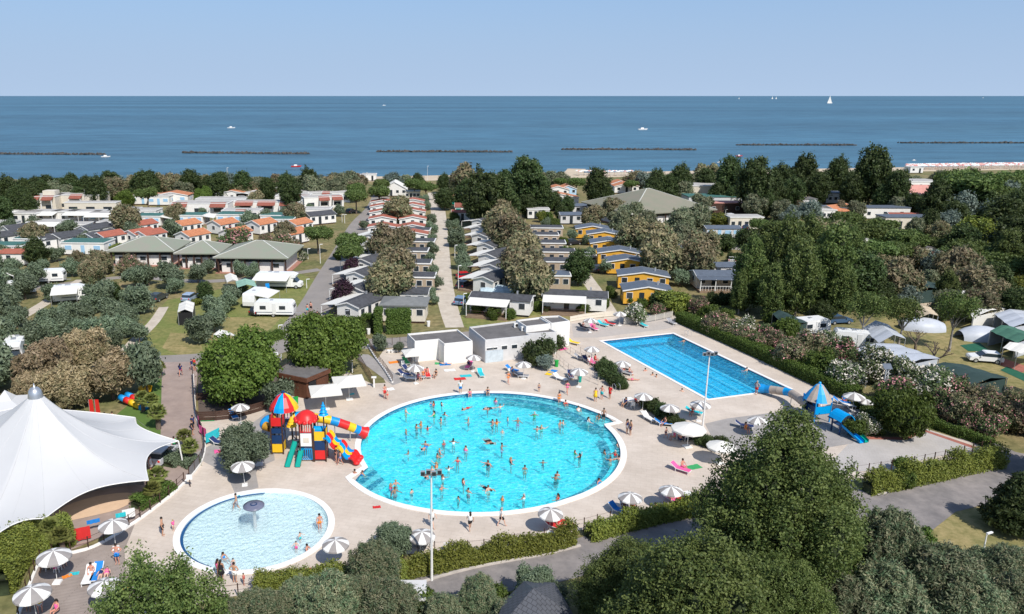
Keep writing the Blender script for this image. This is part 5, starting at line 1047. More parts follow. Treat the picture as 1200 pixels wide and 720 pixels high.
def person_meshes(kind_):
    if kind_ in PM: return PM[kind_]
    J = pose(kind_); d = {'body': skin_mesh(J)}
    f = (J['head'] - J['neck']).normalized(); back = V3(0, 1, 0) if abs(f.z) > .5 else V3(0, 0, -1)
    def hair(long): 
        mb = MB(); c = J['head'] + f * .045 + back * .025; mb.ball(c, .108, 10, 6, 0, 1.0)
        if long: mb.tube([c + back * .05, c + back * .09 - f * .14, c + back * .08 - f * .30], [.085, .075, .03], 8)
        return mb.mesh('hair', [HAIRS['dark']], True)
    d['hair_s'], d['hair_l'] = hair(0), hair(1)
    eye = MB()
    for s in (-1, 1): eye.ball(J['head'] - back * .088 + V3(s * .036, 0, 0) + f * .012, .012, 6, 4)
    mo = J['head'] - back * .094 - f * .045; eye.bar(mo - V3(.022, 0, 0), mo + V3(.022, 0, 0), .010)
    d['face'] = eye.mesh('face_features', [HAIRS['dark']])
    def legs(k1, grow):
        mb = MB(); mb.tube([J['waist'].lerp(J['pel'], .35), J['pel'], J['hipl'].lerp(J['hipr'], .5)], [.150, .168, .155], 12)
        for n in 'lr': q = J['hip' + n]; mb.tube([q.lerp(J['pel'], .3), q, q.lerp(J['kn' + n], k1)], [.10, .118, .088 + grow], 10)
        return mb.mesh('trunks', [CLM['black']], True)
    d['shorts'] = legs(.62, .012); d['briefs'] = legs(.12, .02)
    top = MB(); top.tube([J['waist'].lerp(J['chest'], .62), J['chest'].lerp(J['neck'], .25)], [.150, .160], 12); d['top'] = top.mesh('bikini_top', [CLM['black']], True)
    suit = MB(); suit.tube([J['pel'], J['waist'], J['chest'], J['chest'].lerp(J['neck'], .45)], [.160, .138, .163, .12], 12); d['suit'] = suit.mesh('swimsuit', [CLM['black']], True)
    sh = MB(); sh.tube([J['pel'], J['waist'], J['chest'], J['chest'].lerp(J['neck'], .75)], [.178, .162, .178, .08], 12)
    for n in 'lr': sh.tube([J['sh' + n].lerp(J['chest'], .4), J['sh' + n], J['sh' + n].lerp(J['el' + n], .6)], [.09, .088, .07], 8)
    d['shirt'] = sh.mesh('shirt', [CLM['white']], True)
    dr = MB(); k = J['knl'].lerp(J['knr'], .5); dr.tube([J['chest'].lerp(J['neck'], .45), J['chest'], J['waist'], J['pel'], J['pel'].lerp(k, .8)], [.12, .172, .15, .18, .25], 14); d['dress'] = dr.mesh('dress', [CLM['white']], True)
    PM[kind_] = d; return d
def person(x, y, kind_, face, look, wear, skin=0, hair='dark', long=False, z=0.035, s=1.0, at=None, tilt=0.0, group=None):
    """face: direction the figure faces, degrees in the ground plane, 0 = towards the camera; wear: {'shorts': 'blue', ...}"""
    P = at if at is not None else G(x, y, z); P = Vector((P[0], P[1], z)) if at is None else Vector(at)
    D = person_meshes(kind_); t = thing('person', look, 'person', P, R(face), group, scale=s)
    b = link('body', D['body'], t); recol(b, SKINS[skin]); h = link('hair', D['hair_l' if long else 'hair_s'], t); recol(h, HAIRS[hair])
    if kind_ not in ('wade', 'play', 'swim'): link('face_features', D['face'], t)
    for k, c in wear.items():
        o = link({'shorts': 'trunks', 'briefs': 'trunks', 'top': 'bikini_top', 'suit': 'swimsuit', 'shirt': 'shirt', 'dress': 'dress'}[k], D[k], t); recol(o, CLM[c])
    if tilt: t.rotation_euler = (tilt, 0, R(face))
    return t
# --- swimmers in the round pool
gp = 'bathers in the round pool'
pts = [(400 + a / 4, 440 + b / 4) for a, b in ((302, 165), (420, 125), (432, 128), (470, 130), (435, 178), (485, 178), (467, 202), (596, 205), (710, 215), (303, 260), (352, 240), (373, 222), (404, 243), (118, 278), (394, 318), (480, 312), (525, 308), (583, 340), (314, 358), (460, 354), (450, 378), (545, 392), (445, 420), (503, 432), (475, 475), (470, 524), (572, 492), (595, 537), (548, 575), (687, 412), (255, 500), (232, 518), (250, 540), (330, 540), (425, 437), (685, 155))] + \
      [(570 + a / 4, 440 + b / 4) for a, b in ((43, 112), (64, 142), (100, 200), (147, 209), (28, 216), (48, 215), (225, 180), (75, 260), (72, 328), (8, 412), (115, 397), (180, 430), (265, 402), (345, 220), (359, 214), (237, 247), (258, 241), (415, 357), (437, 372), (332, 460), (324, 476), (175, 565), (75, 574), (8, 528), (335, 567), (553, 357), (603, 362), (612, 320), (580, 392), (620, 386), (527, 492), (478, 206))]
r2 = random.Random(5)
for i, (a, b) in enumerate(pts):
    P = G(a, b + 3.0, -.1); lng = r2.random() < .45; hr_ = r2.choice(['dark', 'dark', 'brown', 'brown', 'fair', 'grey']); col_ = r2.choice(['black', 'navy', 'red', 'blue', 'pink', 'orange', 'turquoise', 'white', 'green']); kd = i % 5 == 3 or i in (1, 12, 35)
    k = r2.choice(['wade', 'wade', 'play', 'stand']); sink = -1.30 if not kd else -.95
    lk = ('child' if kd else 'woman' if lng else 'man') ; wr = {'suit': col_} if lng else ({'shorts': col_})
    person(a, b, k, r2.uniform(-180, 180), f"{'child' if kd else 'bather'} with {'long ' if lng else 'short '}{hr_} hair in the water", wr, r2.randrange(4), hr_, lng, at=(P.x, P.y, sink + r2.uniform(-.03, .06)), s=.74 if kd else r2.uniform(.95, 1.03), group=gp)
for a, b, f in ((497.5, 525, 60), (570 + 2, 440 + 39, 20), (572, 518.5, 120), (575, 518, 110), (501, 557.5, 70), (571, 573, 130), (546, 479, 40)):
    P = G(a, b, -.1); person(a, b, 'swim', f + 90, 'swimmer stretched out on the water', {'shorts': r2.choice(['red', 'black', 'blue'])}, r2.randrange(3), at=(P.x, P.y, -.07), group=gp)
# --- on the shelf, the steps and the coping
for a, b, k, f, lk, wr, sk, z_ in ((655, 475, 'stand', 20, 'woman in orange bikini standing on the pool shelf', {'briefs': 'orange', 'top': 'orange'}, 2, -.43), (662.5, 477, 'ground', 10, 'bather in red sitting on the edge of the pool shelf', {'briefs': 'red', 'top': 'red'}, 2, -.43),
                               (677.5, 484, 'ground', 20, 'fair bather sitting on the shelf with white swimsuit', {'suit': 'white'}, 1, -.43), (701.5, 493, 'ground', -30, 'man crouched at the tip of the pool shelf', {'shorts': 'black'}, 0, -.43), (707, 495, 'stand', -10, 'dark-haired man standing at the tip of the shelf', {'shorts': 'black'}, 3, -.43),
                               (416, 563.5, 'sit', 160, 'person in red sitting in the corner steps', {'briefs': 'red', 'top': 'red'}, 3, -.75), (425, 565, 'sit', 130, 'person in blue sitting in the corner steps', {'briefs': 'blue', 'top': 'blue'}, 0, -.85),
                               (539.5, 461.5, 'stand', 180, 'person in white shirt standing at the pool rim', {'shirt': 'white', 'shorts': 'blue'}, 0, .09), (550.5, 464, 'ground', 0, 'woman sitting on the rim with feet in the water', {'briefs': 'pink', 'top': 'pink'}, 2, .05), (571.5, 461.5, 'ground', 0, 'woman in dark bikini sitting on the pool rim', {'briefs': 'navy', 'top': 'navy'}, 0, .05)):
    person(a, b, k, f, lk, wr, sk, 'dark' if sk else 'brown', 'woman' in lk, z_, group='bathers at the rim of the round pool')
# --- lane pool
for a, b, k, lk in ((756, 434, 'wade', 'bather leaning on the near wall of the lane pool'), (764.5, 439, 'wade', 'bather by the lane pool wall, dark hair'), (769, 441, 'wade', 'bather by the lane pool wall, turned away'), (799, 458, 'wade', 'bather in the near corner of the lane pool'), (875, 433, 'wade', 'dark-haired bather at the far wall of the lane pool'), (801, 399, 'wade', 'bather near the far corner of the lane pool')):
    P = G(a, b + 2, -.1); person(a, b, k, r2.uniform(-180, 180), lk, {'shorts': 'black'}, r2.randrange(3), at=(P.x, P.y, -1.30), group='bathers in the lane pool')
# --- paddling pool
gk = 'people in the paddling pool'
for a, b, k, f, lk, wr, sk, s in ((375, 623.5, 'stand', 30, 'man in orange trunks standing in the paddling pool', {'briefs': 'orange'}, 2, 1), (277.5, 599, 'walk', -60, 'man in grey shorts wading at the far rim of the paddling pool', {'shorts': 'grey'}, 0, 1), (352, 637, 'wade', 60, 'toddler in turquoise wading beside a smaller one', {'shorts': 'turquoise'}, 1, .62), (347.5, 648, 'wade', 0, 'toddler in pink at the rim of the paddling pool', {'shorts': 'pink'}, 1, .62),
                              (360, 649, 'ground', 70, 'man in red trunks sitting in the shallow water', {'shorts': 'red'}, 2, 1), (262, 657.5, 'ground', 60, 'woman in blue swimsuit kneeling in shallow water', {'suit': 'blue'}, 0, .9), (274, 668, 'stand', 10, 'small child standing in the shallow water at the rim', {'briefs': 'pink'}, 1, .6)):
    person(a, b, k, f, lk, wr, sk, 'dark', 'woman' in lk, -.40, s, group=gk)
# --- people on the deck
gd = 'people on the pool deck'
for a, b, k, f, lk, wr, sk, hr_, lg, s in (
    (191, 628, 'stand', 100, 'man in black trunks standing left of the paddling pool', {'shorts': 'black'}, 0, 'dark', 0, 1), (203.5, 622, 'stand', 60, 'small child in pink hat by the paddling pool rim', {'shirt': 'pink', 'briefs': 'white'}, 1, 'fair', 0, .6),
    (138, 661, 'hips', 10, 'man in bright blue trunks on the timber deck', {'shorts': 'blue'}, 2, 'dark', 0, 1.03), (451, 467, 'stand', 40, 'man in red trunks walking below the ramp', {'shorts': 'red'}, 2, 'dark', 0, 1.03), (454, 468.5, 'stand', -20, 'child in red beside the man below the ramp', {'briefs': 'red'}, 1, 'brown', 0, .68),
    (595.5, 450, 'walk', 30, 'woman in orange bikini near the striped umbrella', {'briefs': 'orange', 'top': 'orange'}, 2, 'fair', 1, .98), (631.5, 459.5, 'stand', 0, 'child standing alone above the round pool', {'briefs': 'navy'}, 0, 'dark', 0, .66), (664.5, 462, 'walk', 20, 'woman in pale bikini walking above the round pool', {'briefs': 'pink', 'top': 'pink'}, 2, 'dark', 1, 1),
    (697.5, 470.5, 'stand', 0, 'woman in long yellow robe with dark hair', {'dress': 'yellow'}, 0, 'dark', 1, 1), (705, 468, 'hips', -40, 'man in turquoise shorts between the yellow and red robes', {'shorts': 'turquoise'}, 2, 'brown', 0, 1), (714.5, 467.5, 'hips', -60, 'lifeguard in red shirt and shorts', {'shirt': 'red', 'shorts': 'red'}, 0, 'dark', 0, 1),
    (734.5, 508.5, 'stand', 40, 'woman in dark clothes talking at the shelf tip', {'suit': 'navy', 'shorts': 'grey'}, 3, 'dark', 1, 1), (738.5, 510, 'stand', -70, 'man in navy trunks talking at the shelf tip', {'shorts': 'navy'}, 0, 'dark', 0, 1), (780, 514, 'walk', 60, 'child in dark swimwear walking past the table', {'briefs': 'navy'}, 2, 'dark', 0, .75),
    (886, 462.5, 'hips', -60, 'man in red shorts and grey shirt at the tube slide', {'shirt': 'grey', 'shorts': 'red'}, 0, 'grey', 0, 1.03), (506.5, 618, 'walk', 40, 'man in white shirt and black shorts beside the tall mast', {'shirt': 'white', 'shorts': 'black'}, 1, 'fair', 0, 1), (551, 621.5, 'walk', -170, 'woman in white shirt running along the pool', {'shirt': 'white', 'shorts': 'black'}, 0, 'dark', 1, 1), (587.5, 617, 'walk', 110, 'man in white shirt striding by the fence', {'shirt': 'white', 'shorts': 'black'}, 1, 'grey', 0, 1.03),
    (260, 680, 'stand', 170, 'woman in black dress at the paddling pool rim', {'dress': 'black'}, 3, 'dark', 1, 1), (256.5, 677.5, 'stand', 150, 'woman in pink behind the woman in black dress', {'suit': 'pink'}, 3, 'dark', 1, .95), (275.5, 683, 'hips', 170, 'tanned man with white towel below the paddling pool', {'shorts': 'white'}, 0, 'dark', 0, 1), (286, 686, 'stand', 100, 'child in red by the tanned man', {'suit': 'red'}, 2, 'brown', 0, .6),
    (399, 545, 'walk', -60, 'child beside the wave slide', {'briefs': 'blue'}, 2, 'dark', 0, .85), (394, 542, 'stand', -60, 'woman in dark bikini next to the wave slide', {'briefs': 'black', 'top': 'black'}, 2, 'dark', 1, 1), (212, 441, 'walk', 180, 'woman in dark top walking up the pinkish walk', {'shirt': 'navy', 'briefs': 'pink'}, 2, 'dark', 1, 1),
    (228.5, 434, 'stand', 150, 'person in red by the gate of the walk', {'shirt': 'red', 'shorts': 'navy'}, 2, 'dark', 0, 1), (225, 434.5, 'walk', 100, 'person in navy by the gate of the walk', {'shirt': 'navy', 'shorts': 'grey'}, 2, 'brown', 0, .95), (360.5, 368.5, 'walk', 170, 'man in turquoise shorts walking on the camp road', {'shorts': 'turquoise'}, 2, 'dark', 0, 1.05), (364.5, 366, 'walk', 170, 'man in black shorts walking on the camp road', {'shorts': 'black'}, 2, 'brown', 0, 1.05),
    (422.5, 267, 'walk', 170, 'person in red shirt on the far camp road', {'shirt': 'red', 'shorts': 'pink'}, 2, 'dark', 0, 1.1), (177, 553, 'stand', 80, 'woman in white dress in the shade at the tent corner', {'dress': 'white'}, 2, 'dark', 1, 1), (174, 585, 'stand', -70, 'person in pink at the stage corner of the tent', {'shirt': 'pink', 'shorts': 'grey'}, 2, 'dark', 0, 1), (205, 530, 'stand', 40, 'person in green shirt at the tent pole', {'shirt': 'green', 'shorts': 'black'}, 0, 'dark', 0, 1),
    (123, 492, 'ground', 30, 'woman in white sitting under the brown tamarisk', {'shirt': 'white', 'shorts': 'navy'}, 0, 'dark', 1, 1), (132, 491, 'ground', -40, 'man in white sitting under the brown tamarisk', {'shirt': 'white', 'shorts': 'black'}, 0, 'dark', 0, 1), (226.5, 504, 'stand', 60, 'person in dark clothes outside the side fence', {'shirt': 'navy', 'shorts': 'black'}, 0, 'dark', 0, 1), (226, 510, 'stand', 100, 'person in red cap outside the side fence', {'shirt': 'black', 'shorts': 'navy'}, 0, 'brown', 0, 1),
    (960.5, 484, 'stand', 0, 'child inside the blue play tower', {'suit': 'white'}, 1, 'fair', 0, .75)):
    person(a, b, k, f, lk, wr, sk, hr_, bool(lg), s=s, group=gd)
# ================= the big tent =================
MEMB = M('tent_membrane', (.61, .61, .605), .6, .02, .3, transl=.12); GALV = M('galvanised_steel', (.50, .52, .54), .35, .05, metal=.7)
tz = lambda x, y, z: G(x, y, z)
M0 = G(56, 560); zt = 9.0
while PR((M0.x, M0.y, zt))[1] > 466: zt += .05
tent = thing('event_tent', 'huge white peaked tent with metal mast cap', 'tent', M0, 0, None, True)
CN = [(209, 517, 2.7), (174, 563, 2.9), (52, 608, 2.5), (-50, 668, 2.5), (-170, 590, 2.7), (-120, 505, 2.9), (20, 478, 3.0), (158, 489.5, 2.9)]
CW = [tz(*c) - M0 for c in CN]
for c, q in zip(CW, CN): c.z = q[2]
def membrane():
    mb = MB(); rim = []; ns = 14
    SCL = {0: .12, 1: .13, 2: .10, 3: .1, 4: .1, 5: .1, 6: .05, 7: .13}
    for i in range(8):
        a, b = CW[i], CW[(i + 1) % 8]
        for k in range(ns):
            t = k / ns; q = a.lerp(b, t); f = 4 * t * (1 - t); q = Vector((q.x * (1 - SCL[i] * f), q.y * (1 - SCL[i] * f), q.z + (.15 if i == 1 else .4) * f)); rim.append(q)
    N_ = len(rim); rows = 26
    for j in range(rows + 1):
        u_ = j / rows
        for q in rim:
            ang = math.atan2(q.y, q.x); c0 = Vector((math.cos(ang) * .62, math.sin(ang) * .62, zt - .75)); p = c0.lerp(q, u_ ** 1.0); p.z = q.z + (c0.z - q.z) * (1 - u_) ** 2.35; mb.v.append(tuple(p))
    for j in range(rows):
        for k in range(N_): k2 = (k + 1) % N_; mb.f.append([j * N_ + k, (j + 1) * N_ + k, (j + 1) * N_ + k2, j * N_ + k2]); mb.m.append(0)
    return mb, rim
mb, rim = membrane(); mem = mb.build('membrane', MEMB, tent, smooth=True)
MB().tube([(p.x, p.y, p.z) for p in rim + [rim[0]]], .05, 5).build('edge_cable', WHITE, tent)
MB().lathe([(.68, zt - .85), (.62, zt - .5), (.55, zt - .15), (.35, zt + .12), (.08, zt + .22), (.05, zt + .5), (0.001, zt + .6)], n=20).build('mast_cap', GALV, tent, smooth=True)
MB().tube([(0, 0, 0), (0, 0, zt - .2)], .22, 10).build('mast', GALV, tent)
seam_m = M('membrane_seam', (.56, .56, .555), .6)
for k in range(0, 112, 7):
    pts_ = [Vector(mb.v[j * 112 + k]) + Vector((0, 0, .006)) for j in range(27)]; MB().tube(pts_, (.010 if k % 14 else .018), 4, cap=False).build('seam', seam_m, tent)
for i, c in enumerate(CW):
    if i in (1, 3, 4, 5): continue
    o_ = Vector((c.x, c.y, 0)).normalized() * .25; MB().tube([(c.x + o_.x, c.y + o_.y, 0), (c.x, c.y, c.z)], .075, 8).build('corner_pole', WHITE, tent)
    if i > 5: MB().tube([(c.x, c.y, c.z - .05), (c.x + o_.x * 9, c.y + o_.y * 9, .02)], .018, 4).build('guy_cable', GALV, tent)
sh_ = smooth_path([G(*q) for q in ((62, 612), (75, 595), (110, 583), (150, 578), (158, 585), (140, 597), (105, 606), (75, 612))], 5, True)
sheet('stage_floor', sh_, .05, M('tan_stage_floor', (.62, .44, .30), .7, .05), kind='structure')
sw = [p for p in smooth_path([G(*q) for q in ((60, 600), (72, 590), (100, 578), (140, 570), (168, 568))], 5)]
k_ = thing('stage_backdrop', 'curved grey stage wall under the tent', 'stage wall', sw[0], 0, None, True); kk = kerb('panel', [p - sw[0] for p in sw], .2, 1.9, M('grey_backdrop', (.26, .24, .22), .8), parent=k_)
for x, y, s, lk in ((12, 498, 1.0, 'small white marquee behind the big tent, cut by the picture edge'), (28, 506, .8, 'small white marquee between the big tent and the tamarisks'), (-2, 520, .9, 'small white marquee tucked against the big tent')):
    t = thing('marquee', lk, 'marquee', G(x, y), .2, 'small white marquees', True, s); m_ = MB(); m_.add([(-3, -3, 2.3), (3, -3, 2.3), (3, 3, 2.3), (-3, 3, 2.3), (-.8, -.8, 3.1), (.8, -.8, 3.1), (.8, .8, 3.1), (-.8, .8, 3.1), (0, 0, 4.1)], [(0, 1, 5, 4), (1, 2, 6, 5), (2, 3, 7, 6), (3, 0, 4, 7), (4, 5, 8), (5, 6, 8), (6, 7, 8), (7, 4, 8)]); m_.build('canopy', MEMB, t)
    MB().box((0, 0, 2.05), (6, 6, .24)).build('valance', MEMB, t)
    for a in (-2.9, 2.9):
        for b in (-2.9, 2.9): MB().box((a, b, 0), (.09, .09, 2.2)).build('leg', WHITE, t)
# ================= umbrellas =================
UW, UG = M('white_umbrella_cloth', (.80, .79, .76), .8, .03, transl=.1), M('grey_umbrella_cloth', (.33, .305, .29), .8, .05, transl=.1)
def umbrella_proto():
    t = thing('beach_umbrella', None, 'umbrella', (0, 0, 0), 0, 'grey and white striped umbrellas', True)
    MB().tube([(0, 0, .05), (0, 0, 2.52)], .022, 6).build('pole', WHITE, t); MB().box((0, 0, 0), (.55, .55, .1), top=(.9, .9)).build('base', WHITE, t); MB().ball((0, 0, 2.55), .04, 6, 4).build('finial', WHITE, t)
    prof = [(.03, 2.5), (.62, 2.33), (1.12, 2.05), (1.14, 1.93)]; me = [MB().lathe([(r, z) for r, z in prof], n=2, a0=0, a1=math.pi / 5).mesh('canopy_panel', [m_]) for m_ in (UW, UG)]
    for i in range(10): link('canopy_panel', me[i % 2], t, rz=i * math.pi / 5)
    ribs = cmesh('umb_rib', MB().bar((.03, 0, 2.47), (1.1, 0, 2.03), .018), METAL)
    for i in range(5): link('rib', ribs, t, rz=i * 2 * math.pi / 5)
    return t
UP = umbrella_proto(); U0 = [UP]
def umb(x, y, look, s=1.0, z=2.3):
    P = G(x, y, z * s); P.z = .035
    if U0: t = U0.pop(); t.location = P; t.rotation_euler = (R(rnd.uniform(-3, 3)), R(rnd.uniform(-3, 3)), rnd.uniform(0, 3)); t.scale = (s,) * 3; THINGS[[q[0] for q in THINGS].index(t)][1] = look; return t
    t = dup(UP, P, rnd.uniform(0, 3), s, look, final=True); t.rotation_euler = (R(rnd.uniform(-3, 3)), R(rnd.uniform(-3, 3)), rnd.uniform(0, 3)); return t
for q in ((132, 613, 'striped umbrella on the timber deck beside the red towel', 1.12), (62, 649, 'striped umbrella over the chairs at the corner of the timber deck', 1.2), (38, 692, 'striped umbrella over bathers at the lower edge of the timber deck', 1.2), (122, 684, 'striped umbrella half behind the young poplar', 1.1),
          (281, 476, 'striped umbrella over the blue lounger by the slatted fence', 1.0), (288, 517, 'striped umbrella behind the round olive tree', 1.0), (285, 543.5, 'striped umbrella just above the paddling pool', 1.08), (394, 635, 'striped umbrella between the two pools'), (495, 625, 'striped umbrella beside the tall mast'), (645, 599, 'striped umbrella above the red loungers'),
          (739, 581, 'striped umbrella by the blue lounger near the fence'), (787, 573, 'striped umbrella by the pink loungers near the big poplar'), (487, 430, 'striped umbrella over navy loungers on the sunbathing terrace', 1.1), (554.5, 418, 'striped umbrella in front of the white pool house'), (692, 374.5, 'striped umbrella on the far terrace below the water post'), (727, 367, 'striped umbrella by the white oleander'),
          (694, 408, 'striped umbrella over the group beside the ramp'), (730, 425, 'striped umbrella beside the lane pool, near the elongated shrub'), (614, 426, 'striped umbrella before the grey pool house'), (679, 434, 'striped umbrella over the blue chair at the ramp foot', 1.1), (754, 463, 'striped umbrella over the white table by the planting strip'), (786, 476.5, 'striped umbrella above the man in blue trunks'), (821, 472, 'striped umbrella at the foot of the lane pool mast', 1.1),
          (889, 491, 'striped umbrella half hidden by the big poplar crown'), (1001.5, 463, 'striped umbrella behind the blue play tower', 1.15), (1015, 470, 'striped umbrella low beside the hedge behind the blue slides', .8)):
    umb(q[0], q[1], q[2], q[3] * .9 if len(q) > 3 else .92)
def plain_umb(x, y, look, square=False, r=1.6, h=2.6):
    P = G(x, y, h - .2); P.z = .035; t = thing('parasol', look, 'parasol', P, .25, None, True)
    n = 4 if square else 10; a0 = math.pi / 4 if square else 0
    MB().lathe([(.05, h), (r, h - .55), (r, h - .72)], n=n, a0=a0, a1=a0 + 2 * math.pi).build('canopy', AWN, t); MB().tube([(0, 0, .05), (0, 0, h)], .035, 8).build('pole', WHITE, t); MB().box((0, 0, 0), (.8, .8, .1)).build('base', WHITE, t)
plain_umb(381, 454, 'square cream parasol in front of the kiosk, nearer the play tower', True, 2.5, 2.9); plain_umb(408.5, 443.5, 'square cream parasol beside the lamp post', True, 2.6, 2.9); plain_umb(484, 410.5, 'white square parasol before the L-shaped pool house', True, 1.9, 2.4)
plain_umb(807.5, 499, 'round plain white parasol over the family table', False, 1.75, 2.6); plain_umb(845.5, 519.5, 'plain white parasol almost covered by the poplar crown', False, 1.4, 2.4)
# ================= sun loungers, chairs, tables =================
def lounger_proto():
    t = thing('sun_lounger', None, 'sun lounger', (0, 0, 0), 0, 'sun loungers on the pool deck', True)
    f = MB(); f.bar((-.33, -.95, .32), (-.33, .35, .32), .05); f.bar((.33, -.95, .32), (.33, .35, .32), .05); f.bar((-.33, -.95, .32), (.33, -.95, .32), .05); f.bar((-.33, .35, .32), (-.33, .95, .72), .05); f.bar((.33, .35, .32), (.33, .95, .72), .05); f.bar((-.33, .95, .72), (.33, .95, .72), .05); f.build('frame', WHITE, t)
    MB().box((0, -.3, .33), (.62, 1.28, .05)).build('seat', CLM['blue'], t); b = MB().add([(-.31, .35, .37), (.31, .35, .37), (.31, .94, .77), (-.31, .94, .77), (-.31, .37, .33), (.31, .37, .33), (.31, .96, .73), (-.31, .96, .73)], [(0, 1, 2, 3), (7, 6, 5, 4), (0, 4, 5, 1), (1, 5, 6, 2), (2, 6, 7, 3), (3, 7, 4, 0)]).build('backrest', CLM['blue'], t)
    lg = cmesh('lleg', MB().box((0, 0, 0), (.05, .05, .31)), WHITE)
    for a in (-.33, .33):
        for b_ in (-.85, .4): link('leg', lg, t, (a, b_, 0))
    return t
LP = lounger_proto(); L0 = [LP]
def lounger(x, y, hd, col_, look):
    P = G(x, y); P.z = .035
    if L0: t = L0.pop(); t.location = P; t.rotation_euler = (0, 0, R(hd)); THINGS[[q[0] for q in THINGS].index(t)][1] = look
    else: t = dup(LP, P, R(hd), None, look, final=True)
    for c in CH[t.name]:
        if c.name.split('.')[0] in ('seat', 'backrest'): recol(c, CLM[col_])
    return t
for x, y, hd, c, lk in ((274, 490, 30, 'blue', 'blue lounger in umbrella shade by the slatted fence'), (105, 680, 10, 'white', 'white lounger on the timber deck, westmost of the pair'), (114, 677, 10, 'blue', 'blue lounger on the timber deck beside the white one'), (478, 436, 40, 'navy', 'navy lounger under the terrace umbrella'), (474, 441, 60, 'navy', 'navy lounger at the outer side of the terrace umbrella'), (480, 446, 80, 'white', 'white lounger in front of the navy pair'),
                        (490, 444, 70, 'grey', 'grey lounger beside the white one on the terrace'), (501, 442, 10, 'red', 'reddish lounger with two sunbathers on the terrace'), (480, 419, 60, 'grey', 'dark grey lounger under the white square parasol'), (476, 427, 20, 'green', 'green lounger near the orange towel'), (563.5, 441, 10, 'turquoise', 'pale turquoise lounger alone before the pool houses'), (549, 432, -20, 'pink', 'pink lounger in the shade before the white pool house'),
                        (683.5, 386, 40, 'black', 'black lounger on the far terrace'), (696, 387, 20, 'pink', 'pink lounger on the far terrace below the umbrella'), (706.5, 382.5, 40, 'turquoise', 'turquoise lounger on the far terrace'), (714.5, 381.5, 45, 'red', 'red lounger on the far terrace'), (753.5, 383, 20, 'turquoise', 'turquoise lounger beyond the corner of the lane pool'), (787, 380, 20, 'grey', 'grey lounger at the end of the clipped hedge'), (672, 404, 50, 'yellow', 'yellow lounger at the corner of the lane pool terrace'),
                        (600, 436, 50, 'blue', 'blue lounger at the front of the grey pool house'), (611, 443, 80, 'grey', 'long grey lounger in front of the blue one'), (604, 440, 70, 'white', 'white lounger between blue and grey ones'), (656.5, 446, 45, 'white', 'white lounger at the foot of the ramp'), (668.5, 443, 0, 'navy', 'navy deck chair beside the green bin'), (681, 422, 60, 'grey', 'grey lounger above the ramp'), (688, 425, 20, 'navy', 'navy lounger in the group above the ramp'), (695, 428, 20, 'pink', 'pink lounger in the group above the ramp'),
                        (733, 439, 50, 'grey', 'grey lounger beside the lane pool'), (729, 435, 50, 'black', 'black lounger beside the lane pool'), (760, 493, 25, 'white', 'white lounger by the planting strip'), (777, 499, 80, 'blue', 'blue lounger carrying the sitting man'), (789, 496, 30, 'navy', 'navy lounger behind the sitting man'), (813, 486, 60, 'turquoise', 'turquoise lounger beside the lane pool mast'), (872, 502, 70, 'navy', 'navy lounger beside the big poplar'),
                        (649.5, 620, 55, 'red', 'red lounger above the fence under the umbrella'), (659, 616, 50, 'red', 'second red lounger carrying a sunbather'), (725, 602, 40, 'blue', 'blue lounger by the umbrella near the fence'), (735, 603, 10, 'white', 'white lounger next to the blue one near the fence'), (785, 587, 30, 'pink', 'pink lounger under the umbrella near the poplar'), (793, 586, 30, 'red', 'red lounger under the umbrella near the poplar'), (797.5, 553, 50, 'pink', 'bright pink lounger lying alone beside the poplar'),
                        (489, 640, 80, 'black', 'black lounger beside the tall mast'), (986, 474, 60, 'blue', 'blue lounger behind the blue play tower'), (992, 478, 70, 'white', 'white lounger behind the blue play tower'), (1003, 485, 80, 'grey', 'grey lounger below the hedge behind the slides'), (257, 522, 70, 'navy', 'navy lounger below the turquoise banner')):
    lounger(x, y, hd, c, lk)
def chair_proto():
    t = thing('garden_chair', None, 'chair', (0, 0, 0), 0, 'white garden chairs', True); MB().box((0, 0, .4), (.46, .44, .05)).build('seat', WHITE, t); MB().box((0, .22, .44), (.46, .05, .44)).build('backrest', WHITE, t)
    lg = cmesh('cleg', MB().box((0, 0, 0), (.05, .05, .4)), WHITE)
    for a in (-.2, .2):
        for b in (-.18, .2): link('leg', lg, t, (a, b, 0))
    return t
CHP = chair_proto(); C0 = [CHP]
def chair(x, y, hd, look):
    P = G(x, y); P.z = .035
    if C0: t = C0.pop(); t.location = P; t.rotation_euler = (0, 0, R(hd)); THINGS[[q[0] for q in THINGS].index(t)][1] = look; return t
    return dup(CHP, P, R(hd), None, look, final=True)
def table(x, y, look, r=.5):
    P = G(x, y); P.z = .035; t = thing('garden_table', look, 'table', P, .3, 'white garden tables', True); MB().box((0, 0, .7), (r * 2, r * 2, .05)).build('tabletop', WHITE, t)
    lg = cmesh(('tleg'), MB().box((0, 0, 0), (.06, .06, .7)), WHITE)
    for a in (-1, 1):
        for b in (-1, 1): link('leg', lg, t, (a * r * .8, b * r * .8, 0))
for x, y, lk in ((737, 475, 'white table under the umbrella by the planting strip'), (797, 514, 'table of the family under the plain white parasol'), (62, 664, 'table under the umbrella at the deck corner'), (805, 588, 'white table at the edge of the big poplar'), (322, 421, 'white table behind the kiosk roof'), (316, 423, 'second white table behind the kiosk'), (413, 452, 'table below the cream parasol'), (236, 436, 'white table by the gate of the walk'), (497, 641, 'small white table beside the tall mast'), (38, 704, 'table under the lowest umbrella')): table(x, y, lk)
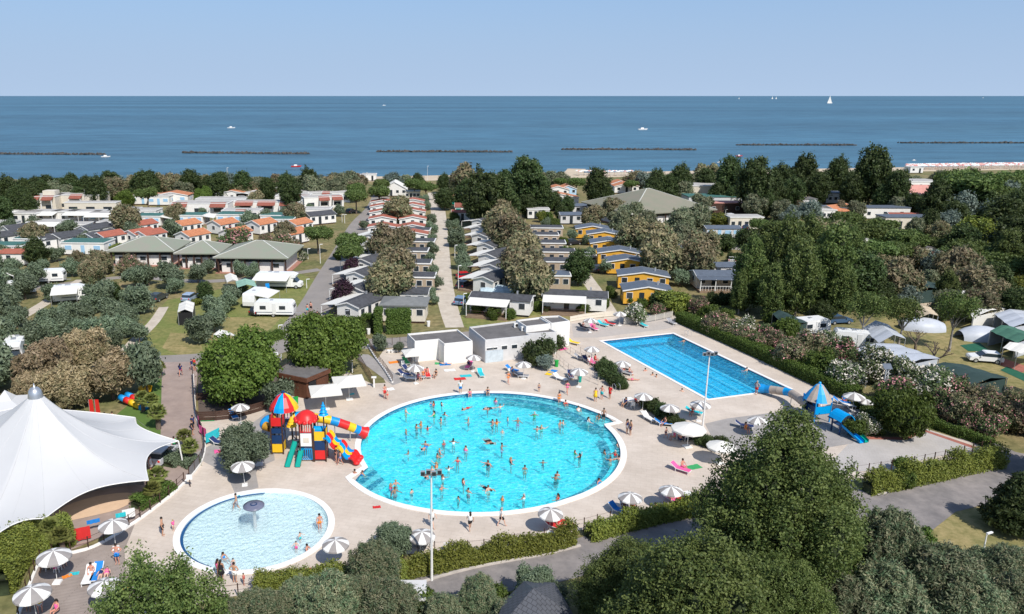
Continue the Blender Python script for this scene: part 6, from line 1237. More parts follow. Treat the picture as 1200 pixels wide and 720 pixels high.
for x, y, hd, lk in ((732, 476, 90, 'white chair on the pool side of the table by the planting strip'), (741, 479, 180, 'white chair below the table by the planting strip'), (744, 474, -90, 'white chair against the planting strip'), (790, 515, 90, 'chair on the pool side of the family table'), (803, 517, 200, 'chair in front of the family table'), (55, 668, 60, 'chair at the deck corner table, outer side'), (68, 670, 180, 'chair in front of the deck corner table'), (72, 662, -80, 'chair with towel at the deck corner table'),
                     (317, 420, 0, 'chair behind the kiosk tables'), (328, 423, -90, 'chair nearest the mulberry behind the kiosk'), (311, 425, 90, 'chair at the far side of the kiosk tables'), (241, 437, -60, 'chair by the gate table'), (416, 455, 200, 'chair at the parasol table beside the lamp'), (407, 453, 60, 'chair at the parasol table near the kiosk'), (505, 640, 200, 'white chair at the foot of the tall mast'), (523, 646, 180, 'white chair against the fence of the deck'), (473, 431, 30, 'white chair between the green lounger and the terrace umbrella'), (582, 398, 0, 'white chair at the wall of the grey pool house'),
                     (806, 593, 200, 'white chair below the table near the poplar'), (812, 587, -90, 'white chair behind the table near the poplar')): chair(x, y, hd, lk)
# people sitting and lying on them
def sitp(x, y, f, lk, wr, sk=0, hr_='dark', lg=False, z=-.04, k='sit', s=1): person(x, y, k, f, lk, wr, sk, hr_, lg, z, s, group='people resting around the pools')
for x, y, f, lk, wr, sk, lg in ((733, 477, -60, 'person in navy sitting at the table by the planting strip', {'shirt': 'navy', 'shorts': 'black'}, 0, 1), (744, 475.5, 60, 'person in red shirt sitting against the planting strip', {'shirt': 'red', 'shorts': 'black'}, 0, 0), (790, 516, -70, 'woman in pink sitting at the family table', {'suit': 'pink'}, 2, 1), (803, 518, 190, 'person in purple towel at the family table', {'suit': 'pink', 'shorts': 'navy'}, 2, 1), (797, 519, 170, 'man in navy trunks before the family table', {'shorts': 'navy'}, 2, 0),
                        (779, 500, -70, 'man in blue trunks sitting on a lounger', {'shorts': 'blue'}, 2, 0), (496, 443, 20, 'woman in orange bikini sitting on the terrace', {'briefs': 'orange', 'top': 'orange'}, 2, 1), (500.5, 441, -10, 'man in red trunks sitting on the reddish lounger', {'shorts': 'red'}, 2, 0), (511, 443, -30, 'woman in black bikini sitting apart on the terrace', {'briefs': 'black', 'top': 'black'}, 0, 1), (490, 446, 40, 'sunbather on the grey lounger of the terrace', {'briefs': 'pink', 'top': 'pink'}, 2, 1),
                        (56, 669, -60, 'person in black at the deck corner table', {'shirt': 'black', 'shorts': 'navy'}, 3, 1), (72, 663, 60, 'person in blue stripes at the deck corner table', {'shirt': 'blue', 'shorts': 'white'}, 1, 0), (66, 672, 170, 'child in pink before the deck corner table', {'shirt': 'pink', 'shorts': 'white'}, 1, 1), (47, 714, 30, 'bather in yellow under the lowest umbrella', {'shirt': 'yellow', 'shorts': 'white'}, 2, 1), (38, 712, 0, 'bather in black under the lowest umbrella', {'shorts': 'black'}, 3, 0), (68, 720, -20, 'woman in bright pink at the lower picture edge', {'suit': 'pink'}, 2, 1),
                        (683, 386, 30, 'sunbather on the black lounger', {'shorts': 'navy'}, 2, 0), (696, 387, 10, 'sunbather on the pink far lounger', {'suit': 'pink'}, 2, 1), (690, 427, 20, 'person in white among the group above the ramp', {'shirt': 'white', 'shorts': 'pink'}, 2, 1), (697, 425, 60, 'person in red among the group above the ramp', {'shirt': 'red', 'shorts': 'red'}, 2, 0), (729, 437, 20, 'person in dark red beside the lane pool umbrella', {'shorts': 'red'}, 0, 0), (737, 440, 60, 'person reading beside the lane pool umbrella', {'shorts': 'navy'}, 2, 0),
                        (811, 487, -40, 'woman resting beside the lane pool mast', {'briefs': 'red', 'top': 'red'}, 2, 1), (668, 444, 10, 'person in navy deck chair at the ramp foot', {'shirt': 'navy', 'shorts': 'navy'}, 0, 0), (741, 601, 10, 'person in red sitting by the umbrella near the fence', {'shirt': 'red', 'shorts': 'black'}, 3, 0), (731, 600, -10, 'dark-haired person by the umbrella near the fence', {'shorts': 'black'}, 3, 1), (784, 588, 20, 'woman on the pink lounger near the poplar', {'suit': 'pink'}, 2, 1), (793, 585, -30, 'man in red on the lounger near the poplar', {'shorts': 'red'}, 2, 0),
                        (767, 604, 20, 'person sitting behind the fence posts below the umbrella', {'shorts': 'red'}, 2, 0), (799, 551, 30, 'man on the bright pink lounger', {'shorts': 'pink'}, 2, 0), (988, 473, 0, 'person in red and blue behind the blue tower', {'shirt': 'blue', 'shorts': 'red'}, 2, 0), (873, 507, 20, 'bather in orange before the navy lounger', {'suit': 'orange'}, 2, 1), (549, 431, 20, 'woman on the pink lounger before the pool house', {'suit': 'navy'}, 2, 1), (479, 423, 10, 'person in dark clothes under the white square parasol', {'shirt': 'black', 'shorts': 'black'}, 0, 0),
                        (600, 440, 30, 'sunbather in blue near the grey pool house', {'suit': 'blue'}, 0, 1), (149, 702, 10, 'person in orange shirt behind the young poplar leaves', {'shirt': 'orange', 'shorts': 'orange'}, 1, 1), (108, 676, 10, 'sunbather on the white deck lounger', {'shorts': 'white'}, 2, 0)): sitp(x, y, f, lk, wr, sk, lg=bool(lg))
for x, y, f, lk, wr, sk, z in ((659.5, 617, 50, 'sunbather lying on the second red lounger', {'briefs': 'red', 'top': 'red'}, 2, .35), (741, 446, 80, 'sunbather lying on the deck beside the lane pool', {'briefs': 'pink'}, 2, .04), (125, 674, 20, 'sunbather lying on the timber deck', {'briefs': 'pink', 'top': 'pink'}, 1, .3), (118, 676, 15, 'sunbather lying beside the blue deck lounger', {'suit': 'navy'}, 1, .3), (522, 427, 80, 'person lying on a blue towel near the pool house', {'shorts': 'blue'}, 1, .05), (513, 419, 60, 'person lying at the wall of the L-shaped pool house', {'briefs': 'red', 'top': 'red'}, 2, .05)): person(x, y, 'lie', f, lk, wr, sk, 'dark', True, z, group='people resting around the pools')
# towels
for x, y, hd, c, lk in ((244, 492.5, 5, 'green', 'green towel on the deck by the side fence'), (236.5, 492, 0, 'red', 'small red towel beside the green one'), (462, 425, 20, 'orange', 'orange towel near the ramp fence'), (539, 444.5, 10, 'red', 'red towel lying near the round pool'), (546, 441, 10, 'turquoise', 'turquoise towel lying near the round pool'), (521.5, 427.5, 10, 'blue', 'blue towel before the L-shaped pool house'), (527, 434.5, 10, 'white', 'white towel before the L-shaped pool house'), (516, 426.5, 0, 'green', 'green towel beside the blue one'), (502.5, 417, 20, 'yellow', 'yellow float at the pool house wall'), (648, 436, 60, 'blue', 'blue towel above the round pool'), (644, 438, 60, 'yellow', 'yellow towel above the round pool'),
                        (813, 548, 20, 'green', 'green towel beside the bright pink lounger'), (441.5, 595, 10, 'red', 'red float lying on the paving between the pools'), (659.5, 409.5, 30, 'pink', 'pink towel by the top of the ramp'), (732, 455, 40, 'black', 'black bag on the deck near the planting strip'), (79, 676, 40, 'orange', 'orange toy by the deck corner table'), (87, 673, 10, 'turquoise', 'turquoise toy on the timber deck'), (277, 581, 10, 'turquoise', 'turquoise float at the far rim of the paddling pool'), (455, 457, 20, 'white', 'white towel near the ramp'), (412, 462.5, 20, 'turquoise', 'turquoise toy below the cream parasol'),
                        (299, 545, 10, 'white', 'white towel below the round olive tree'), (260, 529, 20, 'pink', 'pink towel under the side banners'), (265, 531, -40, 'red', 'red towel end under the side banners')):
    P = G(x, y); P.z = .045; mb = MB(); n_ = 8; sz_ = .35 if 'toy' in lk or 'bag' in lk or 'small' in lk or 'float' in lk else .75; w_ = sz_ * .55
    for i in range(n_ + 1): a = -sz_ + 2 * sz_ * i / n_; zz = .02 + .02 * math.sin(i * 2.1); mb.v += [(a, -w_, zz), (a, w_, zz + .01 * math.cos(i)), (a, -w_, zz - .02), (a, w_, zz - .02)]
    for i in range(n_): o_ = i * 4; mb.f += [[o_, o_ + 4, o_ + 5, o_ + 1], [o_ + 2, o_ + 3, o_ + 7, o_ + 6], [o_, o_ + 2, o_ + 6, o_ + 4], [o_ + 1, o_ + 5, o_ + 7, o_ + 3]]; mb.m += [0] * 4
    o = mb.build('towel', CLM[c], loc=P, rz=R(hd)); reg(o, lk, 'float' if 'float' in lk else 'toy' if 'toy' in lk else 'bag' if 'bag' in lk else 'towel', None, True); o.name = 'float' if 'float' in lk else 'toy' if 'toy' in lk else 'bag' if 'bag' in lk else 'towel'
# ================= masts and lamps =================
def mast(x, y, ytop, look, heads=4, r=.10, name='light_mast', cat='light mast', col_=WHITE):
    P = G(x, y); h = 1.0
    while PR((P.x, P.y, h))[1] > ytop: h += .1
    t = thing(name, look, cat, P, 0, 'lighting masts', True); MB().tube([(0, 0, 0), (0, 0, h)], [r, r * .6], 10).build('pole', col_, t)
    if heads: MB().bar((-.7, 0, h - .05), (.7, 0, h - .05), .09).build('crossbar', METAL, t)
    for i in range(heads): o = MB().box((0, -.12, -.15), (.34, .22, .34)).build('floodlight', METAL, t, loc=(-.6 + 1.2 * i / max(1, heads - 1), 0, h + .1 + (i % 2) * .12)); MB().box((0, -.235, -.12), (.28, .02, .28)).build('lamp_glass', GLASS, o)
    return t
mast(823.5, 500, 417, 'tall white light mast between the two larger pools'); mast(506, 680.5, 556, 'tall white light mast at the fence below the round pool', 4)
def lamp(x, y, ytop, look, arms=1, col_=WHITE, name='street_lamp'):
    P = G(x, y); h = .5
    while PR((P.x, P.y, h))[1] > ytop: h += .05
    t = thing(name, look, 'street lamp', P, 0, 'street lamps', True); MB().tube([(0, 0, 0), (0, 0, h)], [.07, .045], 8).build('pole', col_, t)
    for i in range(arms): a = (i * math.pi + .4); b = MB().box((.32 * math.cos(a), .32 * math.sin(a), h), (.62, .16, .1), rz=a).build('lamp_head', col_, t)
lamp(413, 437, 388, 'twin-headed white lamp post beside the kiosk parasol', 2); lamp(405.5, 393, 365, 'thin grey lamp post behind the mulberry tree', 1, METAL)
for x, y, yt, lk in ((507, 0, 0, ''),): pass
for x, y, yt, lk in ((375.5, 309, 287, 'street lamp beside the wash block'), (359.5, 338, 328, 'short post at the lawn corner'), (361, 304, 292, 'street lamp behind the flowering shrub'), (401, 261, 252, 'white post pair by the camp road'), (404, 262, 252, 'second white post by the camp road'), (429.5, 215, 203, 'tall lamp at the road end by the beach'), (501, 212, 195, 'white pole on the beach'), (267, 212, 197, 'floodlight mast among the shore trees'), (533, 304, 288, 'lamp post on the verge of the gravel path'), (537, 334, 312, 'lamp post beside the red car'), (543, 362, 345, 'blue grey post beside the long white home'), (521.5, 232, 222, 'lamp post at the far end of the gravel path'),
                    (839, 292, 280, 'lamp post beside the round shrub at the side lane'), (868, 268, 256, 'lamp post at the far side lane'), (850, 252, 246, 'pair of white lamps before the beach building'), (327, 396, 382, 'short white post on the dry lawn'), (27, 432, 400, 'white post with red life-ring box beside the cream van'), (1040, 300, 290, 'post among the umbrella pines'), (1150, 657, 627, 'leaning white post by the entrance road'), (983, 716, 697, 'lamp post among the tamarisks by the lower edge'), (1035, 645, 637, 'small white lamp post at the road bend'), (160, 424, 410, 'short grey post by the olive grove'), (1062, 305, 290, 'thin lamp post inside the pine wood'), (700, 262, 250, 'lamp post behind the yellow homes')): lamp(x, y, yt, lk)
# lattice camera mast beside the juniper
P = G(1033.5, 470); t = thing('lattice_mast', 'short white lattice mast with a solar panel beside the round bush', 'mast', P, 0, None, True); mb = MB()
for a, b in ((-.25, -.25), (.25, -.25), (0, .25)): mb.bar((a, b, 0), (a * .5, b * .5, 4.2), .06)
MB.build(mb, 'mast_leg', WHITE, t); mb = MB()
for i in range(8): z0, z1 = .5 * i, .5 * i + .5; mb.bar((-.25 + .015 * i, -.25, z0), (.25 - .015 * i, -.25, z1), .03); mb.bar((.25, -.25, z0), (0, .25, z1), .03)
mb.build('bracing', WHITE, t); MB().add([(-.5, -.3, 4.1), (.5, -.3, 4.1), (.5, .3, 4.6), (-.5, .3, 4.6)], [(0, 1, 2, 3)]).build('solar_panel', BGREY, t)
# ================= fences =================
def fence(path, look, sp=1.3, h=1.15, wd=.07, mat=BROWN2, rails=(1.05,), railm=None, panel=None, base=False, name='post_fence', group='fences around the pools', n=5, z=.03, rw=.035, slats=0):
    P = smooth_path([G(*q) for q in path], n); o0 = P[0]; t = thing(name, look, 'fence', (o0.x, o0.y, z), 0, group, True)
    pm = cmesh(('post', wd, h, mat.name), MB().box((0, 0, 0), (wd, wd, h)), mat); acc = 0; nxt = 0; posts = []
    for a, b in zip(P, P[1:]):
        L = (b - a).length
        while nxt <= acc + L: q = a.lerp(b, (nxt - acc) / L); posts.append(q); nxt += sp
        acc += L
    for q in posts: link('post', pm, t, (q.x - o0.x, q.y - o0.y, 0), rnd.uniform(-.1, .1))
    for a, b in zip(posts, posts[1:]):
        A3, B3 = Vector((a.x - o0.x, a.y - o0.y, 0)), Vector((b.x - o0.x, b.y - o0.y, 0)); 
        for r_ in rails: pass
    for r_ in rails:
        m_ = MB(); m_.tube([(q.x - o0.x, q.y - o0.y, r_) for q in posts], rw / 2, 5); m_.build('rail', railm or mat, t)
    if panel:
        for a, b in zip(posts, posts[1:]):
            A3, B3 = Vector((a.x - o0.x, a.y - o0.y, 0)), Vector((b.x - o0.x, b.y - o0.y, 0)); d = (B3 - A3); c = (A3 + B3) / 2
            MB().box((0, 0, .12), (d.length - wd, .015, h - .25)).build('panel', panel, t, loc=(c.x, c.y, 0), rz=math.atan2(d.y, d.x))
    if slats:
        for a, b in zip(posts, posts[1:]):
            A3, B3 = Vector((a.x - o0.x, a.y - o0.y, 0)), Vector((b.x - o0.x, b.y - o0.y, 0)); d = (B3 - A3); c = (A3 + B3) / 2; sm = cmesh(('slat', round(d.length, 2), mat.name, slats, h), MB().box((0, 0, 0), (d.length, .03, (h - .1) / slats - .04)), mat)
            for i in range(slats): link('slat', sm, t, (c.x, c.y, .06 + i * (h - .1) / slats), math.atan2(d.y, d.x))
    if base: kerb('base_wall', [Vector((p.x - o0.x, p.y - o0.y, 0)) for p in P], .22, .16, m_coping, parent=t)
    return t
NETG = M('grey_mesh_panel', (.20, .20, .21), .7, .1)
fence([(22, 722), (45, 664), (62, 653)], 'post fence beside the green hedge of the timber deck', base=True); fence([(62, 653), (110, 642), (160, 612), (200, 582), (222, 561)], 'post fence between the tent and the paddling pool', base=True, rails=(1.05, .6))
fence([(222, 561), (236, 542), (240, 522), (234, 500), (229, 484), (226, 440)], 'dark fence with net panels along the pinkish walk', base=True, panel=NETG)
fence([(200, 722), (240, 706), (300, 698), (350, 690), (400, 676), (450, 660), (490, 652)], 'post fence below the paddling pool', sp=1.6); fence([(490, 652), (560, 650), (600, 643), (640, 636), (700, 619), (760, 606), (830, 598)], 'post fence below the round pool', sp=1.3, h=1.3, rails=(1.2,), rw=.02)
fence([(1003, 560), (1060, 551), (1110, 541), (1150, 531), (1163, 527)], 'post fence in front of the pale court', sp=1.35, h=1.3, rails=(1.2, .5), rw=.02); fence([(1092, 495), (1120, 505), (1150, 518), (1163, 527)], 'post fence behind the pale court', sp=1.5, h=1.2, rails=(1.1,))
fence([(232, 494), (270, 492), (300, 484), (320, 478)], 'dark slatted fence behind the blue lounger', sp=2.0, h=1.2, slats=5, rails=(), name='slat_fence'); fence([(231, 470), (262, 466), (300, 462)], 'brown slatted terrace rail under the mulberry tree', sp=2.0, h=1.0, slats=4, rails=(), name='slat_fence')
fence([(431, 405), (440, 420), (452, 436), (460, 449)], 'brown picket railing above the grey ramp wall, eastern one', sp=.75, h=1.1, rails=(1.05,), n=3, base=True); fence([(417, 416), (426, 432), (438, 452)], 'brown picket railing on the kiosk side of the ramp', sp=.75, h=1.1, rails=(1.05, .1), n=3)
fence([(432, 408), (478, 402)], 'brown picket railing by the back road saplings', sp=1.2, h=1.1, rails=(1.0,), n=2)
STE = M('beige_metal', (.50, .43, .37), .6, .05)
fence([(653, 400), (668, 415), (690, 428), (716, 444)], 'beige metal railing on the far side of the pool ramp', sp=1.5, h=1.05, mat=STE, rails=(1.0, .5), n=3); fence([(648, 418), (662, 432), (676, 441), (704, 453)], 'beige metal railing on the near side of the pool ramp', sp=1.5, h=1.05, mat=STE, rails=(1.0, .5), n=3); fence([(680, 415), (705, 432), (725, 452)], 'beige metal railing before the elongated shrub', sp=1.6, h=1.0, mat=STE, rails=(.95, .5), n=3)
fence([(668, 378), (690, 374), (720, 371), (722, 371)], 'pale board fence behind the far loungers', sp=1.7, h=1.0, mat=CREAM, slats=2, rails=(.95,), name='slat_fence', n=2); fence([(731, 381), (760, 378), (788, 372)], 'glazed pale railing behind the lane pool corner', sp=2.0, h=1.1, mat=CREAM, rails=(1.05,), panel=M('frosted_panel', (.42, .40, .36), .4), n=2)
fence([(1015, 483), (1003, 468)], 'low pale railing behind the slides', sp=1.5, h=.9, mat=STE, rails=(.85,), n=2)
for x, y, hd, c, lk, L_, h_, zb in ((97, 635, 25, 'red', 'red towel hung over the deck fence', 1.3, 1.1, .15), (111, 624, 28, 'blue', 'blue towel hung over the deck fence', 1.0, .35, .8), (152, 612, 25, 'white', 'white towel hung over the fence by the palm', 1.0, .8, .4), (143, 616, 25, 'turquoise', 'turquoise towel hung next to the white one', .8, .4, .75), (250, 519, 60, 'turquoise', 'big turquoise banner by the curved fence', 1.9, 1.0, .3), (238, 512, -45, 'pink', 'pink banner on the curved fence', 1.4, .9, .2), (233, 501, -70, 'pink', 'second pink banner on the curved fence', 1.2, .9, .2)):
    P = G(x, y); P.z = .035; mb = MB(); n_ = 8
    for i in range(n_ + 1): a = -L_ / 2 + L_ * i / n_; b = .04 * math.sin(i * 1.9); mb.v += [(a, b, zb), (a, b * .4, zb + h_), (a, b + .03, zb), (a, b * .4 + .03, zb + h_)]
    for i in range(n_): o_ = i * 4; mb.f += [[o_, o_ + 4, o_ + 5, o_ + 1], [o_ + 3, o_ + 7, o_ + 6, o_ + 2], [o_ + 1, o_ + 5, o_ + 7, o_ + 3], [o_ + 2, o_ + 6, o_ + 4, o_]]; mb.m += [0] * 4
    o = mb.build('hanging_cloth', CLM[c], loc=P, rz=R(hd)); reg(o, lk, 'banner' if 'banner' in lk else 'towel', None, True)
# the table grate frame at the paddling pool fence and life-ring post, bins
P = G(347, 684); t = thing('towel_rack', 'red framed towel rack behind the hedge of the paddling pool', 'rack', P, .25, None, True); f = MB(); [f.bar((-1.2, y_, .9), (1.2, y_, .9), .06) for y_ in (-.3, .3)]; [f.bar((x_, -.3, 0), (x_, -.3, .9), .05) for x_ in (-1.2, 1.2)]; [f.bar((x_, .3, 0), (x_, .3, .9), .05) for x_ in (-1.2, 1.2)]; f.build('frame', RED, t); MB().box((0, 0, .84), (2.3, .55, .04)).build('towel', CLM['turquoise'], t)
for x, y, m_, lk in ((347, 474, GREENP, 'small dark green bin at the kiosk corner'), (652, 430, GREENP, 'green waste bin at the ramp railing'), (679, 448, TEALP, 'teal pole bin under the ramp umbrella'), (432, 392, WHITE, 'white cabinet beside the clipped hedge'), (502, 383, WHITE, 'white cabinet beside the gravel path'), (998, 425, GREENP, 'green bin among the oleanders'), (692.5, 366, RED, 'red fire box on the far lawn'), (27, 425, RED, 'red box hung on the white post')):
    P = G(x, y); t = thing('waste_bin' if 'bin' in lk else 'cabinet', lk, 'bin' if 'bin' in lk else 'cabinet', P, .2, None, True); MB().lathe([(.24, .03), (.28, .8), (.27, .85)], n=10).build('body', m_, t) if 'bin' in lk else MB().box((0, 0, .1), (.5, .35, .95)).build('body', m_, t); MB().box((0, 0, .86 if 'bin' in lk else 1.06), (.56, .42, .05)).build('lid', m_, t)
P = G(492, 379); t = thing('hose_reel', 'red round hose reel on the cream wall of the service block', 'hose reel', P + Vector((0, 1.0, 1.0)), 0, None, True); MB().tube([(0, 0, 0), (0, .2, 0)], .3, 14).build('reel', RED, t); MB().tube([(0, -.03, 0), (0, .0, 0)], .12, 10).build('hub', WHITE, t)
P = G(570.5, 421.5); t = thing('white_booth', 'white plastic booth beside the umbrella before the pool houses', 'booth', P, .3, None, True); MB().box((0, 0, .05), (.9, .9, 1.5), top=(.8, .85)).build('body', WHITE, t); MB().lathe([(.42, 1.54), (.3, 1.75), (.01, 1.82)], n=12).build('hood', WHITE, t)
P = G(438.5, 454.5); t = thing('ticket_post', 'white turnstile post at the foot of the ramp', 'post', P, 0, None, True); MB().box((0, 0, 0), (.18, .18, 1.3)).build('column', WHITE, t); MB().box((0, 0, 1.3), (.6, .3, .16)).build('head', WHITE, t)
for x, y, lk in ((223, 571, 'white notice board on the tent side fence'), (464, 682, 'white notice board behind the hedge at the mast')):
    P = G(x, y); t = thing('notice_board', lk, 'sign', P, .1, None, True); MB().box((0, 0, 0), (.07, .07, .9)).build('post', BROWN2, t); MB().box((0, -.06, .8), (.55, .04, .5)).build('panel', WHITE, t)
for k in range(6):
    P = G(455.5 + 3.6 * k + .6 * math.sin(k * 2), 413.5 + .5 * math.cos(k)); o = MB().lathe([(.16, 0), (.26, .4), (.22, .42), (.18, .3), (.001, .3)], n=10).build('flower_pot', WHITE, loc=P); reg(o, 'white flower pot', 'pot', 'row of white pots by the back fence')
# mushroom fountain
P = G(299.5, 622, -.4); P.z = -.44; t = thing('mushroom_fountain', 'grey-blue mushroom fountain in the paddling pool', 'fountain', P, 0, None, True, .9)
MB().tube([(0, 0, 0), (0, 0, 2.6)], [.17, .15], 12).build('stem', METAL, t); MB().lathe([(.15, 2.35), (.75, 2.45), (.98, 2.62), (.98, 2.70), (.6, 2.78), (.3, 2.8), (.25, 2.86), (.001, 2.9)], n=28).build('cap', M('grey_blue_fibreglass', (.17, .18, .25), .3, .15), t, smooth=True); MB().lathe([(.32, 2.805), (.3, 2.86), (.001, 2.87)], n=16).build('crest', NAVY, t)
wf = bpy.data.materials.new('falling_water'); wf.use_nodes = True; N_, L_, _b = nodes(wf); tr = N_.new('ShaderNodeBsdfTransparent'); msx = N_.new('ShaderNodeMixShader'); _b.inputs['Base Color'].default_value = (.7, .82, .85, 1); _b.inputs['Roughness'].default_value = .2; msx.inputs[0].default_value = .13; L_.new(tr.outputs[0], msx.inputs[1]); L_.new(_b.outputs[0], msx.inputs[2]); L_.new(msx.outputs[0], N_['Material Output'].inputs[0])
MB().lathe([(.98, 2.62), (1.15, 2.0), (1.25, 1.2), (1.3, .36)], n=28).build('water_curtain', wf, t, smooth=True)
# pool ladders
for x, y, lk in ((806, 394, 'steel handrails at the far corner of the lane pool'), (722, 458, 'steel handrail beside the planting strip'), (712, 441, 'steel handrail at the elongated shrub')):
    P = G(x, y); t = thing('pool_ladder', lk, 'ladder', P, .3, 'pool handrails', True)
    for a in (-.3, .3): MB().tube([(a, -.4, 0), (a, -.4, .75), (a, 0, .95), (a, .4, .75), (a, .45, -.6)], .025, 6).build('handrail', METAL, t)
# ================= coloured play castle at the round pool =================
def panel_tower(t, c, w_, d_, cols, z0=0.3, ph=1.0, posts=True, frame=BROWN2, top=None):
    """square tower: four posts, coloured panels stacked on its sides"""
    if posts:
        for a in (-1, 1):
            for b in (-1, 1): MB().box((c[0] + a * w_ / 2, c[1] + b * d_ / 2, 0), (.12, .12, top or (z0 + ph * len(cols) + .3))).build('post', frame, t)
    for i, m_ in enumerate(cols):
        if m_ is None: continue
        z_ = z0 + i * ph
        MB().box((c[0], c[1] - d_ / 2, z_), (w_ - .14, .07, ph - .06)).build('panel', m_, t)
        for s in (-1, 1): MB().box((c[0] + s * w_ / 2, c[1], z_), (.07, d_ - .14, ph - .06)).build('panel', m_, t)
def rail_panel(t, c, w_, z_, h_, m_):
    MB().bar((c[0] - w_ / 2, c[1], z_), (c[0] + w_ / 2, c[1], z_), .06).build('panel_rail', m_, t); MB().bar((c[0] - w_ / 2, c[1], z_ + h_), (c[0] + w_ / 2, c[1], z_ + h_), .06).build('panel_rail', m_, t)
    bm_ = cmesh(('bar', round(h_, 2), m_.name), MB().box((0, 0, 0), (.07, .05, h_)), m_)
    for i in range(6): link('baluster', bm_, t, (c[0] - w_ / 2 + .06 + (w_ - .12) * i / 5, c[1], z_))
def tube_slide(t, pts, r, cols, n=12):
    P = smooth_path3(pts, 8); tot = len(P) - 1; k = len(cols)
    for i in range(k):
        a, b = int(tot * i / k), int(tot * (i + 1) / k); seg = P[a:b + 1]
        if len(seg) > 1: MB().tube(seg, [r * 1.04] + [r] * (len(seg) - 2) + [r * 1.04], n, cap=False).build('tube_segment', cols[i], t, smooth=True)
def smooth_path3(pts, n):
    P = [Vector(p) for p in pts]; out = []
    for i in range(len(P) - 1):
        p0, p1, p2, p3 = P[max(i - 1, 0)], P[i], P[i + 1], P[min(i + 2, len(P) - 1)]
        for k in range(n):
            u_ = k / n; out.append(.5 * ((2 * p1) + (p2 - p0) * u_ + (2 * p0 - 5 * p1 + 4 * p2 - p3) * u_ * u_ + (3 * p1 - p0 - 3 * p2 + p3) * u_ ** 3))
    return out + [P[-1]]
C0_ = G(345, 536); pc = thing('play_castle', 'multicoloured play castle with striped roof, tubes and slides', 'play structure', C0_, 0, None, True)
def loc_(x, y, z=0): p = G(x, y, z) - C0_; return (p.x, p.y, z)
a1 = loc_(325.5, 533); c1 = (a1[0], a1[1] + .65); panel_tower(pc, c1, 1.15, 1.2, [YELP, NAVY, None, REDP], .25, .95, top=4.3)
MB().box((c1[0], c1[1], 2.3), (1.2, 1.25, .1)).build('platform', NAVY, pc); MB().box((c1[0], c1[1] - .6, 2.35), (1.0, .06, .5)).build('panel', NAVY, pc)
b1 = (c1[0] + .35, c1[1] + 1.9)                                    # the roofed tower behind
for a in (-1, 1):
    for b in (-1, 1): MB().box((b1[0] + a * .9, b1[1] + b * .9, 0), (.12, .12, 4.2)).build('post', BROWN2, pc)
MB().box((b1[0], b1[1], 2.3), (1.9, 1.9, .1)).build('platform', NAVY, pc)
rf = link('roof', None, pc, (b1[0], b1[1], 0)); 
for i in range(8): MB().lathe([(.06, 5.75), (.7, 5.35), (1.35, 4.45), (1.5, 4.0)], n=2, a0=math.pi / 4 * i + .2, a1=math.pi / 4 * (i + 1) + .2).build('roof_panel', (SKYP, REDP, YELP, SKYP, REDP, YELP, SKYP, REDP)[(i + 3) % 8], rf)
MB().lathe([(.22, 5.72), (.2, 5.85), (.001, 5.95)], n=8).build('roof_cap', NAVY, rf)
rail_panel(pc, (b1[0] + .1, b1[1] - .95), 1.5, 3.3, .6, M('purple_plastic', (.18, .05, .25), .5)); MB().tube([(b1[0] - .95, b1[1] - .9, 3.2), (b1[0] - 1.05, b1[1] - 1.1, 3.2)], .42, 14).build('crawl_ring', M('ochre_plastic', (.50, .26, .03), .5), pc)
a2 = loc_(360, 541.5); c2 = (a2[0], a2[1] + .6)
for a in (-1, 1):
    for b in (-1, 1): MB().box((c2[0] + a * .62, c2[1] + b * .6, 0), (.12, .12, 4.4)).build('post', BROWN2, pc)
rail_panel(pc, (c2[0], c2[1] - .6), 1.15, 3.2, .85, REDP); MB().box((c2[0], c2[1] - .6, 1.7), (1.1, .06, 1.35)).build('play_panel', WHITE, pc); MB().box((c2[0], c2[1] - .64, 2.1), (.55, .03, .5)).build('play_board', CREAM, pc); rail_panel(pc, (c2[0], c2[1] - .6), 1.15, .3, 1.1, SKYP)
MB().box((c2[0], c2[1], 1.55), (1.2, 1.2, .1)).build('platform', NAVY, pc)
dm = MB().lathe([(.001, 5.25), (.45, 5.15), (.85, 4.85), (1.05, 4.4), (1.12, 4.3)], (c2[0], c2[1], 0), 12).build('dome_roof', REDP, pc, smooth=True)
for i in range(12): MB().ball((c2[0] + 1.03 * math.cos(i * math.pi / 6), c2[1] + 1.03 * math.sin(i * math.pi / 6), 4.35), .24, 8, 5).build('roof_scallop', REDP, pc, smooth=True)
a3 = loc_(375, 541.5); c3 = (a3[0] + .05, a3[1] + .6); panel_tower(pc, c3, 1.15, 1.2, [REDP, NAVY, YELP], .3, 1.0, top=3.6); MB().box((c3[0], c3[1], 2.2), (1.2, 1.2, .1)).build('platform', SKYP, pc)
mp_ = (c3[0] + .45, c3[1] - .35); MB().tube([(mp_[0], mp_[1], 0), (mp_[0], mp_[1], 6.1)], .07, 8).build('flag_pole', BROWN2, pc); 
for i in range(4): MB().lathe([(.5 - .1 * i, 4.95 + .32 * i), (.40 - .1 * i, 5.05 + .32 * i), (.18 - .04 * i, 5.32 + .32 * i)], (mp_[0], mp_[1], 0), 12).build('cone_tier', SKYP, pc)
for i, (m_, z_) in enumerate(((YELP, 2.9), (YELP, 3.15), (YELP, 3.4), (YELP, 3.65))): MB().lathe([(.55 - .12 * i, z_), (.5 - .12 * i, z_ + .1), (.3 - .07 * i, z_ + .28)], (c1[0] + 1.45, c1[1] - .1, 0), 10).build('cone_tier', m_, pc)
MB().tube([(c1[0] + 1.45, c1[1] - .1, 0), (c1[0] + 1.45, c1[1] - .1, 3.9)], .06, 8).build('post', BROWN2, pc)
